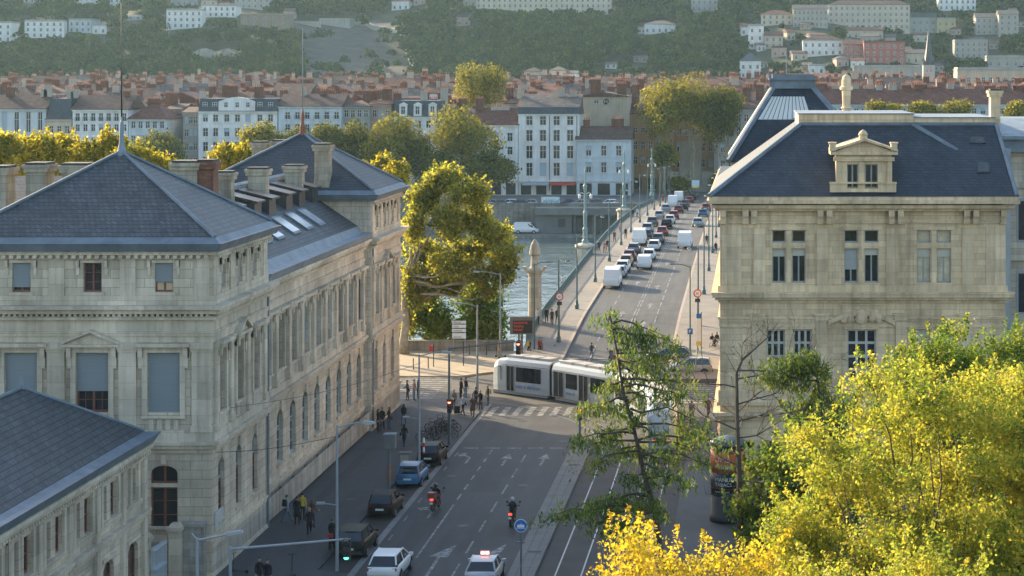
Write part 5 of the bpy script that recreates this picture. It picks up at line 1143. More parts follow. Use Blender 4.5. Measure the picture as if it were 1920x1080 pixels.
# ---------------- trees ----------------
LEAF_FG = leafmat('leaf_yellow_green', [(.085, .145, .02), (.20, .24, .03), (.36, .335, .042), (.46, .37, .05)], .5, .75, spread=.4, tgain=1.75)
LEAF_FY = leafmat('leaf_golden', [(.26, .25, .02), (.44, .36, .025), (.54, .41, .03), (.48, .29, .03)], .55, .5, spread=.5, tgain=1.5)
LEAF_GR = leafmat('leaf_fresh_green', [(.055, .115, .015), (.10, .17, .018), (.18, .22, .025), (.30, .27, .03)], .5, .75, spread=.4, tgain=1.7)
LEAF_PL = leafmat('leaf_plane_autumn', [(.085, .110, .022), (.17, .18, .028), (.29, .275, .036), (.40, .34, .04)], .55, .28, spread=.5, tgain=1.8)
LEAF_YQ = leafmat('leaf_yellow_quay', [(.13, .14, .02), (.30, .27, .025), (.45, .37, .03), (.50, .37, .032)], .5, .35, spread=.5, tgain=1.6)
LEAF_FAR = leafmat('leaf_far_plane', [(.05, .068, .018), (.085, .10, .022), (.14, .14, .028), (.25, .21, .03)], .35, .14, spread=.45, spec=.05)
LEAF_FARY = leafmat('leaf_far_yellowing', [(.07, .085, .02), (.15, .15, .026), (.27, .24, .03), (.38, .30, .035)], .4, .14, spread=.45, spec=.05)
LEAF_SM = leafmat('leaf_riverside', [(.05, .11, .018), (.09, .165, .02), (.16, .22, .028), (.28, .26, .03)], .5, .4, spread=.45)
LEAF_NE = leafmat('conifer_needles', [(.038, .082, .022), (.070, .125, .027), (.125, .18, .03), (.23, .23, .04)], .45, .35, spread=.45)
LEAF_HI = leafmat('woodland_leaves', [(.007, .017, .009), (.015, .031, .012), (.031, .050, .016), (.075, .085, .022)], .15, .085, rough=1.0, spread=.25, spec=0.0)
BARK = simple('bark', (.10, .075, .055), .9, .35, 3, stretch=(1, 1, .3)); BARKP = simple('plane_bark', (.30, .26, .19), .85, .4, 2.2); BARKD = simple('dark_bark', (.065, .05, .042), .9, .3, 4)
def quads(name, c, a, b, mat, parent=None, org=(0, 0, 0)):
    """leaf faces: centre c, half-length vectors a, half-width vectors b (N,3 arrays)"""
    n = len(c); org = np.array(org, float)
    v = np.empty((n, 4, 3)); v[:, 0] = c-a; v[:, 1] = c+b; v[:, 2] = c+a; v[:, 3] = c-b; v -= org
    me = bpy.data.meshes.new(name); me.vertices.add(4*n); me.vertices.foreach_set('co', v.ravel())
    me.loops.add(4*n); me.loops.foreach_set('vertex_index', np.arange(4*n, dtype=np.int32))
    me.polygons.add(n); me.polygons.foreach_set('loop_start', np.arange(0, 4*n, 4, dtype=np.int32))
    me.materials.append(mat); me.update(); me.validate()
    ob = bpy.data.objects.new(name, me); COL.objects.link(ob)
    if parent: ob.parent = parent
    else: ob.location = org
    return ob
def unit(a): return a/np.maximum(1e-9, np.linalg.norm(a, axis=1, keepdims=True))
def crown_pts(rg, lumps, n, per, sig, inner=.5, flat=1.0):
    """leaf positions gathered into twig clusters through the shell of each lump"""
    L = np.array(lumps, float); w = (L[:, 3]*L[:, 4]*L[:, 5])**.67; w /= w.sum()
    nc = max(1, n//per); k = rg.choice(len(L), nc, p=w); d = unit(rg.normal(size=(nc, 3))); r = inner+(1-inner)*rg.random(nc)**.6
    cc = L[k, :3]+d*L[k, 3:6]*r[:, None]
    c = np.repeat(cc, per, 0)+rg.normal(size=(nc*per, 3))*sig*np.array([1, 1, flat]); return c, np.repeat(d, per, 0)
def leaves(rg, c, d, s, droop=.0, aspect=.62, out=0.0):
    n = len(c); u = unit(rg.normal(size=(n, 3))+d*.35); a = unit(rg.normal(size=(n, 3))+np.array([0, 0, -droop]))
    if out: u = unit(rg.normal(size=(n, 3))*(1-out)+d*out*1.6); a = unit(np.cross(u, rg.normal(size=(n, 3))))     # leaves facing outwards
    b = unit(np.cross(a, u)); sz = s*(.6+.8*rg.random(n))[:, None]
    return a*sz*.5, b*sz*.5*aspect
def limb_path(a, b, rg, sag=.0, n=5, wob=.06):
    a, b = np.array(a, float), np.array(b, float); L_ = np.linalg.norm(b-a); out = []
    for i in range(n+1):
        t = i/n; p = a+(b-a)*t; p = p+np.array([0, 0, sag*L_*math.sin(math.pi*t)])
        if 0 < i < n: p = p+rg.normal(size=3)*wob*L_/2
        out.append(tuple(p))
    return out
def tree(name, label, base, fork, lumps, n, size, mat, bark, r0, seed, group=None, per=7, sig=.3, inner=.5, droop=.2, cat='tree', twigs=0, flat=1.0, shoots=0, out=0.0, limbs=0):
    rg = np.random.default_rng(seed); t = thing(name, label, cat, base, group); m = MB()
    top = fork if isinstance(fork, tuple) else (base[0], base[1], base[2]+fork)
    m.tube(limb_path(base, top, rg, 0, 5, .02), [r0*1.25, r0, r0*.92, r0*.86, r0*.8, r0*.7], 8)
    order = sorted(lumps, key=lambda l: l[2])
    for li, l in enumerate(order):
        if limbs and li % limbs: continue
        f = .55+.45*rg.random(); st = tuple(np.array(base)+(np.array(top)-np.array(base))*f)
        m.tube(limb_path(st, l[:3], rg, -.06, 5), [r0*.42, r0*.36, r0*.28, r0*.2, r0*.13, r0*.05], 5)
        for k in range(3+twigs):
            dd = unit(rg.normal(size=(1, 3))+np.array([[0, 0, .3]]))[0]; e = np.array(l[:3])+dd*np.array(l[3:6])*.85
            m.tube(limb_path(l[:3], e, rg, .05, 3), [r0*.12, r0*.09, r0*.06, r0*.02], 4)
    m.build('trunk', bark, t, True)
    c, d = crown_pts(rg, lumps, n, per, sig, inner, flat); 
    if shoots:       # leafy shoots standing out of the crown
        Lm = np.array(lumps); k = rg.integers(0, len(Lm), shoots); dd = unit(rg.normal(size=(shoots, 3))+np.array([0, 0, .35])); s0 = Lm[k, :3]+dd*Lm[k, 3:6]*.75; dr = unit(dd*.7+np.array([0, 0, .75])+rg.normal(size=(shoots, 3))*.25)
        ln = rg.uniform(.7, 1.9, shoots); nl = (80 if size < .2 else 46); tt = rg.random((shoots, nl)); q = s0[:, None]+dr[:, None]*(ln[:, None]*tt)[..., None]+rg.normal(size=(shoots, nl, 3))*(.20*(1.15-tt))[..., None]
        c = np.vstack([c, q.reshape(-1, 3)]); d = np.vstack([d, np.repeat(dr, nl, 0)])
    a, b = leaves(rg, c, d, size, droop, .62, out)
    quads('crown', c, a, b, mat, t, base); return t
def lumpy(rg, c, r, k, sub=.5):
    """k smaller lumps spread inside the ellipsoid c, r"""
    out = []
    for i in range(k):
        d = unit(rg.normal(size=(1, 3)))[0]; q = .62*rg.random()**.4; s_ = sub*(.75+.5*rg.random())
        out.append((c[0]+d[0]*r[0]*q, c[1]+d[1]*r[1]*q, c[2]+d[2]*r[2]*q, r[0]*s_, r[1]*s_, r[2]*s_))
    return out
RG = np.random.default_rng(5)
# foreground garden trees
def fg(name, label, c, r, k, n, size, mat, seed, shoots=320, **kw):
    rg = np.random.default_rng(seed); lm = []
    for i in range(int(k*2.6)):      # leafy sprays on the outside of the crown, each a flattened clump on its own limb
        d = unit(rg.normal(size=(1, 3)))[0]; q = .55+.42*rg.random()**.6; w = rg.uniform(.75, 1.25)
        lm.append((c[0]+d[0]*r[0]*q, c[1]+d[1]*r[1]*q, c[2]+d[2]*r[2]*q, w, w, w*.55))
    lm += lumpy(rg, (c[0], c[1], c[2]-.5), (r[0]*.75, r[1]*.75, r[2]*.75), 8, .4)
    t = tree(name, label, (c[0], c[1], 0), c[2]-r[2]*.6, lm, n, size, mat, BARK, .24, seed, per=13, sig=.19, inner=.1, droop=.5, twigs=1, shoots=shoots, out=.35, limbs=2, **kw)
    return t
fg('maple_tree', 'golden yellow maple crown at the bottom edge below the advertising column', (-2.2, 60, 8.2), (5.8, 4.2, 5.4), 38, 72600, 0.129, LEAF_FY, 11)
fg('maple_tree', 'large yellow green maple crown filling the lower right corner', (6.5, 74, 9.8), (6.3, 5.2, 7.2), 56, 128700, 0.140, LEAF_FG, 12)
fg('maple_tree', 'fresh green tree crown rising highest in front of the golden facade', (10.4, 97, 10.0), (4.6, 4.0, 5.6), 34, 59400, 0.148, LEAF_GR, 13)
fg('maple_tree', 'yellow green maple crown cut by the right edge of the photo', (11.4, 78, 9.4), (4.8, 4.6, 7.2), 38, 72600, 0.140, LEAF_FG, 14)
fg('maple_tree', 'golden tinged maple between the big green crown and the bottom edge', (4.6, 62, 7.0), (4.8, 3.8, 5.4), 34, 62700, 0.129, LEAF_FG, 15)
fg('garden_shrub', 'dark green shrub behind the advertising column under the golden facade', (1.6, 112, 3.0), (2.8, 2.2, 3.2), 10, 12000, .22, LEAF_SM, 16)
fg('garden_shrub', 'dark green bushy tree between the bare tree and the big maple', (4.4, 118, 4.0), (3.0, 2.4, 4.2), 10, 12000, .22, LEAF_SM, 17)
# conifer with drooping sprays
def conifer(label, base, top, clumps, Y0, dy, seed, n_each, rx=.95, trunk_r=.2):
    rg = np.random.default_rng(seed); t = thing('conifer_tree', label, 'tree', base); m = MB(); B, T = np.array(base), np.array(top)
    m.tube(limb_path(base, top, rg, 0, 8, .012), [trunk_r*(1-.85*i/8) for i in range(9)], 8)
    C, A, Bv = [], [], []
    for u, v, s_ in clumps:
        Y = Y0+rg.uniform(-dy, dy); p = np.array(P(u, v, Y)); f = np.clip((p[2]+.5-B[2])/(T[2]-B[2]), .08, .98); st = B+(T-B)*f
        pts = limb_path(tuple(st), tuple(p), rg, .07, 5, .05); L_ = np.linalg.norm(p-st); m.tube(pts, [.07, .06, .05, .035, .025, .012], 5)
        # sprays hang along the outer two thirds of the limb and in the end clump
        nn = int(n_each*s_*(.7+.25*L_)); tt = .3+.75*rg.random(nn)**.7; q = st+(p-st)*tt[:, None]+np.array([0, 0, 1])*(.07*L_*np.sin(np.pi*np.clip(tt, 0, 1)))[:, None]
        q += rg.normal(size=(nn, 3))*np.array([.34, .34, .13])*s_*(.4+.8*tt)[:, None]; ncl = max(1, nn//10); k = rg.integers(0, nn, ncl); q = np.repeat(q[k], 10, 0); n2 = len(q)
        q = q+rg.normal(size=(n2, 3))*np.array([.13, .13, .16])
        q[:, 2] -= np.abs(rg.normal(size=n2))*.22*s_
        a = unit(rg.normal(size=(n2, 3))*.55+np.array([0, 0, -1.0])); b = unit(np.cross(a, rg.normal(size=(n2, 3)))); sz = (.09+.11*rg.random(n2))[:, None]
        C.append(q); A.append(a*sz); Bv.append(b*sz*.26)
    m.build('trunk', BARKD, t, True); quads('crown', np.vstack(C), np.vstack(A), np.vstack(Bv), LEAF_NE, t, base)
cl = [(1140, 592, .8), (1150, 612, .9), (1165, 632, 1), (1205, 640, 1), (1245, 630, .9), (1275, 650, .9), (1225, 668, 1.1), (1180, 668, 1), (1150, 690, .8), (1290, 690, .8), (1255, 700, 1.1), (1205, 705, 1.2), (1170, 720, 1), (1125, 730, .9),
      (1300, 730, .9), (1270, 745, 1), (1225, 750, 1.1), (1120, 765, 1), (1085, 772, .8), (1160, 770, 1), (1190, 790, 1), (1095, 835, 1.1), (1130, 815, 1), (1065, 830, .8), (1160, 850, 1.1), (1110, 868, 1), (1205, 850, 1), (1245, 830, .8), (1300, 842, .7),
      (1335, 815, .8), (1180, 900, 1), (1220, 905, .9), (1150, 940, 1.1), (1100, 950, 1), (1060, 962, .9), (1025, 972, .7), (1190, 950, 1), (1240, 955, .9), (1130, 1000, .8), (1290, 905, .8), (1330, 872, .8), (1370, 835, .7), (1160, 985, .9), (1215, 965, .9), (1255, 900, .9), (1090, 985, .8), (1185, 1010, .8), (1275, 870, .9), (1310, 790, .7)]
conifer('tall drooping conifer with sparse layered limbs partly hiding the tram', tuple(P(1275, 1190, 98)), tuple(P(1142, 584, 98)), cl, 98, 1.9, 31, 185)
cl2 = [(1440, 690, 1), (1470, 680, 1.1), (1500, 695, 1.1), (1530, 690, 1), (1455, 715, 1), (1490, 725, 1), (1425, 712, .8), (1535, 730, 1), (1560, 760, 1), (1510, 760, .9), (1520, 670, .8), (1548, 705, .9)]
conifer('short conifer with brownish green sprays in front of the golden facade', (PX(1560, 112), 112, 0), tuple(P(1530, 662, 112)), cl2, 112, 1.6, 32, 330)
# bare tree
def bare(label, base, seed):
    rg = np.random.default_rng(seed); t = thing('bare_tree', label, 'tree', base); m = MB()
    tr = [P(1388, 1010, 112), P(1386, 900, 112), P(1382, 780, 112), P(1381, 700, 112)]; m.tube(tr, [.2, .16, .12, .09], 7)
    up = [P(1381, 700, 112), P(1392, 675, 112), P(1420, 650, 112.3), P(1440, 632, 112.5), P(1462, 600, 112.6)]; m.tube(up, [.085, .07, .05, .035, .012], 6)
    def br(p, d, L_, r, dep):
        pts = [np.array(p)]; 
        for i in range(4): d = unit((d+rg.normal(size=3)*.16+np.array([0, 0, .12]))[None])[0]; pts.append(pts[-1]+d*L_/4)
        m.tube([tuple(q) for q in pts], [r, r*.8, r*.6, r*.4, r*.15], 4, False)
        if dep > 0:
            for k in range(6):
                i = rg.integers(1, 5); dd = unit((d+rg.normal(size=3)*.75)[None])[0]; br(pts[i], dd, L_*.48, r*.5, dep-1)
    for i in range(17):
        v = 690+(960-690)*(i+.3)/17; p = np.array(P(1382, v, 112)); az = rg.uniform(0, 6.28); L_ = 2.0+3.0*math.sin(math.pi*min(1, (i+3)/19)); br(p, np.array([math.cos(az)*(1.2), math.sin(az)*.7, .12]), L_*rg.uniform(.7, 1.1), .05, 2)
    for p in up[1:4]:
        for k in range(4): br(np.array(p), unit(rg.normal(size=(1, 3))+np.array([[.2, 0, .5]]))[0], 1.2, .02, 1)
    m.build('trunk', BARK, t)
bare('leafless tree with fine branches standing before the golden facade', tuple(P(1388, 1010, 112)), 41)
# near quay: big autumn plane tree and two riverside trees
S_ = lambda Y: Y/FPX
def px_lumps(L, Y, rg, dy=2.0, k=4, sub=.55):
    out = []
    for u, v, ru, rv in L:
        y = Y+rg.uniform(-dy, dy); c = P(u, v, y); r = (ru*S_(y), max(ru, rv)*S_(y)*.9, rv*S_(y)); out += lumpy(rg, c, r, k, sub)
    return out
rg = np.random.default_rng(50)
L = [(832, 335, 56, 34), (800, 375, 48, 36), (880, 370, 48, 36), (775, 420, 34, 44), (845, 420, 55, 42), (905, 425, 48, 42), (944, 478, 32, 36), (870, 480, 55, 36), (800, 480, 45, 36), (925, 450, 36, 36), (770, 545, 26, 46), (840, 530, 40, 22), (905, 525, 35, 22), (758, 590, 20, 28), (805, 525, 42, 30), (840, 495, 45, 30), (790, 555, 26, 22), (948, 520, 24, 24), (918, 550, 24, 16)]
tree('plane_tree', 'large autumn plane tree with yellow and rusty leaves on the near riverbank', (PX(757, 195.5), 195.5, 0), tuple(P(762, 520, 195.5)), px_lumps(L, 196.5, rg, 2.6, 6, .40), 38000, .33, LEAF_PL, BARKP, .42, 51, per=13, sig=.38, inner=.3, droop=.4, twigs=2, shoots=220, out=.15, limbs=7)
L = [(788, 580, 46, 36), (815, 600, 40, 40), (772, 612, 32, 38), (835, 630, 28, 24), (800, 556, 30, 24)]
tree('riverside_tree', 'green riverside tree below the parapet beside the plane trunk', (PX(800, 203), 203, -6.3), 7.0, px_lumps(L, 203, rg, 1.2, 4), 8000, .34, LEAF_SM, BARK, .2, 52, per=8, sig=.35)
L = [(895, 572, 46, 36), (920, 602, 40, 42), (875, 610, 34, 42), (927, 636, 32, 26), (888, 548, 28, 24)]
tree('riverside_tree', 'green riverside tree below the parapet behind the white direction sign', (PX(900, 203), 203, -6.3), 7.0, px_lumps(L, 203, rg, 1.2, 4), 9000, .34, LEAF_SM, BARK, .2, 53, per=8, sig=.35)
for i, (u, v, ru, rv, Y) in enumerate([(-15, 300, 40, 46, 202), (25, 295, 44, 44, 204), (70, 300, 46, 46, 202), (118, 298, 48, 46, 205), (160, 305, 38, 40, 203), (210, 285, 34, 34, 204), (232, 312, 42, 36, 202), (275, 312, 36, 32, 203), (306, 325, 26, 26, 202), (420, 306, 26, 22, 205), (452, 302, 24, 20, 205), (720, 318, 26, 24, 210), (742, 332, 22, 22, 208)]):
    tree('quay_plane_tree', 'sunlit yellow plane tree crown behind the palace roof, %s' % ['at the left edge', 'left of the leftmost chimney', 'above the leftmost chimney', 'behind the second chimney', 'behind the wide chimney', 'beside the spire on the left', 'behind the spire', 'right of the spire', 'above the pair of chimneys', 'left of the small chimney', 'between two chimneys', 'beside the far pavilion roof', 'low beside the far pavilion eave'][i], (PX(u, Y), Y, 0), PZ(v, Y)-2,
         lumpy(np.random.default_rng(60+i), P(u, v, Y), (ru*S_(Y)*1.05, ru*S_(Y), rv*S_(Y)*1.05), 12, .38), int(3000+2.4*ru*rv), .34, LEAF_YQ, BARKP, .25, 80+i, per=10, sig=.36, inner=.4, droop=.4, shoots=40, out=.3)
# far bank plane trees
FT = [(290, 285, 58, 46, 456, LEAF_FAR, 'wide dark green tree in front of the far houses right of the spire'), (485, 262, 40, 30, 456, LEAF_FARY, 'yellow tipped tree in front of the white block'), (545, 268, 38, 34, 457, LEAF_FAR, 'green tree behind the far pavilion roof tip'), (610, 262, 44, 36, 456, LEAF_FAR, 'green tree right of the rusty spire in front of the blue house'),
      (665, 275, 36, 50, 457, LEAF_FAR, 'tall narrow green tree left of the pair of big plane trees'), (738, 268, 58, 66, 456, LEAF_FARY, 'big plane tree with yellow top, left of a pair on the far quay'), (868, 262, 76, 60, 456, LEAF_FARY, 'big wide plane tree with yellow top, right of a pair on the far quay'), (785, 300, 38, 52, 458, LEAF_FAR, 'dark green plane tree filling the gap between the pair of big ones'), (700, 306, 34, 40, 459, LEAF_FAR, 'low green tree at the foot of the left one of the big pair'), (915, 318, 52, 42, 450, LEAF_FAR, 'lower green plane tree left of the white four bay house'),
      (830, 320, 40, 40, 452, LEAF_FAR, 'dark plane tree low behind the yellow riverbank tree'), (905, 158, 66, 50, 520, LEAF_FARY, 'tall round plane tree standing above the roofs in the middle'), (1238, 205, 50, 68, 484, LEAF_FARY, 'giant plane tree at the bridge end, left of three'), (1300, 202, 56, 70, 486, LEAF_FARY, 'giant plane tree at the bridge end, middle of three'), (1362, 212, 48, 76, 484, LEAF_FAR, 'giant plane tree at the bridge end, right of three'),
      (1245, 290, 24, 26, 482, LEAF_FARY, 'small plane tree low below the giant trees'), (1655, 208, 38, 16, 462, LEAF_FARY, 'orange tinted tree tops above the slate roof'), (1740, 206, 36, 17, 462, LEAF_FARY, 'orange tree top above the ridge, second from left'), (1800, 207, 34, 15, 462, LEAF_FARY, 'orange tree top left of the slim chimney'), (1905, 206, 30, 16, 462, LEAF_FARY, 'orange tree top right of the slim chimney'), (1275, 345, 22, 9, 474, LEAF_FAR, 'low hedge like tree below the monument'), (1350, 340, 20, 12, 476, LEAF_FAR, 'low bush right of the monument')]
for i, (u, v, ru, rv, Y, mt, lab) in enumerate(FT):
    c = P(u, v, Y); zb = zdeck(Y) if v > 300 or Y < 470 else -1.05; ru *= 1.14; rv *= 1.10
    tree('far_plane_tree', lab, (c.x, Y, zb), max(1.5, c.z-rv*S_(Y)*.75-zb), lumpy(np.random.default_rng(100+i), c, (ru*S_(Y), ru*S_(Y)*.9, rv*S_(Y)), 11, .42), int(2600+1.3*ru*rv), .62, mt, BARKP, .38, 130+i, per=8, sig=.5, inner=.45, droop=.3, out=.5)
# hillside woodland: one mass of many crowns
def woodland():
    rg = np.random.default_rng(77); houses = []
    for o in COL.objects:
        if o.name.startswith(('hillside', 'fort_wall', 'terrace_wall')) and o.parent is None:
            ch = [c for c in o.children if c.name.startswith('wall')]
            if ch:
                me = ch[0].data; co = np.array([v.co[:] for v in me.vertices])+np.array(o.location); y = co[:, 1].min(); u = PU+FPX*co[:, 0]/y; v = PV-FPX*(co[:, 2]-CH)/y
                houses.append((u.min(), u.max(), v.min(), PV-FPX*(co[:, 2].min()+6-CH)/y, y))
    C, A, B = [], [], []
    for i in range(9500):
        Y = rg.uniform(905, 1330); u = rg.uniform(-60, 1980); X = PX(u, Y); z = hill(X, Y); v = PV-FPX*(z-CH)/Y; s_ = FPX/Y
        if v > 175 or in_scree(X, Y) and rg.random() < .965: continue
        h = rg.uniform(6, 13); r = h*rg.uniform(.40, .58)
        if u > 1380 and v > 20: h *= .72; r *= .72
        bad = False
        for a, b, vt, vb, y in houses:
            if a-r*s_*.7 < u < b+r*s_*.7:
                if Y < y+14 and v-h*s_ < vb-(vb-vt)*.22 and v > vt-4: bad = True; break
                if y < Y < y+16 and v < vb: bad = True; break
        if bad or (350 < u < 458 and 95 < v < 132): continue
        n = int(34+r*9); d = unit(rg.normal(size=(n, 3))); d[:, 2] = np.abs(d[:, 2])*1.0-.25; q = np.array([X, Y, z+h*.58])+d*np.array([r, r, h*.45])*(.55+.5*rg.random(n))[:, None]
        a, b = leaves(rg, q, d, 1.7, .1, .8, .5); C.append(q); A.append(a); B.append(b)
    tag(quads('woodland', np.vstack(C), np.vstack(A), np.vstack(B), LEAF_HI), 'mixed woodland covering the hillside across the river', 'woodland', kind='stuff'); print('woodland trees', len(C))
woodland()
# ---------------- vehicles ----------------
M_tyre = simple('tyre_rubber', (.015, .015, .016), .85, .1); M_rim = simple('alloy_rim', (.30, .30, .31), .35, .1, metal=.7)
M_carglass = simple('car_glass', (.012, .016, .020), .06, .2, .8, spec=.7); M_tail = simple('tail_light_red', (.35, .012, .012), .25, .1); M_head = simple('head_light', (.7, .72, .7), .15, .1)
M_plate = simple('number_plate', (.62, .62, .58), .5, .05); M_trim = simple('black_trim', (.018, .018, .02), .6, .1); M_tail_on = simple('lit_tail_light', (1.0, .06, .03), .3, 0, emit=1.0)
def paint(name, c): return simple('paint_'+name, c, .4 if max(c) > .03 else .45, .03, .5, coat=.22 if max(c) > .03 else .0, spec=.5 if max(c) > .03 else .18)
PC = {'white': paint('white', (.68, .69, .69)), 'black': paint('black', (.008, .008, .009)), 'grey': paint('grey', (.12, .125, .13)), 'silver': paint('silver', (.34, .35, .36)), 'red': paint('red', (.26, .018, .018)), 'blue': paint('blue', (.02, .12, .24)), 'brown': paint('brown', (.010, .009, .009)),
      'dark green': paint('dark_green', (.014, .022, .018)), 'beige': paint('beige', (.42, .30, .22)), 'pale blue': paint('pale_blue', (.25, .34, .42)), 'dark blue': paint('dark_blue', (.02, .035, .08)), 'dark red': paint('dark_red', (.13, .012, .016))}
# side outline rows: (y, half width, sill z, belt z) from tail (y=0) to nose (y=L); greenhouse stations (y, roof z, half width at roof)
CARS = {
 'hatchback': dict(L=3.75, body=[(0, .70, .45, .85), (.08, .78, .30, .92), (.5, .84, .24, .98), (1.6, .86, .22, .97), (2.6, .86, .22, .93), (3.2, .82, .24, .86), (3.6, .72, .28, .74), (3.75, .58, .38, .62)], house=[(.12, .95, .76), (.42, 1.42, .60), (.9, 1.50, .62), (1.9, 1.49, .63), (2.9, .93, .74)], wb=(.65, 3.05), r=.30),
 'estate car': dict(L=4.5, body=[(0, .74, .45, .88), (.08, .82, .30, .95), (.6, .88, .24, .98), (2.0, .89, .22, .96), (3.1, .89, .22, .93), (3.9, .85, .24, .86), (4.35, .74, .28, .76), (4.5, .6, .38, .64)], house=[(.1, .97, .80), (.62, 1.43, .62), (1.2, 1.48, .64), (2.4, 1.46, .65), (3.5, .93, .77)], wb=(.85, 3.6), r=.32),
 'minivan': dict(L=4.2, body=[(0, .76, .45, .95), (.06, .84, .30, 1.02), (.5, .88, .26, 1.05), (1.8, .89, .24, 1.03), (2.8, .89, .24, 1.0), (3.5, .86, .26, .93), (4.05, .76, .30, .80), (4.2, .6, .4, .66)], house=[(.08, 1.03, .82), (.32, 1.56, .66), (.9, 1.63, .68), (2.1, 1.61, .68), (3.3, 1.0, .78)], wb=(.7, 3.35), r=.32),
 'saloon car': dict(L=4.5, body=[(0, .72, .45, .86), (.08, .80, .30, .95), (.6, .87, .24, 1.0), (2.0, .88, .22, .96), (3.1, .88, .22, .93), (3.9, .85, .24, .86), (4.35, .74, .28, .76), (4.5, .6, .38, .64)], house=[(.55, .98, .78), (1.15, 1.38, .62), (1.6, 1.44, .64), (2.5, 1.42, .65), (3.5, .93, .77)], wb=(.9, 3.6), r=.32),
 'van': dict(L=5.4, body=[(0, .92, .45, 1.25), (.05, .98, .34, 1.3), (.6, 1.0, .30, 1.3), (2.5, 1.0, .30, 1.3), (4.0, 1.0, .30, 1.28), (4.6, .98, .32, 1.15), (5.25, .85, .34, .95), (5.4, .7, .42, .78)], house=[(.02, 1.31, .96), (.10, 2.30, .88), (.5, 2.38, .86), (3.6, 2.36, .86), (4.75, 1.22, .90)], wb=(1.05, 4.4), r=.34, solid=True),
 'small van': dict(L=4.2, body=[(0, .82, .45, 1.05), (.05, .87, .32, 1.1), (.5, .89, .26, 1.1), (2.0, .89, .26, 1.08), (2.9, .89, .26, 1.02), (3.6, .86, .28, .93), (4.05, .76, .3, .82), (4.2, .62, .4, .68)], house=[(.02, 1.11, .86), (.10, 1.74, .76), (.5, 1.81, .75), (2.4, 1.80, .75), (3.35, 1.0, .80)], wb=(.7, 3.4), r=.31, solid=True)}
def make_car(kind, colour, label, detail=True, lit=False, name=None, group=None):
    S_ = CARS[kind]; L_ = S_['L']; pm = PC[colour]; vanlike = S_.get('solid'); nm = name or {'van': 'delivery_van', 'small van': 'delivery_van', 'estate car': 'estate_car', 'saloon car': 'saloon_car'}.get(kind, kind)
    t = thing(nm, label, 'van' if vanlike else 'car', (0, 0, 0), group); hy = L_/2; m = MB()
    secs = []
    for y, hw, z0, zb in S_['body']:
        q = [(hw*.86, z0), (hw*.97, z0+.14), (hw, (z0+zb)*.52), (hw*.985, zb-.12), (hw*.93, zb)]
        secs.append([(-a, y-hy, z) for a, z in q]+[(a, y-hy, z) for a, z in reversed(q)])
    n = len(secs[0]); vs = [p for s in secs for p in s]; fs = []
    for i in range(len(secs)-1):
        for k in range(n): fs.append((i*n+k, i*n+(k+1) % n, (i+1)*n+(k+1) % n, (i+1)*n+k))
    fs += [tuple(range(n-1, -1, -1)), tuple(range((len(secs)-1)*n, len(secs)*n))]
    m.add(vs, fs); body = m.build('body', pm, t, True)
    H = S_['house']; gy = [h[0]-hy for h in H]
    def bw(y):      # belt width under the glasshouse
        B = S_['body']
        for a, b in zip(B, B[1:]):
            if a[0] <= y <= b[0]: f = (y-a[0])/(b[0]-a[0]); return a[1]+(b[1]-a[1])*f, a[3]+(b[3]-a[3])*f
        return B[-1][1], B[-1][3]
    # glasshouse: glass block with painted roof and pillars
    m = MB(); m.mat(1 if not vanlike else 0); low = []; up = []
    for (y, zr, hr) in H:
        w_, zb = bw(y); low.append((w_*.93, y-hy, zb-.06)); up.append((hr, y-hy, zr))
    k = len(H); vs = [(-a, y, z) for a, y, z in low]+[(a, y, z) for a, y, z in low]+[(-a, y, z) for a, y, z in up]+[(a, y, z) for a, y, z in up]
    fs = []
    for i in range(k-1): fs += [(i, i+1, 2*k+i+1, 2*k+i), (k+i+1, k+i, 3*k+i, 3*k+i+1)]
    m.add(vs, fs); m.mat(1); m.add(vs, [(2*k, 2*k+1, 3*k+1, 3*k), (3*k-2, 3*k-1, 4*k-1, 4*k-2)] if not vanlike else [(3*k-2, 3*k-1, 4*k-1, 4*k-2)]); m.mat(0); m.add(vs, [(2*k+i, 2*k+i+1, 3*k+i+1, 3*k+i) for i in (range(1, k-2) if not vanlike else range(0, k-2))]+[(0, 2*k, 3*k, k)])
    m.build('glasshouse', [pm, M_carglass], t, not vanlike)
    U_ = [Vector((a, y, z)) for a, y, z in up]; Lw = [Vector((a, y, z)) for a, y, z in low]; e = .02
    for sx in (-1, 1):
        mx = lambda p: Vector((p.x*sx, p.y, p.z)); r = MB()
        for i in range(1, k-2):
            a, b = mx(U_[i]), mx(U_[i+1]); r.tube([a, b], .045, 5)
        r.tube([mx(Lw[0]), mx(U_[1])], .055, 5); r.tube([mx(U_[k-2]), mx(Lw[k-1])], .045, 5)
        if k > 3: c = (U_[2]+U_[3])/2; d = (Lw[2]+Lw[3])/2; r.tube([mx(c), mx(d)], .04, 5)
        if kind in ('estate car', 'minivan'): r.tube([mx(U_[1])+Vector((0, .1, .06)), mx(U_[k-2])+Vector((0, -.1, .06))], .022, 5)
        r.build('roof_pillar', pm, t)
    pass
    if vanlike:
        g = MB(); f = .1
        for sx in (-1, 1):
            a, b = Lw[k-1], U_[k-2]; c = U_[k-2]*.75+U_[k-3]*.25; d = Lw[k-2]+(Lw[k-1]-Lw[k-2])*.1
            q = [Vector((p.x*sx*1.012, p.y, p.z)) for p in (d*.7+c*.3, (a*.82+d*.18)*.86+c*.14, a*.45+b*.55, c*.85+d*.15)]; g.poly(q)
        g.build('side_window', M_carglass, t)
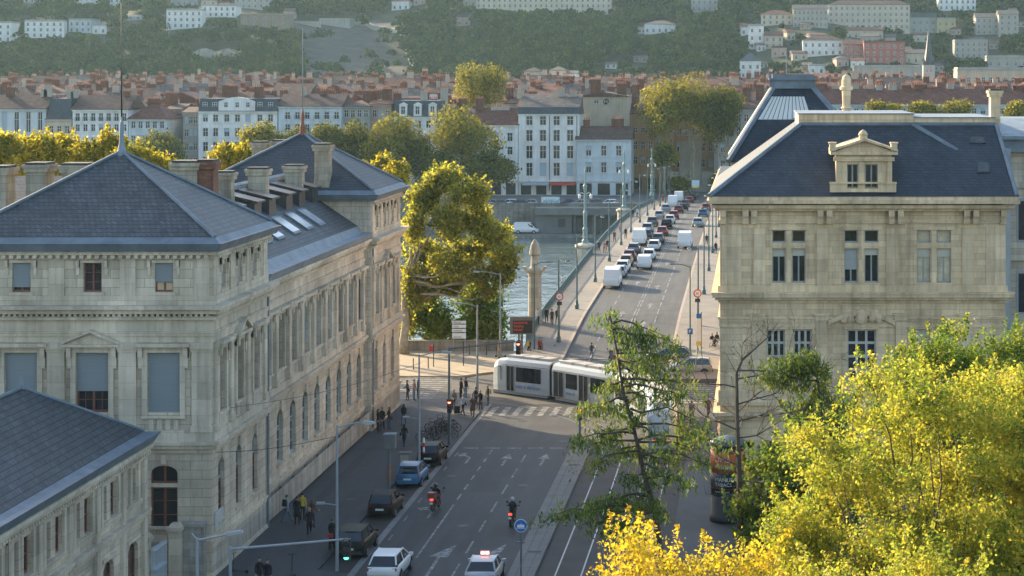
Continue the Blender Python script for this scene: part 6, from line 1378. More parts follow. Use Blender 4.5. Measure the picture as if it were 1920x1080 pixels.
    for sx in (-1, 1):
        for wy in S_['wb']:
            y = wy-hy; hw = bw(wy)[0]; R_ = S_['r']; w = MB(); w.disc((sx*(hw-.07), y, R_), (1, 0, 0), R_, .20, 18); o = w.build('wheel', M_tyre, t)
            w = MB(); w.disc((sx*(hw+.015), y, R_), (1, 0, 0), R_*.66, .05, 10); w.build('rim', M_rim, o)
            w = MB(); w.disc((sx*(hw*.93), y, R_+.03), (1, 0, 0), R_*1.2, hw*.145, 18); w.build('wheel_arch', M_trim, t)
        b0 = S_['body'][1]; m = MB(); zt = b0[3]; x = b0[1]*.97
        if vanlike: m.box(sx*x-.03, sx*x-.03-sx*.14+sx*.1, -hy-.015, -hy+.1, .75, 1.2)
        else: m.box(sx*(x-.24), sx*(x-.0), -hy-.012+.02, -hy+.16, zt-.20, zt-.04)
        m.build('tail_light', M_tail_on if lit else M_tail, t)
        f0 = S_['body'][-2]; m = MB(); m.box(sx*(f0[1]-.28), sx*(f0[1]-.03), f0[0]-hy-.1, f0[0]-hy+.06, f0[3]-.2, f0[3]-.05); m.build('headlight', M_head, t)
        if detail:
            m = MB(); w_, zb = bw(H[-1][0]-.25); m.box(sx*(w_-.02), sx*(w_+.17), H[-1][0]-hy-.35, H[-1][0]-hy-.24, zb+.0, zb+.14); m.build('wing_mirror', pm if colour != 'dark green' else M_trim, t)
    if detail:
        m = MB(); b0 = S_['body'][0]; m.box(-b0[1]*.98, b0[1]*.98, -hy-.07, -hy+.12, .30, .52); m.build('bumper', M_trim if kind != 'hatchback' else pm, t)
        m = MB(); m.box(-.26, .26, -hy-.09, -hy-.06, .56, .67); m.build('number_plate', M_plate, t)
        if not vanlike:
            m = MB(); a, b = Lw[0], U_[1]; d = (b-a); m.hexa([(-a.x*.82, a.y+d.y*.15-.02, a.z+d.z*.15), (a.x*.82, a.y+d.y*.15-.02, a.z+d.z*.15), (a.x*.82, a.y+d.y*.15, a.z+d.z*.15), (-a.x*.82, a.y+d.y*.15, a.z+d.z*.15)], [(-b.x*.86, a.y+d.y*.85-.02, a.z+d.z*.85), (b.x*.86, a.y+d.y*.85-.02, a.z+d.z*.85), (b.x*.86, a.y+d.y*.85, a.z+d.z*.85), (-b.x*.86, a.y+d.y*.85, a.z+d.z*.85)]); m.build('rear_window', M_carglass, t)
    return t
CP = {}
def car_at(kind, colour, label, loc, rz=0, detail=True, group=None, lit=False):
    key = (kind, colour, detail, lit)
    if key in CP: o = copy_tree(CP[key])
    else: o = CP[key] = make_car(kind, colour, label, detail, lit)
    if group is None and 'group' in o: del o['group']
    return place(o, loc, rz, label, group)
def bridge_car(u, v, kind, colour, label, x=None, rz=0.0, half=None):
    g = G(u, v, zdeck); L_ = CARS[kind]['L']; y = g.y+L_/2; z = zdeck(y)+.006
    o = car_at(kind, colour, label, (g.x if x is None else x, y, z), rz, False, 'cars queueing on the bridge')
    o.rotation_euler = (math.atan((zdeck(y+2)-zdeck(y-2))/4), 0, rz); return o
XA, XB, XC = -17.0, -14.4, -9.6
for u, v, k, c, lab, x in [
 (1143, 542, 'van', 'white', 'white delivery van nearest on the bridge, last in the left queue', -17.15), (1165, 522, 'hatchback', 'silver', 'silver hatchback just ahead of the last white van in the left queue', XA), (1164, 512, 'estate car', 'white', 'white estate car between the silver hatchback and the beige car', XA), (1162, 500, 'hatchback', 'beige', 'beige orange hatchback in the left queue on the bridge', XA),
 (1177, 490, 'hatchback', 'dark red', 'dark red hatchback ahead of the beige one in the left queue', XA), (1180, 477, 'estate car', 'grey', 'grey estate car behind the second white van in the left queue', XA), (1192, 461, 'van', 'white', 'second white delivery van from the near end in the left queue', XA), (1210, 449, 'hatchback', 'dark blue', 'dark blue hatchback peeking out beside the second white van', XA+.5),
 (1211, 438, 'minivan', 'silver', 'silver minivan ahead of the second white van', XA), (1225, 425, 'minivan', 'grey', 'grey minivan with pale roof in the left queue', XA), (1238, 411, 'hatchback', 'silver', 'small silver hatchback far along the left queue', XA), (1240, 398, 'estate car', 'pale blue', 'pale blue estate car behind the far white vans', XA), (1250, 388, 'van', 'white', 'white van far along the bridge, nearer of two', XA), (1262, 379, 'van', 'white', 'white van at the far end of the bridge, farther of two', XA),
 (1210, 506, 'small van', 'white', 'small white panel van, last in the second queue', XB), (1217, 489, 'hatchback', 'white', 'white hatchback directly ahead of the small white panel van', XB), (1227, 471, 'estate car', 'white', 'white estate car with dark window ahead of the white hatchback', XB), (1235, 457, 'estate car', 'grey', 'grey estate car in the second queue on the bridge', XB), (1240, 443, 'hatchback', 'red', 'red hatchback nearest in the second queue', XB),
 (1247, 430, 'minivan', 'black', 'black car behind the white hatchback halfway along the second queue', XB), (1258, 420, 'hatchback', 'white', 'white hatchback between a black car and a red one', XB), (1263, 411, 'hatchback', 'red', 'red hatchback ahead of the white one halfway along the second queue', XB), (1264, 400, 'estate car', 'dark red', 'dark red estate car far along the second queue', XB), (1273, 396, 'estate car', 'black', 'black estate car far along the second queue', XB+.6), (1279, 388, 'hatchback', 'grey', 'grey hatchback near the far end of the second queue', XB), (1279, 381, 'hatchback', 'red', 'red hatchback at the far end of the second queue', XB), (1284, 375, 'estate car', 'black', 'black car at the head of the second queue', XB), (1288, 371, 'minivan', 'grey', 'grey minivan at the very far end of the second queue', XB+.3)]:
    bridge_car(u, v, k, c, lab, x)
for u, v, k, c, lab in [(1310, 426, 'estate car', 'silver', 'silver estate car alone in the right lane of the bridge'), (1310, 407, 'hatchback', 'blue', 'bright blue hatchback in the right lane of the bridge'), (1309, 396, 'hatchback', 'red', 'red hatchback ahead of the bright blue one'), (1310, 382, 'minivan', 'pale blue', 'pale blue minivan farthest in the right lane of the bridge')]:
    bridge_car(u, v, k, c, lab, XC+.2)
bridge_car(1282, 467, 'van', 'white', 'white van driving alone in the middle lane of the bridge', -10.1)
# near street
def street_car(u, v, kind, colour, label, rz=0, lit=False):
    g = G(u, v); L_ = CARS[kind]['L']; return car_at(kind, colour, label, (g.x, g.y+L_/2*math.cos(rz), .006), rz, True, None, lit)
street_car(803, 876, 'hatchback', 'black', 'black hatchback parked farthest, in front of the bicycles', -.02); street_car(765, 916, 'hatchback', 'blue', 'blue hatchback parked between the two dark hatchbacks', -.02)
street_car(713, 974, 'hatchback', 'brown', 'dark brown hatchback parked behind the blue one', -.02); street_car(656, 1050, 'minivan', 'dark green', 'dark green minivan parked beside the green traffic light', -.02)
street_car(718, 1098, 'estate car', 'white', 'white estate car driving at the bottom edge of the photo', -.03, False)
taxi = street_car(898, 1112, 'saloon car', 'silver', 'silver taxi with a red lit roof sign at the bottom edge', 0)
m = MB(); m.box(-.26, .26, .12, .34, 1.47, 1.66); m.mat(1).box(-.22, -.02, .10, .36, 1.50, 1.63); m.box(.02, .22, .10, .36, 1.50, 1.63); m.build('taxi_sign', [simple('taxi_sign_red', (.6, .08, .06), .4, 0), simple('taxi_sign_lamp', (1.0, .38, .32), .4, 0, emit=3.0)], taxi, org=(0, 0, 0))
g = G(1288, 706); car_at('minivan', 'silver', 'silver minivan crossing the junction behind the conifer', (g.x+.2, g.y+1, .0), math.pi/2, True)
g = G(1268, 686); car_at('estate car', 'dark blue', 'dark blue estate car behind the silver minivan at the junction', (g.x-.8, g.y+1.3, zdeck(186)*.3), math.pi/2, True)
# far quay traffic
g = 427.5; car_at('van', 'white', 'white van parked on the far lower quay by the water', (PX(987, g), g, -6.29), -math.pi/2, False)
fr = random.Random(9)
for i, (u, k, c, lab) in enumerate([(893, 'van', 'white', 'white van on the far quay left of the parked row'), (917, 'hatchback', 'silver', 'silver hatchback parked first on the far upper quay'), (935, 'hatchback', 'grey', 'grey hatchback parked second on the far upper quay'), (952, 'estate car', 'white', 'white estate car parked third on the far upper quay'), (972, 'estate car', 'dark blue', 'dark blue car parked fourth on the far upper quay'), (992, 'hatchback', 'silver', 'silver hatchback parked left of the graffiti hoarding'), (1062, 'hatchback', 'dark blue', 'dark blue hatchback right of the graffiti hoarding'), (1088, 'estate car', 'silver', 'silver car parked above the car park deck'), (1112, 'minivan', 'grey', 'grey minivan parked above the car park deck'), (1140, 'estate car', 'white', 'long white car nearest the bridge on the far quay')]):
    car_at(k, c, lab, (PX(u, 437), 437+fr.uniform(-1, 1), -1.03), math.pi/2, False, 'cars on the far quay')
t = thing('graffiti_hoarding', 'white hoarding with blue graffiti scrawl on the far quay', 'hoarding', (PX(1032, 434), 434, -1.05)); m = MB(); x0, x1 = PX(1015, 434), PX(1049, 434); m.box(x0, x1, 434, 434.3, -1.05, 1.2); m.mat(1)
for k in range(9): a = x0+.3+k*.4; m.tube([(a, 433.98, -.2+.5*fr.random()), (a+.5, 433.98, .2+.7*fr.random()), (a+.2, 433.98, -.5+fr.random())], .07, 4)
m.build('panel', [simple('hoarding_white', (.55, .6, .62), .7, .1), simple('graffiti_blue', (.05, .30, .42), .6, .2)], t)

# ---------------- tram ----------------
M_tram = simple('tram_white', (.36, .40, .42), .32, .06, .6, coat=.4); M_tgrey = simple('tram_grey', (.20, .22, .235), .5, .1); M_tdark = simple('tram_window', (.012, .015, .019), .07, .2, .8, spec=.8); M_bell = simple('tram_bellows', (.045, .048, .052), .9, .2, 5); M_tdoor = simple('tram_door', (.014, .016, .02), .2, .1, spec=.7); M_troof = simple('tram_roof', (.34, .34, .33), .7, .2, 1)
M_lblue = simple('letter_blue', (.03, .12, .42), .5, 0)
tram = thing('tram', 'long white articulated tram curving across the junction behind the conifer', 'tram', (-14, 163, 0))
J = [Vector((-22.0, 172.75, 0)), Vector((-16.6, 169.0, 0)), Vector((-10.55, 162.9, 0)), Vector((-8.1, 157.2, 0)), Vector((-7.1, 151.4, 0)), Vector((-6.9, 145.2, 0))]
FONT = None
def text_mesh(s, size, name, mat, parent, mtx, ext=.004):
    cu = bpy.data.curves.new('t', 'FONT'); cu.body = s; cu.size = size; cu.extrude = ext; cu.align_x = 'LEFT'; cu.resolution_u = 2; ob = bpy.data.objects.new('t', cu); COL.objects.link(ob)
    dg = bpy.context.evaluated_depsgraph_get(); me = bpy.data.meshes.new_from_object(ob.evaluated_get(dg)); bpy.data.objects.remove(ob); bpy.data.curves.remove(cu)
    me.transform(mtx); me.materials.clear(); me.materials.append(mat); me.name = name; o = bpy.data.objects.new(name, me); COL.objects.link(o)
    if parent: o.parent = parent; me.transform(Matrix.Translation(-ORG[parent]))
    return o
def module(a, b, cab=0, wins=(), doors=(), text=None, roofbox=True):
    d = (b-a); L_ = d.length; d.normalize(); n = Vector((-d.y, d.x, 0))    # n: left of travel a->b
    T = Matrix(((d.x, n.x, 0, a.x), (d.y, n.y, 0, a.y), (0, 0, 1, 0), (0, 0, 0, 1)))
    prof = [(1.14, .32), (1.2, .8), (1.2, 2.55), (1.08, 2.98), (.8, 3.16)]
    def sec(x, k=1.0, zc=0.0, lowcut=0.0): return [(x, -y*k, z-zc*(z-.3)/2.9) for y, z in prof]+[(x, y*k, z-zc*(z-.3)/2.9) for y, z in reversed(prof)]
    g = .28; xs_ = [(g, 1, 0), (L_-g, 1, 0)]
    if cab == 1: xs_ = [(-.55, .55, .95), (-.25, .78, .45), (.35, .95, .12), (1.3, 1, 0), (L_-g, 1, 0)]
    if cab == 2: xs_ = [(g, 1, 0), (L_-1.3, 1, 0), (L_-.35, .95, .12), (L_+.25, .78, .45), (L_+.55, .55, .95)]
    m = MB(); m.T = T; S2 = [sec(*x) for x in xs_]; q = len(S2[0]); vs = [p for s in S2 for p in s]
    fs = [(i*q+k, i*q+(k+1) % q, (i+1)*q+(k+1) % q, (i+1)*q+k) for i in range(len(S2)-1) for k in range(q)]+[tuple(range(q-1, -1, -1)), tuple(range((len(S2)-1)*q, len(S2)*q))]
    m.add(vs, fs); mod = m.build('car_body', M_tram, tram)
    m = MB(); m.T = T; m.box(xs_[0][0]+.3, xs_[-1][0]-.3, -1.06, 1.06, .08, .34); m.build('skirt', M_tgrey, mod)
    for s_ in (-1, 1):
        for x0, x1 in wins:
            m = MB(); m.T = T; m.box(x0, x1, s_*1.19, s_*1.225, 1.25, 2.5); m.build('window', M_tdark, mod)
        for x0, x1 in doors:
            m = MB(); m.T = T; m.box(x0, x1, s_*1.19, s_*1.23, .42, 2.52); dr = m.build('door', M_tdoor, mod)
            m = MB(); m.T = T; m.box((x0+x1)/2-.03, (x0+x1)/2+.03, s_*1.19, s_*1.24, .45, 2.5); 
            for x in (x0, x1): m.box(x-.05, x+.05, s_*1.19, s_*1.245, .4, 2.56)
            m.build('door_edge', M_tgrey, dr)
        m = MB(); m.T = T; m.box(xs_[0][0]+(1.4 if cab == 1 else .1), xs_[-1][0]-(1.4 if cab == 2 else .1), s_*1.185, s_*1.21, 2.60, 2.66); m.build('gutter_line', M_tgrey, mod)
    if cab:
        sg = -1 if cab == 1 else 1; e = xs_[0][0] if cab == 1 else xs_[-1][0]
        m = MB(); m.T = T
        for y in (-1, 1): m.poly([(e-sg*.16+sg*.02, y*.72, 1.30), (e-sg*1.35, y*1.215, 1.25), (e-sg*1.35, y*1.215, 2.45), (e-sg*.75, y*1.09, 2.45)])
        m.add([(e-sg*.02+sg*.03, -.60, 1.22), (e-sg*.02+sg*.03, .60, 1.22), (e-sg*.72+sg*.06, 1.02, 2.52), (e-sg*.72+sg*.06, -1.02, 2.52)], [(0, 1, 2, 3)]); m.build('windscreen', M_tdark, mod)
        for y in (-.5, .5): m = MB(); m.T = T; m.box(e-sg*.2, e+sg*.03, y-.14, y+.14, .75, .9); m.build('tail_light' if cab == 2 else 'headlight', M_tail_on if cab == 2 else M_head, mod)
    m = MB(); m.T = T
    x = xs_[0][0]+(1.6 if cab == 1 else .35); e = xs_[-1][0]-(1.6 if cab == 2 else .35)
    while x < e-.8: w_ = min(1.7, e-x); m.box(x, x+w_-.15, -.62, .62, 3.15, 3.36); x += w_+.1
    m.build('roof_unit', M_troof, mod)
    if text:
        s, x, z, size, sd = text
        # text on the side with local -n or +n facing the camera
        U_ = d if sd < 0 else -d; O_ = T @ Vector((x, sd*1.232, z)); N_ = n*sd
        M4 = Matrix(((U_.x, 0, N_.x, O_.x), (U_.y, 0, N_.y, O_.y), (0, 1, 0, O_.z), (0, 0, 0, 1))); text_mesh(s, size, 'lettering', M_lblue, mod, M4)
    return mod
# travelling from the front cab: the camera side is on the right of a->b (n points away), i.e. local -n
module(J[0], J[1], 1, wins=[(2.55, 5.35)], doors=[(1.45, 2.35)], text=('mes d déf-lyon', 2.55, .72, .46, -1))
module(J[1], J[2], 0, wins=[(2.15, 3.6), (5.35, 7.2)], doors=[(.5, 1.85), (3.85, 5.1)], text=('mes d', 2.2, .72, .46, -1))
module(J[2], J[3], 0, wins=[(.6, 2.3), (4.0, 5.5)], doors=[(2.55, 3.8)]); module(J[3], J[4], 0, wins=[(.5, 2.2), (3.9, 5.3)], doors=[(2.4, 3.7)]); module(J[4], J[5], 2, wins=[(.5, 3.2)], doors=[(3.5, 4.5)])
for p, q_, r_ in zip(J, J[1:], J[2:]):
    d = (r_-p).normalized(); n = Vector((-d.y, d.x, 0)); m = MB()
    for k in range(5):
        o = -.26+k*.13; w_ = 1.05 if k % 2 else 1.13; c = q_+d*o; pr = [(w_, .4), (w_, 2.6), (.9, 2.98), (-.9, 2.98), (-w_, 2.6), (-w_, .4)]; m.prism([c+n*y+Vector((0, 0, z)) for y, z in pr], d*.12)
    m.build('bellows', M_bell, tram)
for a, b in zip(J, J[1:]):
    if (a-J[1]).length < .1 or (a-J[3]).length < .1: continue
    d = (b-a).normalized(); n = Vector((-d.y, d.x, 0))
    for f in (.35, .65):
        for s_ in (-.72, .72): c = a.lerp(b, f)+n*s_; m = MB(); m.disc((c.x, c.y, .29), (n.x, n.y, 0), .28, .12, 12); m.build('wheel', M_tyre, tram)

# ---------------- two wheelers ----------------
def motorcycle(label, loc, rz, pm, box=False):
    t = thing('motorcycle', label, 'motorcycle', (0, 0, 0)); 
    for y in (-.68, .72):
        m = MB(); m.ring((0, y, .31), (1, 0, 0), .24, .075, 16, 6); w = m.build('wheel', M_tyre, t); m = MB(); m.disc((0, y, .31), (1, 0, 0), .17, .05, 10); m.build('rim', M_rim, w)
    m = MB(); m.hexa([(-.14, -.35, .4), (.14, -.35, .4), (.16, .5, .4), (-.16, .5, .4)], [(-.12, -.3, .72), (.12, -.3, .72), (.18, .45, .95), (-.18, .45, .95)]); m.hexa([(-.1, -.85, .72), (.1, -.85, .72), (.14, -.1, .68), (-.14, -.1, .68)], [(-.08, -.9, .86), (.08, -.9, .86), (.15, -.1, .80), (-.15, -.1, .80)])
    m.hexa([(-.2, .45, .75), (.2, .45, .75), (.12, .78, .8), (-.12, .78, .8)], [(-.16, .5, 1.2), (.16, .5, 1.2), (.08, .66, 1.22), (-.08, .66, 1.22)]); m.box(-.06, .06, -.98, -.72, .38, .6); m.build('body', pm, t)
    m = MB(); m.tube([(-.42, .38, 1.06), (-.2, .5, 1.02), (.2, .5, 1.02), (.42, .38, 1.06)], .022, 6); m.tube([(-.08, .72, .31), (-.1, .48, 1.0)], .03, 6); m.tube([(.08, .72, .31), (.1, .48, 1.0)], .03, 6); m.tube([(.17, .2, .3), (.2, -.75, .42)], .05, 8); m.build('handlebar', M_trim, t)
    for s_ in (-1, 1): m = MB(); m.tube([(s_*.3, .45, 1.05), (s_*.38, .48, 1.25)], .012, 5); m.disc((s_*.40, .48, 1.28), (0, 1, 0), .075, .03, 10); m.build('mirror', M_trim, t)
    m = MB(); m.box(-.1, .1, -.94, -.88, .74, .86); m.build('tail_light', M_tail_on, t); m = MB(); m.box(-.09, .09, -1.0, -.97, .52, .64); m.build('number_plate', M_plate, t)
    if box: m = MB(); m.box(-.25, .25, -1.05, -.55, .9, 1.25); m.build('top_box', simple('top_box_red', (.20, .05, .045), .45, .1), t)
    return place(t, loc, rz)
def bicycle(label, group=None, red=False, fm=None):
    t = thing('bicycle', label, 'bicycle', (0, 0, 0), group); fm = fm or M_dark
    for y in (-.52, .52):
        m = MB(); m.ring((0, y, .34), (1, 0, 0), .31, .022, 18, 5)
        for k in range(6): a = math.pi*k/6; m.tube([(0, y-.3*math.cos(a), .34-.3*math.sin(a)), (0, y+.3*math.cos(a), .34+.3*math.sin(a))], .006, 4)
        m.build('wheel', M_tyre, t)
    m = MB(); A, B, C_, D = (0, -.52, .34), (0, -.08, .3), (0, -.2, .82), (0, .36, .86)
    for p, q_ in ((A, B), (A, C_), (B, C_), (C_, D), (B, D), (D, (0, .52, .34))): m.tube([p, q_], .02, 6)
    m.build('frame', fm, t); m = MB(); m.box(-.07, .07, -.34, -.1, .9, .95); m.tube([(0, -.2, .8), (0, -.22, .92)], .014, 5); m.build('saddle', M_trim, t)
    m = MB(); m.tube([(-.28, .34, 1.05), (-.1, .42, 1.06), (.1, .42, 1.06), (.28, .34, 1.05)], .014, 5); m.tube([(0, .37, .86), (0, .41, 1.06)], .014, 5); m.build('handlebar', M_trim, t)
    if red: m = MB(); m.box(-.16, .16, -.62, -.3, .78, .95); m.build('basket', simple('red_basket', (.35, .03, .03), .6, .1), t)
    return t
def scooter(label):
    t = thing('kick_scooter', label, 'scooter', (0, 0, 0)); m = MB(); m.box(-.07, .07, -.5, .35, .1, .14); m.build('deck', M_trim, t); m = MB(); m.tube([(0, .42, .1), (0, .34, 1.05)], .022, 6); m.tube([(-.22, .33, 1.05), (.22, .33, 1.05)], .016, 6); m.build('handlebar', M_trim, t)
    for y in (-.52, .44): m = MB(); m.disc((0, y, .1), (1, 0, 0), .1, .05, 12); m.build('wheel', M_tyre, t)
    return t
g1 = G(812, 962); motorcycle('red motorcycle with top box riding near the left kerb', (g1.x, g1.y+1, .01), -.12, simple('moto_red', (.10, .02, .02), .4, .1), True)
g2 = G(957, 990); motorcycle('dark motorcycle riding in the right lane by the median', (g2.x, g2.y+1, .01), -.03, simple('moto_black', (.03, .02, .02), .4, .1))
bp = bicycle('dark bicycle in the tangle of bikes parked on the pavement', 'bicycles parked on the pavement'); bk = random.Random(3)
spots = [(797, 832), (806, 828), (815, 823), (824, 818), (832, 814), (842, 822), (812, 815), (826, 808), (838, 806), (846, 812)]
for i, (u, v) in enumerate(spots):
    o = bp if i == 0 else copy_tree(bp); g = G(u, v); o.location = (g.x, g.y, .12); o.rotation_euler = (bk.uniform(-.12, .12), 0, bk.uniform(.7, 1.5))
g = G(622, 1035); place(bicycle('red hire bicycle with a standing rider beside the green minivan', None, True), (g.x-.05, g.y+.3, .12), 0)
for lab, u, v, rz in (('kick scooter standing upright near the bottom edge of the pavement', 448, 1078, 1.2), ('kick scooter parked on the pavement beside the bottom edge, right of the first', 550, 1082, .4), ('kick scooter left standing by the tram on the right pavement', 1268, 762, 1.5)):
    g = G(u, v); place(scooter(lab), (g.x, g.y, .13), rz)
g = G(938, 672); place(scooter('kick scooter under a rider by the tall grey post'), (g.x, g.y, .125), 1.4)
g = G(1013, 672); place(bicycle('bicycle with yellow pannier stopped at the bridge head', None, False, simple('yellow_frame', (.5, .36, .03), .5, .1)), (g.x+.1, g.y, zdeck(g.y)+.15), .3)
g = G(1150, 690); motorcycle('small scooter motorbike waiting on the road behind the conifer top', (g.x, g.y, zdeck(g.y)+.01), .5, simple('moto_grey', (.05, .05, .055), .4, .1))
g = G(1340, 668); place(bicycle('bicycle ridden along the wall of the golden building'), (g.x-.1, g.y, zdeck(min(g.y, 190))+.14), -.5)

# ---------------- street furniture ----------------
M_post = simple('grey_green_post', (.10, .125, .13), .5, .1); M_postg = simple('galvanised_post', (.26, .29, .31), .5, .1); M_red = simple('traffic_red', (1.0, .10, .05), .4, 0, emit=6); M_grn = simple('traffic_green', (.05, 1.0, .40), .4, 0, emit=4); M_off = simple('signal_lens_off', (.03, .03, .03), .3, 0); M_lampw = simple('lamp_glass', (.7, .72, .70), .2, .1); M_blue = simple('sign_blue', (.02, .14, .42), .5, .05); M_signw = simple('sign_white', (.68, .70, .70), .5, .06); M_signr = simple('sign_red', (.45, .02, .02), .5, .05)
def bridge_lamp():
    t = thing('street_lamp', 'dark green lamp post with one curved arm along the bridge', 'street lamp', (0, 0, 0), 'lamp posts along the bridge')
    m = MB(); m.lathe([(.22, 0), (.22, .5), (.15, .6), (.13, 1.0), (.10, 1.1), (.075, 7.9), (.09, 8.0), (.05, 8.25)], 10); m.build('post', M_green, t)
    m = MB(); m.tube([(0, 0, 7.95), (.35, 0, 8.2), (.75, 0, 8.12)], .035, 6); m.build('arm', M_green, t)
    m = MB(); m.lathe([(.05, 8.18), (.22, 8.1), (.26, 8.0)], 10, (.9, 0, 0)); h = m.build('lamp_head', M_green, t); m = MB(); m.lathe([(.24, 7.995), (.2, 7.93), (.08, 7.9)], 10, (.9, 0, 0)); m.build('lamp_glass', M_lampw, h); return t
bl = bridge_lamp(); first = True
for y in (196.8, 217, 242, 265.5, 289, 312, 336, 360, 384, 408, 432, 454):
    o = bl if first else copy_tree(bl); first = False; o.location = (-19.55, y, zdeck(y)+.14)
for y in (206, 230, 254, 277, 301, 324, 348, 372, 396, 420, 446): o = copy_tree(bl); o.location = (-5.9, y, zdeck(y)+.14); o.rotation_euler = (0, 0, math.pi); o['label'] = 'dark green lamp post with arm turned left on the right bridge pavement'
for o in [x for x in COL.objects if x.get('category') == 'street lamp']:
    if o.location.x < -10: o['label'] = 'dark green lamp post with arm turned right on the left bridge pavement'
def candelabra(x, y, label):
    z = zdeck(y)+1.4; t = thing('ornate_lamp', label, 'street lamp', (x, y, z)); m = MB(); m.lathe([(.5, z), (.45, z+.6), (.28, z+.8), (.35, z+2.2), (.22, z+2.5), (.3, z+4.5), (.16, z+4.8), (.2, z+6.6), (.12, z+7), (.3, z+8.2), (.1, z+8.6), (.14, z+10.2), (.02, z+10.8)], 10, (x, y, 0)); m.build('post', M_greenl, t)
    for s_ in (-1, 1): m = MB(); m.tube([(x, y, z+7.0), (x+s_*.5, y, z+7.3), (x+s_*.8, y, z+7.1)], .05, 5); m.lathe([(.06, z+7.1), (.2, z+6.9), (.16, z+6.5), (.04, z+6.45)], 8, (x+s_*.8, y, 0)); m.build('lantern', M_lampw, t)
candelabra(-23.7, 276, 'ornate pale green lamp column on the first bridge pier at left'); candelabra(-23.7, 358, 'ornate pale green lamp column on the second bridge pier at left'); candelabra(-23.0, 441, 'ornate pale lamp column at the far left end of the bridge')
def signal_head(m, x, y, z, state, k=1.0):
    pass
def traffic_light(label, base, h, arm=None, state='red', zl=None, mt=None, pr=.085, extra=False):
    x, y, z = base; t = thing('traffic_light', label, 'traffic light', base); m = MB(); m.tube([(x, y, z), (x, y, z+h)], [pr*1.2, pr*.85], 8); m.build('post', mt or M_post, t)
    hx, hz = x, zl if zl is not None else z+h*.5
    if arm: ax, az = arm; m = MB(); m.tube([(x, y, z+h-.12), (ax, y, az)], [.065, .045], 6); m.build('arm', mt or M_post, t); hx = ax; hz = az-.45
    m = MB(); m.box(hx-.17, hx+.17, y-.30, y-.08, hz-.5, hz+.5); m.box(hx-.04, hx+.04, y-.1, y+.02, hz-.45, hz+.45); hd = m.build('signal_housing', M_trim, t)
    for i, (nm, mo) in enumerate((('red_lamp', M_red if state == 'red' else M_off), ('amber_lamp', M_off), ('green_lamp', M_grn if state == 'green' else M_off))):
        zc = hz+.32-.32*i; m = MB(); m.disc((hx, y-.32, zc), (0, 1, 0), .115, .04, 14); m.build(nm, mo, hd); m = MB(); m.prism([(hx-.15, y-.31, zc+.02), (hx+.15, y-.31, zc+.02), (hx+.1, y-.31, zc+.15), (hx-.1, y-.31, zc+.15)], (0, -.2, .0)); m.build('visor', M_trim, hd)
    return t
traffic_light('tall traffic light mast with a long arm holding a red signal over the road', (-22.85, 147.6, .12), 7.2, arm=(-17.65, 7.75), state='red')
traffic_light('red pedestrian height signal fixed low on a short post at the crossing', (-22.75, 147.3, .12), 3.0, state='red', zl=3.0)
gx = PX(432, 92); t = traffic_light('grey mast at the bottom edge with long arm holding a green signal', (gx, 92, .12), 5.5, arm=(PX(652, 92), 5.98), state='green', mt=M_postg)
tr_ = G(1088, 800); traffic_light('small red signal glowing behind the conifer twigs on the median', (PX(1088, 146), 145.7, .16), 2.9, state='red', zl=2.7)
traffic_light('traffic light with red lamp at the left head of the bridge below the message sign', (PX(973, 190), 190, .6), 3.1, state='red', zl=PZ(647, 190))
def street_lamp(label, u, v, vt, arm, mt=None, arms=(1,), r=.075, low=None):
    g = G(u, v); x, y = g.x, g.y; zt = PZ(vt, y); t = thing('street_lamp', label, 'street lamp', (x, y, .12)); m = MB(); m.tube([(x, y, .1), (x, y, zt)], [r*1.3, r*.7], 8); m.build('post', mt or M_postg, t)
    for s_ in arms:
        m = MB(); m.tube([(x, y, zt-.15), (x+s_*arm*.5, y, zt+.1), (x+s_*arm, y, zt+.16)], .04, 6); m.build('arm', mt or M_postg, t)
        m = MB(); m.hexa([(x+s_*arm-.35, y-.13, zt+.08), (x+s_*arm+.35, y-.13, zt+.1), (x+s_*arm+.35, y+.13, zt+.1), (x+s_*arm-.35, y+.13, zt+.08)], [(x+s_*arm-.3, y-.09, zt+.24), (x+s_*arm+.25, y-.09, zt+.2), (x+s_*arm+.25, y+.09, zt+.2), (x+s_*arm-.3, y+.09, zt+.24)]); h = m.build('lamp_head', mt or M_postg, t); m = MB(); m.box(x+s_*arm-.22, x+s_*arm+.24, y-.09, y+.09, zt+.06, zt+.085); m.build('lamp_glass', M_lampw, h)
    if low: z2 = PZ(low, y); m = MB(); m.tube([(x, y, z2), (x-.75, y, z2+.1)], .03, 6); m.box(x-1.15, x-.7, y-.1, y+.1, z2+.05, z2+.17); m.build('low_lamp', mt or M_postg, t)
    return t
street_lamp('tall pale grey lamp post beside the dark green minivan', 632, 1074, 797, 1.75, arms=(1,), low=947)
street_lamp('tall thin lamp post behind the black parked hatchback', 786, 876, 664, 1.9, arms=(1,), low=785)
street_lamp('tall grey lamp post at the crossing near the waiting crowd', 895, 752, 572, 1.6, arms=(-1,), r=.09, low=668)
street_lamp('tallest grey lamp post on the promenade left of the message sign', 938, 672, 512, 2.3, arms=(-1,), r=.09)
street_lamp('dark lamp post with curved arm in front of the stone pylon', 1002, 672, 494, 1.5, arms=(1,), mt=M_green)
street_lamp('slim dark lamp post with left curved arm at the right side of the junction', 1294, 700, 498, 1.5, arms=(-1,), mt=M_green)
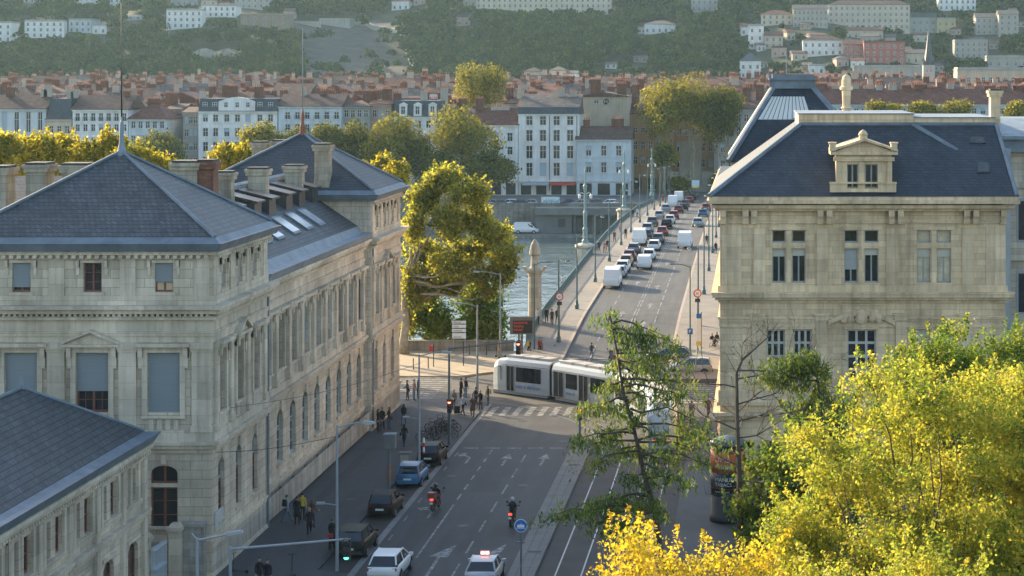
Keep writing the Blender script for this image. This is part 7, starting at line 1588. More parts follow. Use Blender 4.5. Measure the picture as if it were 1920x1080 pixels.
gx, gy = PX(370, 88), 88; t = thing('street_lamp', 'grey lamp post with short right arm at the bottom left by the gate', 'street lamp', (gx, gy, .12)); m = MB(); m.tube([(gx, gy, .1), (gx, gy, 6.95)], [.1, .07], 8); m.build('post', M_postg, t); m = MB(); m.tube([(gx, gy, 6.85), (gx+1.5, gy, 7.15)], .05, 6); m.tube([(gx, gy, 6.85), (gx-.25, gy, 7.15)], .04, 6); m.build('arm', M_postg, t); m = MB(); m.hexa([(gx+1.3, gy-.12, 7.05), (gx+2.05, gy-.12, 7.2), (gx+2.05, gy+.12, 7.2), (gx+1.3, gy+.12, 7.05)], [(gx+1.35, gy-.1, 7.22), (gx+2.0, gy-.1, 7.3), (gx+2.0, gy+.1, 7.3), (gx+1.35, gy+.1, 7.22)]); m.build('lamp_head', M_postg, t)
# box on a pole
g = G(730, 930); x, y = g.x, g.y; t = thing('sensor_pole', 'brown pole carrying a pale metal box behind the parked cars', 'pole', (x, y, .12)); m = MB(); m.tube([(x, y, .1), (x, y, 3.3)], .1, 8); m.build('pole', M_post, t); m = MB(); m.box(x-.3, x+.42, y-.3, y+.3, 3.15, 4.05); m.mat(1).box(x-.34, x+.46, y-.34, y+.34, 4.05, 4.12); m.build('cabinet', [M_conc, M_zinc2], t); m = MB(); m.tube([(x, y, 1.0), (x, y, 2.1)], .112, 8); m.build('sleeve', simple('rust_sleeve', (.22, .12, .07), .8, .2), t)
g = G(760, 880); t = thing('utility_cabinet', 'small beige utility cabinet behind the blue hatchback', 'cabinet', (g.x, g.y, .12)); m = MB(); m.box(g.x-.38, g.x+.38, g.y-.25, g.y+.25, .1, 1.15); m.box(g.x-.42, g.x+.42, g.y-.29, g.y+.29, 1.15, 1.22); m.build('cabinet', M_conc, t); m = MB(); m.box(g.x-.32, g.x+.32, g.y-.27, g.y-.255, .2, 1.05); m.build('door', M_chim, t)
g = G(788, 872); t = thing('marker_post', 'red and white ringed post beside the black parked hatchback', 'post', (g.x+.35, g.y-.6, .12)); m = MB()
for k in range(6): m.mat(k % 2).lathe([(.075, .1+k*.32), (.075, .1+(k+1)*.32-.001)], 8, (g.x+.35, g.y-.6, 0))
m.build('post', [M_signr, M_signw], t)
g = G(672, 815); t = thing('traffic_cone', 'red hydrant like post by the palace wall', 'post', (g.x, g.y, .12)); m = MB(); m.lathe([(.16, .1), (.16, .2), (.1, .25), (.1, .8), (.15, .85), (.12, 1.0), (.03, 1.08)], 8, (g.x, g.y, 0)); m.build('post', M_signr, t)
# round blue tram sign on the median
x, y = PX(977, 108), 108.0; t = thing('road_sign', 'round blue sign with a white tram symbol on the median', 'road sign', (x, y, .16)); m = MB(); m.tube([(x, y, .1), (x, y, 3.25)], .055, 8); m.lathe([(.09, 3.25), (.09, 3.35), (.04, 3.4)], 8, (x, y, 0)); m.box(x-.22, x+.22, y-.05, y+.05, 2.02, 2.1); m.build('post', M_post, t); zc = PZ(985, 108)
m = MB(); m.disc((x, y-.09, zc), (0, 1, 0), .36, .02, 28); d = m.build('rim', M_signw, t); m = MB(); m.disc((x, y-.105, zc), (0, 1, 0), .325, .02, 28); m.build('disc', M_blue, d)
m = MB(); m.box(x-.2, x+.2, y-.125, y-.116, zc-.10, zc+.03); m.prism([(x-.2, y-.116, zc+.03), (x+.2, y-.116, zc+.03), (x+.12, y-.116, zc+.07), (x-.12, y-.116, zc+.07)], (0, -.009, 0)); m.box(x-.24, x+.24, y-.125, y-.116, zc-.155, zc-.13); m.tube([(x-.03, y-.12, zc+.07), (x+.06, y-.12, zc+.13), (x-.02, y-.12, zc+.17)], .008, 4); m.build('tram_symbol', M_signw, d)
# bridge head signs
def speed_sign(label, x, y, z, zs):
    t = thing('road_sign', label, 'road sign', (x, y, z)); m = MB(); m.tube([(x, y, z), (x, y, zs+.4)], .05, 6); m.build('post', M_post, t); m = MB(); m.disc((x, y-.08, zs), (0, 1, 0), .40, .03, 24); r_ = m.build('rim', M_signr, t); m = MB(); m.disc((x, y-.1, zs), (0, 1, 0), .29, .03, 24); m.build('face', M_signw, r_)
    text_mesh('30', .34, 'number', M_trim, r_, Matrix(((1, 0, 0, x-.2), (0, 0, -1, y-.118), (0, 1, 0, zs-.12), (0, 0, 0, 1)))); m = MB(); m.box(x-.25, x+.25, y-.1, y-.06, zs-.85, zs-.5); m.build('sub_plate', M_trim, t)
speed_sign('round red ringed sign reading 30 on the left bridge pavement', PX(1049, 196.3), 196.3, zdeck(196)+.14, PZ(556, 196.3)); speed_sign('round red ringed sign reading 30 on the right bridge pavement', PX(1308, 190), 190, .3, PZ(550, 190))
x, y = PX(1294, 181.2), 181.2; t = thing('road_sign', 'small blue square sign on the slim lamp post at the right', 'road sign', (x, y, 3.0)); m = MB(); zc = PZ(621, y); m.box(x-.24, x+.24, y-.14, y-.1, zc-.28, zc+.28); pn_ = m.build('panel', M_blue, t); text_mesh('P', .4, 'letter', M_signw, pn_, Matrix(((1, 0, 0, x-.12), (0, 0, -1, y-.145), (0, 1, 0, zc-.14), (0, 0, 0, 1))))
x, y = PX(1310, 184), 184.0; t = thing('bus_stop_sign', 'tall white and yellow stop panel on the right pavement', 'sign', (x, y, .13)); m = MB(); m.tube([(x+.25, y, .1), (x+.25, y, PZ(585, y))], .05, 6); m.build('post', M_post, t); m = MB(); m.box(x-.22, x+.22, y-.04, y+.04, PZ(640, y), PZ(597, y)); m.mat(1).box(x-.22, x+.22, y-.05, y+.05, PZ(597, y), PZ(588, y)); m.mat(2).box(x-.22, x+.22, y-.045, y+.045, PZ(648, y), PZ(640, y)); m.build('panel', [M_signw, M_blue, simple('sign_yellow', (.6, .42, .08), .5, .05)], t)
# message sign
y = 189.5; x0, x1, z0, z1 = PX(956, y), PX(1000, y), PZ(627, y), PZ(596, y); t = thing('message_sign', 'dark electronic message board with red text rows at the bridge head', 'sign', ((x0+x1)/2, y, .5)); m = MB(); m.box(x0, x1, y, y+.3, z0, z1); m.box(x0-.05, x1+.05, y-.02, y+.32, z1, z1+.08); m.tube([((x0+x1)/2, y+.15, .3), ((x0+x1)/2, y+.15, z0)], .12, 8); m.build('cabinet', simple('sign_case', (.13, .12, .10), .6, .1), t)
m = MB(); m.box(x0+.28, x1-.1, y-.03, y-.005, z0+.12, z1-.25); sc_ = m.build('screen', simple('sign_screen', (.012, .010, .010), .4, 0), t)
M_led = simple('red_led', (.55, .06, .03), .5, 0, emit=.08)
for k, s in enumerate(('RALENTIR', 'TRAFIC', 'DENSE')): text_mesh(s, .30, 'text', M_led, sc_, Matrix(((1, 0, 0, x0+.36), (0, 0, -1, y-.034), (0, 1, 0, z1-.58-.34*k), (0, 0, 0, 1))), .002)
# direction sign by the parapet
y = 196.6; t = thing('direction_sign', 'stack of white direction panels beside the riverside trees', 'sign', (PX(862, y), y, .12)); m = MB()
for u in (850, 872): m.tube([(PX(u, y), y, .1), (PX(u, y), y, PZ(600, y))], .06, 6)
m.build('post', M_postg, t)
for k, (va, vb) in enumerate(((601, 607), (608, 615), (616, 623), (624, 635))):
    m = MB(); m.box(PX(848, y), PX(874, y), y-.12, y-.07, PZ(vb, y)+.03, PZ(va, y)-.03); pl_ = m.build('panel', M_signw, t)
    text_mesh(('GENEVE', 'GARE', 'PARKING', 'CENTRE')[k], .22, 'lettering', M_trim, pl_, Matrix(((1, 0, 0, PX(850, y)), (0, 0, -1, y-.125), (0, 1, 0, PZ(vb, y)+.09), (0, 0, 0, 1))), .002)
# advertising column
x, y, rC = PX(1365, 122), 122.0, 1.08; zt = PZ(832, y); t = thing('advertising_column', 'round poster column with orange and black bands beside the golden building', 'advertising column', (x, y, .13)); m = MB(); m.lathe([(rC+.06, .1), (rC+.06, .5), (rC-.02, .55), (rC-.02, zt)], 24, (x, y, 0)); m.build('body', M_trim, t, True); m = MB(); m.lathe([(rC+.1, zt), (rC+.14, zt+.12), (rC*.7, zt+.35), (.1, zt+.55)], 24, (x, y, 0)); m.build('cap', M_post, t, True)
def band(z0, z1, mt, nm): m = MB(); m.lathe([(rC, z0), (rC, z1)], 28, (x, y, 0)); return m.build(nm, mt, t, True)
b1 = band(PZ(882, y), PZ(842, y), simple('poster_orange', (.62, .13, .03), .6, .08), 'orange_poster'); b2 = band(PZ(925, y), PZ(882.5, y), simple('poster_black', (.010, .011, .014), .5, .05), 'black_poster'); band(PZ(912, y), PZ(910.5, y), simple('poster_line', (.62, .13, .03), .6, 0), 'poster_line')
def curved(s, size, z, par, mt=M_signw, th0=-2.35, sp=1.0):
    cu = bpy.data.curves.new('t', 'FONT'); cu.body = s; cu.size = size; cu.extrude = .0; cu.resolution_u = 2; ob = bpy.data.objects.new('t', cu); COL.objects.link(ob); me = bpy.data.meshes.new_from_object(ob.evaluated_get(bpy.context.evaluated_depsgraph_get())); bpy.data.objects.remove(ob); bpy.data.curves.remove(cu)
    o_ = ORG[par]
    for v in me.vertices: a = th0+v.co.x/rC; v.co = Vector((x+(rC+.02)*math.cos(a), y+(rC+.02)*math.sin(a), z+v.co.y))-o_
    me.materials.clear(); me.materials.append(mt); ob = bpy.data.objects.new('lettering', me); COL.objects.link(ob); ob.parent = par
curved('LIVRE', .40, PZ(861, y), b1); curved('INSCRIPTION', .36, PZ(874, y), b1); curved('MANUFACTURE', .34, PZ(897, y), b2); curved('TABACS', .30, PZ(906, y), b2); curved('Lyon | Lyon', .2, PZ(918, y), b2)
# bollards
def bollard(label, h=1.05, r=.05, group=None):
    t = thing('bollard', label, 'bollard', (0, 0, 0), group); m = MB(); m.lathe([(r*1.5, 0), (r*1.5, .06), (r, .1), (r, h-.08), (r*1.25, h-.06), (r*1.1, h)], 8); m.build('post', M_dark, t); return t
b0 = bollard('thin dark bollard on the pavement edge at the junction', group='bollards around the junction'); first = True
for u, v in ((775, 695), (803, 693), (1040, 668), (1277, 806), (1283, 815), (1290, 824), (1272, 796), (1283, 795), (880, 668), (912, 668)):
    g = G(u, v); o = b0 if first else copy_tree(b0); first = False; o.location = (g.x, g.y, .12)
def pole(label, u, v, vt, top=None):
    g = G(u, v); t = thing('sign_post', label, 'post', (g.x, g.y, .12)); m = MB(); m.tube([(g.x, g.y, .1), (g.x, g.y, PZ(vt, g.y))], .05, 6); m.build('post', M_dark, t)
    if top: m = MB(); z = PZ(vt+8, g.y); m.box(g.x-.38, g.x-.05, g.y-.1, g.y+.1, z-.25, z+.25); m.build('signal_box', top, t)
pole('dark post with a small red box on the left promenade', 813, 690, 645, M_signr); pole('plain dark post in the middle of the sandy promenade', 869, 688, 641)
# monument between the giant trees
y = 492.0; t = thing('stone_monument', 'pale stone wall fountain monument with arched niche at the bridge end', 'monument', (PX(1294, y), y, -1)); pm_ = Pl((PX(1274, y), y, 0), (1, 0, 0), (0, -1, 0)); L_ = PX(1315, y)-PX(1274, y); zt = PZ(268, y); m = MB(); wall_open(m, pm_, 0, L_, -1, zt, [(L_*.3, L_*.7, 1.0, PZ(287, y), 1.0)], .6); m.box(pm_.O.x, pm_.O.x+L_, y+.61, y+2, -1, zt); pm_.box(m, -.3, L_+.3, 0, .5, zt-.4, zt+.3); pm_.box(m, -.2, L_+.2, 0, .8, -1, .8); pm_.box(m, -3, -.1, 0, 1, -1, 4); pm_.box(m, L_+.1, L_+3, 0, 1, -1, 4); pm_.box(m, 0, .9, 0, .3, .81, zt-.41); pm_.box(m, L_-.9, L_, 0, .3, .81, zt-.41); m.build('wall', M_wstone, t); m = MB(); m.lathe([(.5, 1.0), (.35, 2.6), (.45, 3.4), (.2, 4.2)], 8, (PX(1294, y), y+.3, 0)); m.build('statue', M_stL, t)
# shop umbrellas and signs at the bridge end
t = thing('street_sign', 'small yellow and blue lit sign box over the end of the bridge', 'sign', (PX(1303, 470), 470, -1)); m = MB(); m.tube([(PX(1303, 470), 470, -1), (PX(1303, 470), 470, PZ(352, 470))], .1, 6); m.build('post', M_dark, t); m = MB(); m.box(PX(1297, 470), PX(1311, 470), 469.8, 470, PZ(349, 470), PZ(338, 470)); m.mat(1).box(PX(1297, 470), PX(1311, 470), 469.75, 470, PZ(352, 470), PZ(349, 470)); m.build('panel', [simple('sign_pale', (.5, .6, .65), .5, .1), simple('sign_yellow2', (.6, .5, .1), .5, .1)], t)

# overhead wires strung across the street
def wire(label, a, b, sag): 
    a, b = Vector(a), Vector(b); m = MB(); m.tube([a.lerp(b, k/8)-Vector((0, 0, sag*math.sin(math.pi*k/8))) for k in range(9)], .016, 4); tag(m.build('overhead_wire', M_dark), label, 'wire')
wire('thin span wire from the palace wall to the tall thin lamp post', (-29.6, 111, 8.9), (-23.5, 139, 7.4), .4)
wire('thin span wire from the palace front to the lamp post beside the green minivan', (-31.2, 107.9, 7.0), (-23.2, 109.4, 7.6), .3)
wire('tram contact wire above the tracks beside the median', (-10.3, 60, 6.1), (-10.4, 143, 6.1), .25); wire('tram contact wire above the right hand tracks', (-6.9, 60, 6.1), (-6.95, 145, 6.1), .25)
# ---------------- people ----------------
M_skin = simple('skin', (.42, .26, .19), .55, .08, 6); M_shoe = simple('shoe_dark', (.03, .028, .028), .6, .1); M_eye = simple('eye_dark', (.02, .015, .012), .3, 0)
CLOTH = {k: simple('cloth_'+k.replace(' ', '_'), v, .85, .18, 6) for k, v in {'black': (.014, .014, .016), 'dark grey': (.04, .042, .046), 'grey': (.12, .125, .13), 'navy': (.018, .025, .05), 'denim': (.06, .10, .17), 'pale denim': (.16, .22, .30), 'pink': (.42, .22, .20), 'white': (.55, .56, .56), 'tan': (.26, .19, .12), 'red': (.28, .04, .035), 'yellow': (.48, .34, .03), 'brown': (.10, .06, .04), 'olive': (.08, .09, .05), 'pale blue': (.25, .33, .42)}.items()}
HAIRS = {'dark': simple('hair_dark', (.02, .015, .012), .6, .2), 'brown': simple('hair_brown', (.08, .045, .025), .6, .2), 'fair': simple('hair_fair', (.30, .21, .10), .6, .2)}
def V(*a): return Vector(a)
POSES = {}
def body_mesh(pose):
    """one continuous skinned figure, 1.75 m, facing -Y; material slots: 0 skin, 1 top, 2 trousers, 3 shoes"""
    if pose in POSES: return POSES[pose]
    st = {'stand': ((0, 0), (0, 0), (8, 6), (10, 6)), 'walk': ((24, 6), (-18, 22), (-20, 16), (20, 22)), 'stride': ((-20, 24), (26, 6), (22, 22), (-22, 14)), 'bag': ((4, 2), (-5, 4), (14, 60), (6, 8)), 'phone': ((2, 0), (-4, 6), (28, 105), (6, 10)), 'ride': ((78, 82), (78, 82), (46, 30), (46, 30)), 'cycle': ((62, 70), (38, 62), (52, 26), (52, 26))}[pose]
    lean = {'ride': 12, 'cycle': 24}.get(pose, 3)
    vs, es, rs = [], [], []
    def add(p, r, par=None):
        vs.append(tuple(p)); rs.append(r)
        if par is not None: es.append((par, len(vs)-1))
        return len(vs)-1
    hip = V(0, 0, .93); up = V(0, -math.sin(R(lean)), math.cos(R(lean)))
    pel = add(hip, (.15, .115)); wa = add(hip+up*.17, (.135, .10), pel); ch = add(hip+up*.34, (.165, .12), wa); sh = add(hip+up*.48, (.13, .10), ch); nk = add(hip+up*.56, (.058, .058), sh)
    hb = hip+up*.56; hd0 = add(hb+V(0, -.015, .085), (.072, .082), nk); hd1 = add(hb+V(0, -.02, .16), (.082, .098), hd0); hd2 = add(hb+V(0, -.01, .235), (.068, .082), hd1)
    tips = []
    for k, sx in ((0, -1), (1, 1)):
        a, b = st[k]; d1 = V(sx*.03, -math.sin(R(a)), -math.cos(R(a))).normalized(); d2 = V(0, -math.sin(R(a-b)), -math.cos(R(a-b))).normalized()
        p0 = hip+V(sx*.095, 0, -.05); i = add(p0, (.095, .095), pel); p1 = p0+d1*.41; m_ = add(p0+d1*.2, (.085, .085), i); kn = add(p1, (.06, .062), m_); cf = add(p1+d2*.16, (.058, .062), kn); p2 = p1+d2*.40; an = add(p2, (.042, .045), cf); fwd = V(0, -math.cos(R((a-b)*.6)), math.sin(R((a-b)*.6))); add(p2+V(0, 0, -.045)+fwd*.15, (.042, .036), an)
        a, b = st[k+2]; s0 = hip+up*.46+V(sx*.17, 0, 0); s_i = add(s0, (.062, .062), sh); e1 = V(sx*.12, -math.sin(R(a)), -math.cos(R(a))).normalized(); e2 = V(-sx*.02, -math.sin(R(a+b)), -math.cos(R(a+b))).normalized()
        el = add(s0+e1*.28, (.047, .047), s_i); wr = add(s0+e1*.28+e2*.24, (.03, .032), el); pa = add(s0+e1*.28+e2*.31, (.038, .022), wr); tips.append((s0+e1*.28+e2*.33, e2, sx))
    me = bpy.data.meshes.new('person_body'); me.from_pydata(vs, es, []); ob = bpy.data.objects.new('tmp', me); COL.objects.link(ob)
    sk = ob.modifiers.new('s', 'SKIN'); ss = ob.modifiers.new('u', 'SUBSURF'); ss.levels = 1
    lay = me.skin_vertices[0].data if me.skin_vertices else None
    if lay is None:
        bpy.context.view_layer.objects.active = ob; ob.select_set(True); bpy.ops.mesh.customdata_skin_add(); lay = me.skin_vertices[0].data
    for i, r in enumerate(rs): lay[i].radius = r; lay[i].use_root = (i == 0)
    out = bpy.data.meshes.new_from_object(ob.evaluated_get(bpy.context.evaluated_depsgraph_get())); bpy.data.objects.remove(ob)
    # fingers, nose, ears joined into the same mesh
    m = MB(); m.v = [tuple(v.co) for v in out.vertices]; m.f = [tuple(p.vertices) for p in out.polygons]; m.mi = [0]*len(m.f); bpy.data.meshes.remove(out); nb = len(m.f)
    for p, d, sx in tips:
        side = d.cross(V(sx, 0, 0)).normalized(); nrm = V(-sx, 0, 0)
        for k, (o, l) in enumerate(((-.028, .062), (-.010, .075), (.009, .070), (.027, .055))): q = p+side*o; m.tube([q-d*.02, q+d*l*.5+nrm*.006, q+d*l+nrm*.022], [.009, .0085, .006], 5)
        q = p-d*.045+side*-.03; m.tube([q, q-side*.03+d*.02+nrm*.01, q-side*.035+d*.05+nrm*.02], [.010, .009, .006], 5)
    hc = hb+V(0, -.02, .15); m.add([hc+V(-.014, -.085, -.02), hc+V(.014, -.085, -.02), hc+V(0, -.118, -.018), hc+V(0, -.09, .03)], [(0, 1, 2), (1, 3, 2), (3, 0, 2)])
    for sx in (-1, 1): m.disc(hc+V(sx*.083, .01, 0), (1, 0, 0), .03, .015, 8)
    fi = len(m.f); me = bpy.data.meshes.new('person_'+pose); me.from_pydata(m.v, [], m.f); me.update(); mi = []
    armz = [t[0] for t in tips]; neck = hip+up*.55
    for i, p in enumerate(me.polygons):
        c = p.center; hand = any((c-t).length < .12 for t in armz)
        if hand or (i >= nb): mi.append(0)
        elif (c-hip).dot(up) > .575: mi.append(0)
        elif any(True for _ in ()) : mi.append(0)
        else: mi.append(1 if (c-hip).dot(up) > .0 and not (pose in ('ride', 'cycle') and c.y < -.16 and c.z < .93) or abs(c.x) > .205 else 2)
    feet = [V(*vs[e]) for e in range(len(vs)) if rs[e] == (.042, .036)]; ank = [V(*vs[e]) for e in range(len(vs)) if rs[e] == (.042, .045)]
    for i, p in enumerate(me.polygons):
        if mi[i] == 2 and any((p.center-f).length < .17 for f in feet): mi[i] = 3
    zmin = min(v.co.z for v in me.vertices)
    POSES[pose] = (me, mi, hc, zmin if pose not in ('ride', 'cycle') else 0.0); return POSES[pose]
def person(label, loc, rz, pose, top, low, hair='dark', long_hair=False, sc=1.0, bag=None, coat=False, group=None, helmet=None):
    me0, mi, hc, zmin = body_mesh(pose); t = thing('person', label, 'person', (0, 0, 0), group); me = me0.copy()
    for m_ in (M_skin, CLOTH[top], CLOTH[low], M_shoe): me.materials.append(m_)
    me.polygons.foreach_set('material_index', mi); me.polygons.foreach_set('use_smooth', [True]*len(me.polygons)); me.name = 'body'
    b = bpy.data.objects.new('body', me); COL.objects.link(b); b.parent = t; b.location = (0, 0, -zmin)
    h = MB(); n = 10
    if helmet:
        h.lathe([(.02, .115), (.08, .10), (.125, .04), (.135, -.03), (.12, -.11), (.10, -.13)], 12, hc+V(0, .01, .02-zmin)); h.build('helmet', helmet, t, True)
        m = MB(); m.box(-.085, .085, hc.y-.135, hc.y-.11, hc.z-.045-zmin, hc.z+.035-zmin); m.build('visor', M_carglass, t)
    else:
        rows_ = []
        for i in range(6):
            th = math.pi*.5*i/5*1.25; r = math.sin(min(th, 1.75)); z = math.cos(th); rows_.append([(hc.x+.097*r*math.cos(a), hc.y+.018+.108*r*math.sin(a)+(.03 if i > 3 and math.sin(a) < -.3 else 0), hc.z+.012+.108*z-zmin) for a in [2*math.pi*k/n for k in range(n)]])
        h.add([p for r in rows_ for p in r], [(i*n+k, i*n+(k+1) % n, (i+1)*n+(k+1) % n, (i+1)*n+k) for i in range(5) for k in range(n) if not (i >= 3 and 6 <= k <= 8)])
        if long_hair: h.hexa([(hc.x-.085, hc.y+.03, hc.z-.34-zmin), (hc.x+.085, hc.y+.03, hc.z-.34-zmin), (hc.x+.07, hc.y+.14, hc.z-.34-zmin), (hc.x-.07, hc.y+.14, hc.z-.34-zmin)], [(hc.x-.1, hc.y-.01, hc.z+.02-zmin), (hc.x+.1, hc.y-.01, hc.z+.02-zmin), (hc.x+.09, hc.y+.12, hc.z+.03-zmin), (hc.x-.09, hc.y+.12, hc.z+.03-zmin)])
        h.build('hair', HAIRS[hair], t, True)
        for sx in (-1, 1): m = MB(); m.disc((hc.x+sx*.032, hc.y-.088, hc.z+.012-zmin), (0, 1, 0), .011, .012, 8); m.build('eye', M_eye, t)
    if coat:
        m = MB(); m.lathe([(.235, .52), (.20, .80), (.185, .98)], 12, (0, 0, -zmin)); o = m.build('coat_skirt', CLOTH[top], t, True); o.scale = (1, .78, 1)
    if bag:
        m = MB()
        if bag[0] == 'pack': m.hexa([(-.15, .11, 1.0), (.15, .11, 1.0), (.14, .26, 1.02), (-.14, .26, 1.02)], [(-.14, .13, 1.42), (.14, .13, 1.42), (.11, .22, 1.42), (-.11, .22, 1.42)]); m.build('backpack', CLOTH[bag[1]], t)
        else: m.hexa([(.20, -.14, .78), (.32, -.14, .78), (.32, .16, .78), (.20, .16, .78)], [(.22, -.1, 1.05), (.29, -.1, 1.05), (.29, .12, 1.05), (.22, .12, 1.05)]); m.tube([(.25, -.05, 1.05), (.1, -.1, 1.4), (-.05, .0, 1.46), (.1, .1, 1.3), (.25, .08, 1.05)], .012, 4); m.build('shoulder_bag', CLOTH[bag[1]], t)
    return place(t, loc, rz, None, None, sc)
def at(u, v, z=.12, zf=None):
    g = G(u, v, zf or (lambda Y: z)); return (g.x, g.y, zf(g.y)+.15 if zf else z)
PE = [
 ('person in pale blue top with a dark backpack, left of the group by the wall', 537, 979, 2.6, 'walk', 'pale blue', 'denim', dict(bag=('pack', 'black'), hair='brown')),
 ('person in a long black coat standing with the group by the wall', 557, 984, 3.3, 'stand', 'black', 'black', dict(coat=True)),
 ('person in a yellow jacket half hidden behind the black coat', 567, 977, 3.0, 'stand', 'yellow', 'black', {}),
 ('person in brown top with long hair at the right of the group by the wall', 585, 990, 2.5, 'bag', 'brown', 'black', dict(long_hair=True, hair='brown')),
 ('person in black walking towards the camera in front of the group by the wall', 580, 1004, .3, 'walk', 'black', 'black', dict(bag=('side', 'black'), hair='fair')),
 ('person in black with long hair leaning near the wall, left of three by the bikes', 709, 809, 1.2, 'stand', 'black', 'black', dict(long_hair=True)),
 ('person in black with folded arms facing the street, middle of three by the wall', 717, 806, -.2, 'phone', 'black', 'black', {}),
 ('person in dark red jacket and jeans, right of three by the wall', 730, 805, -1.0, 'bag', 'brown', 'denim', dict(long_hair=True, hair='brown', bag=('side', 'navy'))),
 ('person with long dark hair and jeans walking away on the left pavement', 757, 797, 3.1, 'walk', 'black', 'denim', dict(long_hair=True)),
 ('person in dark coat with jeans walking away nearest the sensor pole', 758, 837, 3.0, 'stride', 'black', 'navy', dict(long_hair=True, bag=('side', 'black'))),
 ('person in black with a bag standing at the palace corner crossing', 764, 751, -1.2, 'bag', 'black', 'black', dict(bag=('side', 'black'))),
 ('person in pink jacket standing at the palace corner crossing', 776, 750, 1.3, 'stand', 'pink', 'pale denim', {}),
 ('person in dark jacket beside the pink jacket at the palace corner', 784, 750, 2.0, 'stand', 'black', 'black', dict(long_hair=True)),
 ('tall person in black waiting at the back of the crossing crowd', 864, 749, 2.2, 'stand', 'black', 'black', dict(sc=1.05)),
 ('person in black top and pale jeans next to the tall one in the crowd', 873, 746, 2.4, 'stand', 'black', 'pale denim', {}),
 ('person in pale blue jacket with dark bag stepping forward in the crowd', 868, 778, .9, 'walk', 'pale blue', 'black', dict(bag=('side', 'navy'), hair='brown')),
 ('person in grey with a suitcase by the traffic light mast', 851, 770, .5, 'bag', 'grey', 'navy', dict(bag=('pack', 'navy'))),
 ('person in long brown coat at the front of the crossing crowd', 886, 782, .2, 'stand', 'brown', 'brown', dict(coat=True, hair='brown')),
 ('person in navy jacket in the middle of the crossing crowd', 892, 763, -.7, 'stride', 'navy', 'black', {}),
 ('person in black with tan scarf near the kerb in the crowd', 901, 771, -.5, 'phone', 'black', 'dark grey', dict(hair='fair')),
 ('person in dark coat and grey trousers at the right end of the crowd', 915, 761, -1.0, 'stand', 'black', 'grey', dict(bag=('pack', 'tan'), hair='fair'))]
for lab, u, v, rz, pose, a, b, kw in PE: person(lab, at(u, v), rz, pose, a, b, **kw)
zt_ = lambda Y: zdeck(Y) if Y > 178 else 0
PB = [
 ('person with a scooter at the tall post on the promenade', 935, 671, 1.4, 'stand', 'tan', 'tan', {}, .22), ('person in black standing beneath the message sign', 992, 668, 2.6, 'walk', 'black', 'black', dict(bag=('pack', 'yellow')), .3),
 ('person in red jacket astride the bicycle at the bridge head', 1012, 667, .3, 'stand', 'red', 'black', dict(hair='brown'), .3), ('person in dark top and pale jeans crossing the bridge road with arms raised', 1109, 676, 2.8, 'phone', 'dark grey', 'pale denim', {}, .12)]
for lab, u, v, rz, pose, a, b, kw, z in PB: p = at(u, v, z); person(lab, (p[0], p[1], z+zt_(p[1])*.0), rz, pose, a, b, **kw)
def brp(lab, u, v, rz, pose, a, b, **kw): person(lab, at(u, v, 0, zdeck), rz, pose, a, b, **kw)
brp('person in white shirt by the railing near the stone pylon', 1008, 612, .2, 'stand', 'white', 'navy'); brp('person in black, left of three walking at the bridge head', 1025, 609, .1, 'walk', 'black', 'black'); brp('person in dark suit, middle of three walking at the bridge head', 1035, 612, .0, 'stride', 'dark grey', 'black'); brp('person in black with dark hair, right of three at the bridge head', 1045, 610, -.1, 'walk', 'black', 'black')
brp('person in pale top leaning on the left bridge railing', 1055, 545, 3.0, 'stand', 'white', 'black'); brp('person in navy walking beside the second lamp group on the left bridge pavement', 1123, 475, 3.1, 'walk', 'navy', 'dark grey'); brp('person in pink top walking by the lamp posts on the left bridge pavement', 1133, 476, .1, 'stride', 'pink', 'tan', hair='brown'); brp('person in black just behind the pink top on the bridge', 1139, 472, .0, 'walk', 'black', 'brown')
brp('person in red brown walking away farther on the left bridge pavement', 1152, 455, 3.1, 'walk', 'brown', 'navy'); brp('person in dark clothes beside the silver cars on the bridge pavement', 1173, 450, .2, 'stand', 'black', 'black'); brp('person in pale pink far along the railing of the bridge', 1163, 438, 3.0, 'stride', 'pink', 'grey')
brp('person in dark coat far along the bridge pavement, left of a pair', 1187, 410, .0, 'walk', 'black', 'black'); brp('person in white far along the bridge pavement, right of a pair', 1195, 409, .1, 'walk', 'white', 'black'); brp('person in red top near the far end of the bridge', 1236, 381, .1, 'stand', 'red', 'black'); brp('person in dark red near the far bridge end by the white van', 1243, 380, .0, 'walk', 'red', 'navy'); brp('person in grey at the far end of the bridge pavement', 1223, 388, .0, 'stand', 'grey', 'black')
PR = [('person in pale jacket on the right pavement by the stop panel', 1320, 612, .2, 'walk', 'grey', 'denim', {}), ('person in navy seen from behind on the right pavement', 1327, 622, 3.0, 'stride', 'navy', 'black', {}), ('person in brown carrying a board on the right pavement', 1334, 610, 1.4, 'stand', 'brown', 'black', {}), ('person in black walking along the golden building, left of a pair', 1335, 656, .4, 'walk', 'black', 'black', {}), ('person in dark grey along the golden building, right of a pair', 1344, 655, .2, 'stand', 'dark grey', 'black', {}),
 ('person in grey jacket standing by the scooter on the right pavement', 1297, 793, 3.1, 'stand', 'grey', 'black', {}), ('person in dark coat walking near the corner of the golden building', 1328, 783, .3, 'walk', 'brown', 'dark grey', dict(bag=('side', 'black')))]
for lab, u, v, rz, pose, a, b, kw in PR: person(lab, at(u, v, .13), rz, pose, a, b, **kw)
brp('person in dark clothes on the right bridge pavement beside the lamp posts', 1325, 462, .0, 'walk', 'black', 'navy'); brp('person in black on the right bridge pavement close to the golden building', 1342, 478, .1, 'stand', 'black', 'black')
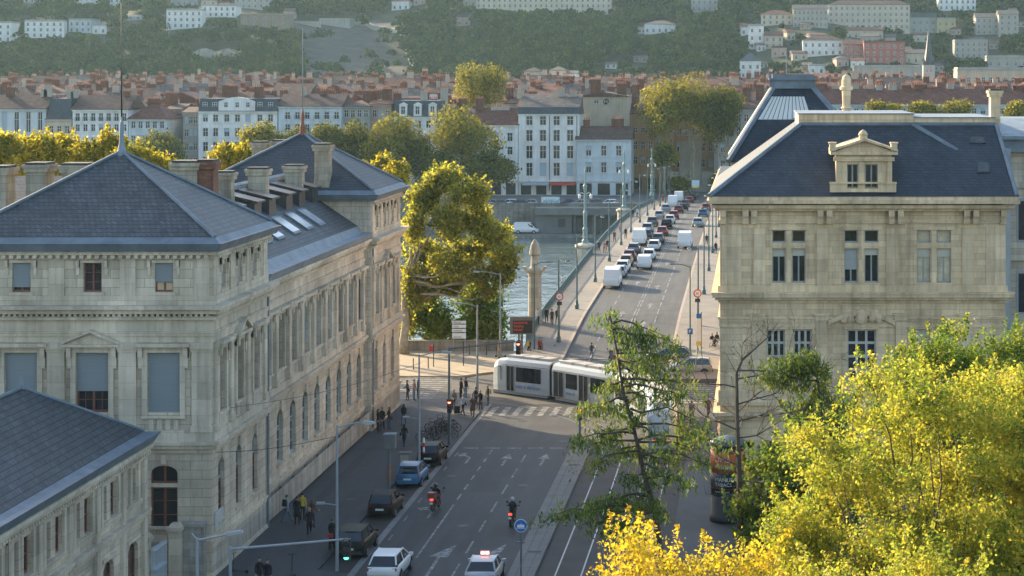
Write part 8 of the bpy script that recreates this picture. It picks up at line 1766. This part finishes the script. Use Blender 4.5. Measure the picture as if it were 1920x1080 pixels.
# riders
M_helm = simple('helmet_black', (.02, .02, .022), .25, .05, coat=.6); M_helm2 = simple('helmet_pale', (.40, .40, .40), .3, .4, 9)
person('rider in black with a dark helmet on the red motorcycle', (g1.x, g1.y+.85, -.06), math.pi-.12, 'ride', 'black', 'black', helmet=M_helm)
person('rider in black with a striped pale helmet on the dark motorcycle', (g2.x, g2.y+.85, -.06), math.pi-.03, 'ride', 'black', 'black', helmet=M_helm2, bag=('pack', 'black'))
g = G(622, 1035); person('person in black jacket standing over the red hire bicycle', (g.x-.05, g.y+.35, .12), math.pi, 'stand', 'black', 'black', hair='brown')
g = G(1340, 668); person('cyclist in dark clothes along the golden building wall', (g.x-.1, g.y+.1, .20), math.pi-.5, 'cycle', 'black', 'navy')
for lab, u, v in (('dark haired person cut by the bottom edge beside the scooter', 486, 1110), ('second dark haired person cut by the bottom edge, farther right', 501, 1114)):
    g = G(u, v); person(lab, (g.x, g.y, .12), .3, 'stand', 'black', 'navy')
# suitcase by the crowd
p = at(857, 776); t = thing('suitcase', 'black wheeled suitcase standing beside the traffic light mast', 'suitcase', p); m = MB(); m.box(p[0]-.22, p[0]+.22, p[1]-.14, p[1]+.14, p[2]+.06, p[2]+.66); m.build('case', CLOTH['black'], t); m = MB(); m.tube([(p[0]-.13, p[1]+.1, p[2]+.6), (p[0]-.13, p[1]+.1, p[2]+1.0), (p[0]+.13, p[1]+.1, p[2]+1.0), (p[0]+.13, p[1]+.1, p[2]+.6)], .014, 5); m.build('handle', M_postg, t)
for sx in (-1, 1): m = MB(); m.disc((p[0]+sx*.17, p[1], p[2]+.05), (1, 0, 0), .05, .03, 8); m.build('wheel', M_tyre, t)
# ---------------- haze ----------------
mh = bpy.data.materials.new('haze'); mh.use_nodes = True; nt = mh.node_tree
for n in list(nt.nodes):
    if n.type == 'BSDF_PRINCIPLED': nt.nodes.remove(n)
pv_ = nt.nodes.new('ShaderNodeVolumePrincipled'); pv_.inputs['Color'].default_value = (.60, .88, 1.0, 1); pv_.inputs['Density'].default_value = HAZE; pv_.inputs['Anisotropy'].default_value = 0.25
nt.links.new(pv_.outputs[0], nt.nodes['Material Output'].inputs['Volume'])
tag(MB().box(-2050, 1850, -650, 2560, -13, 165).build('haze', mh), kind='stuff', label='thin pale haze over the city and the hill', cat='haze')
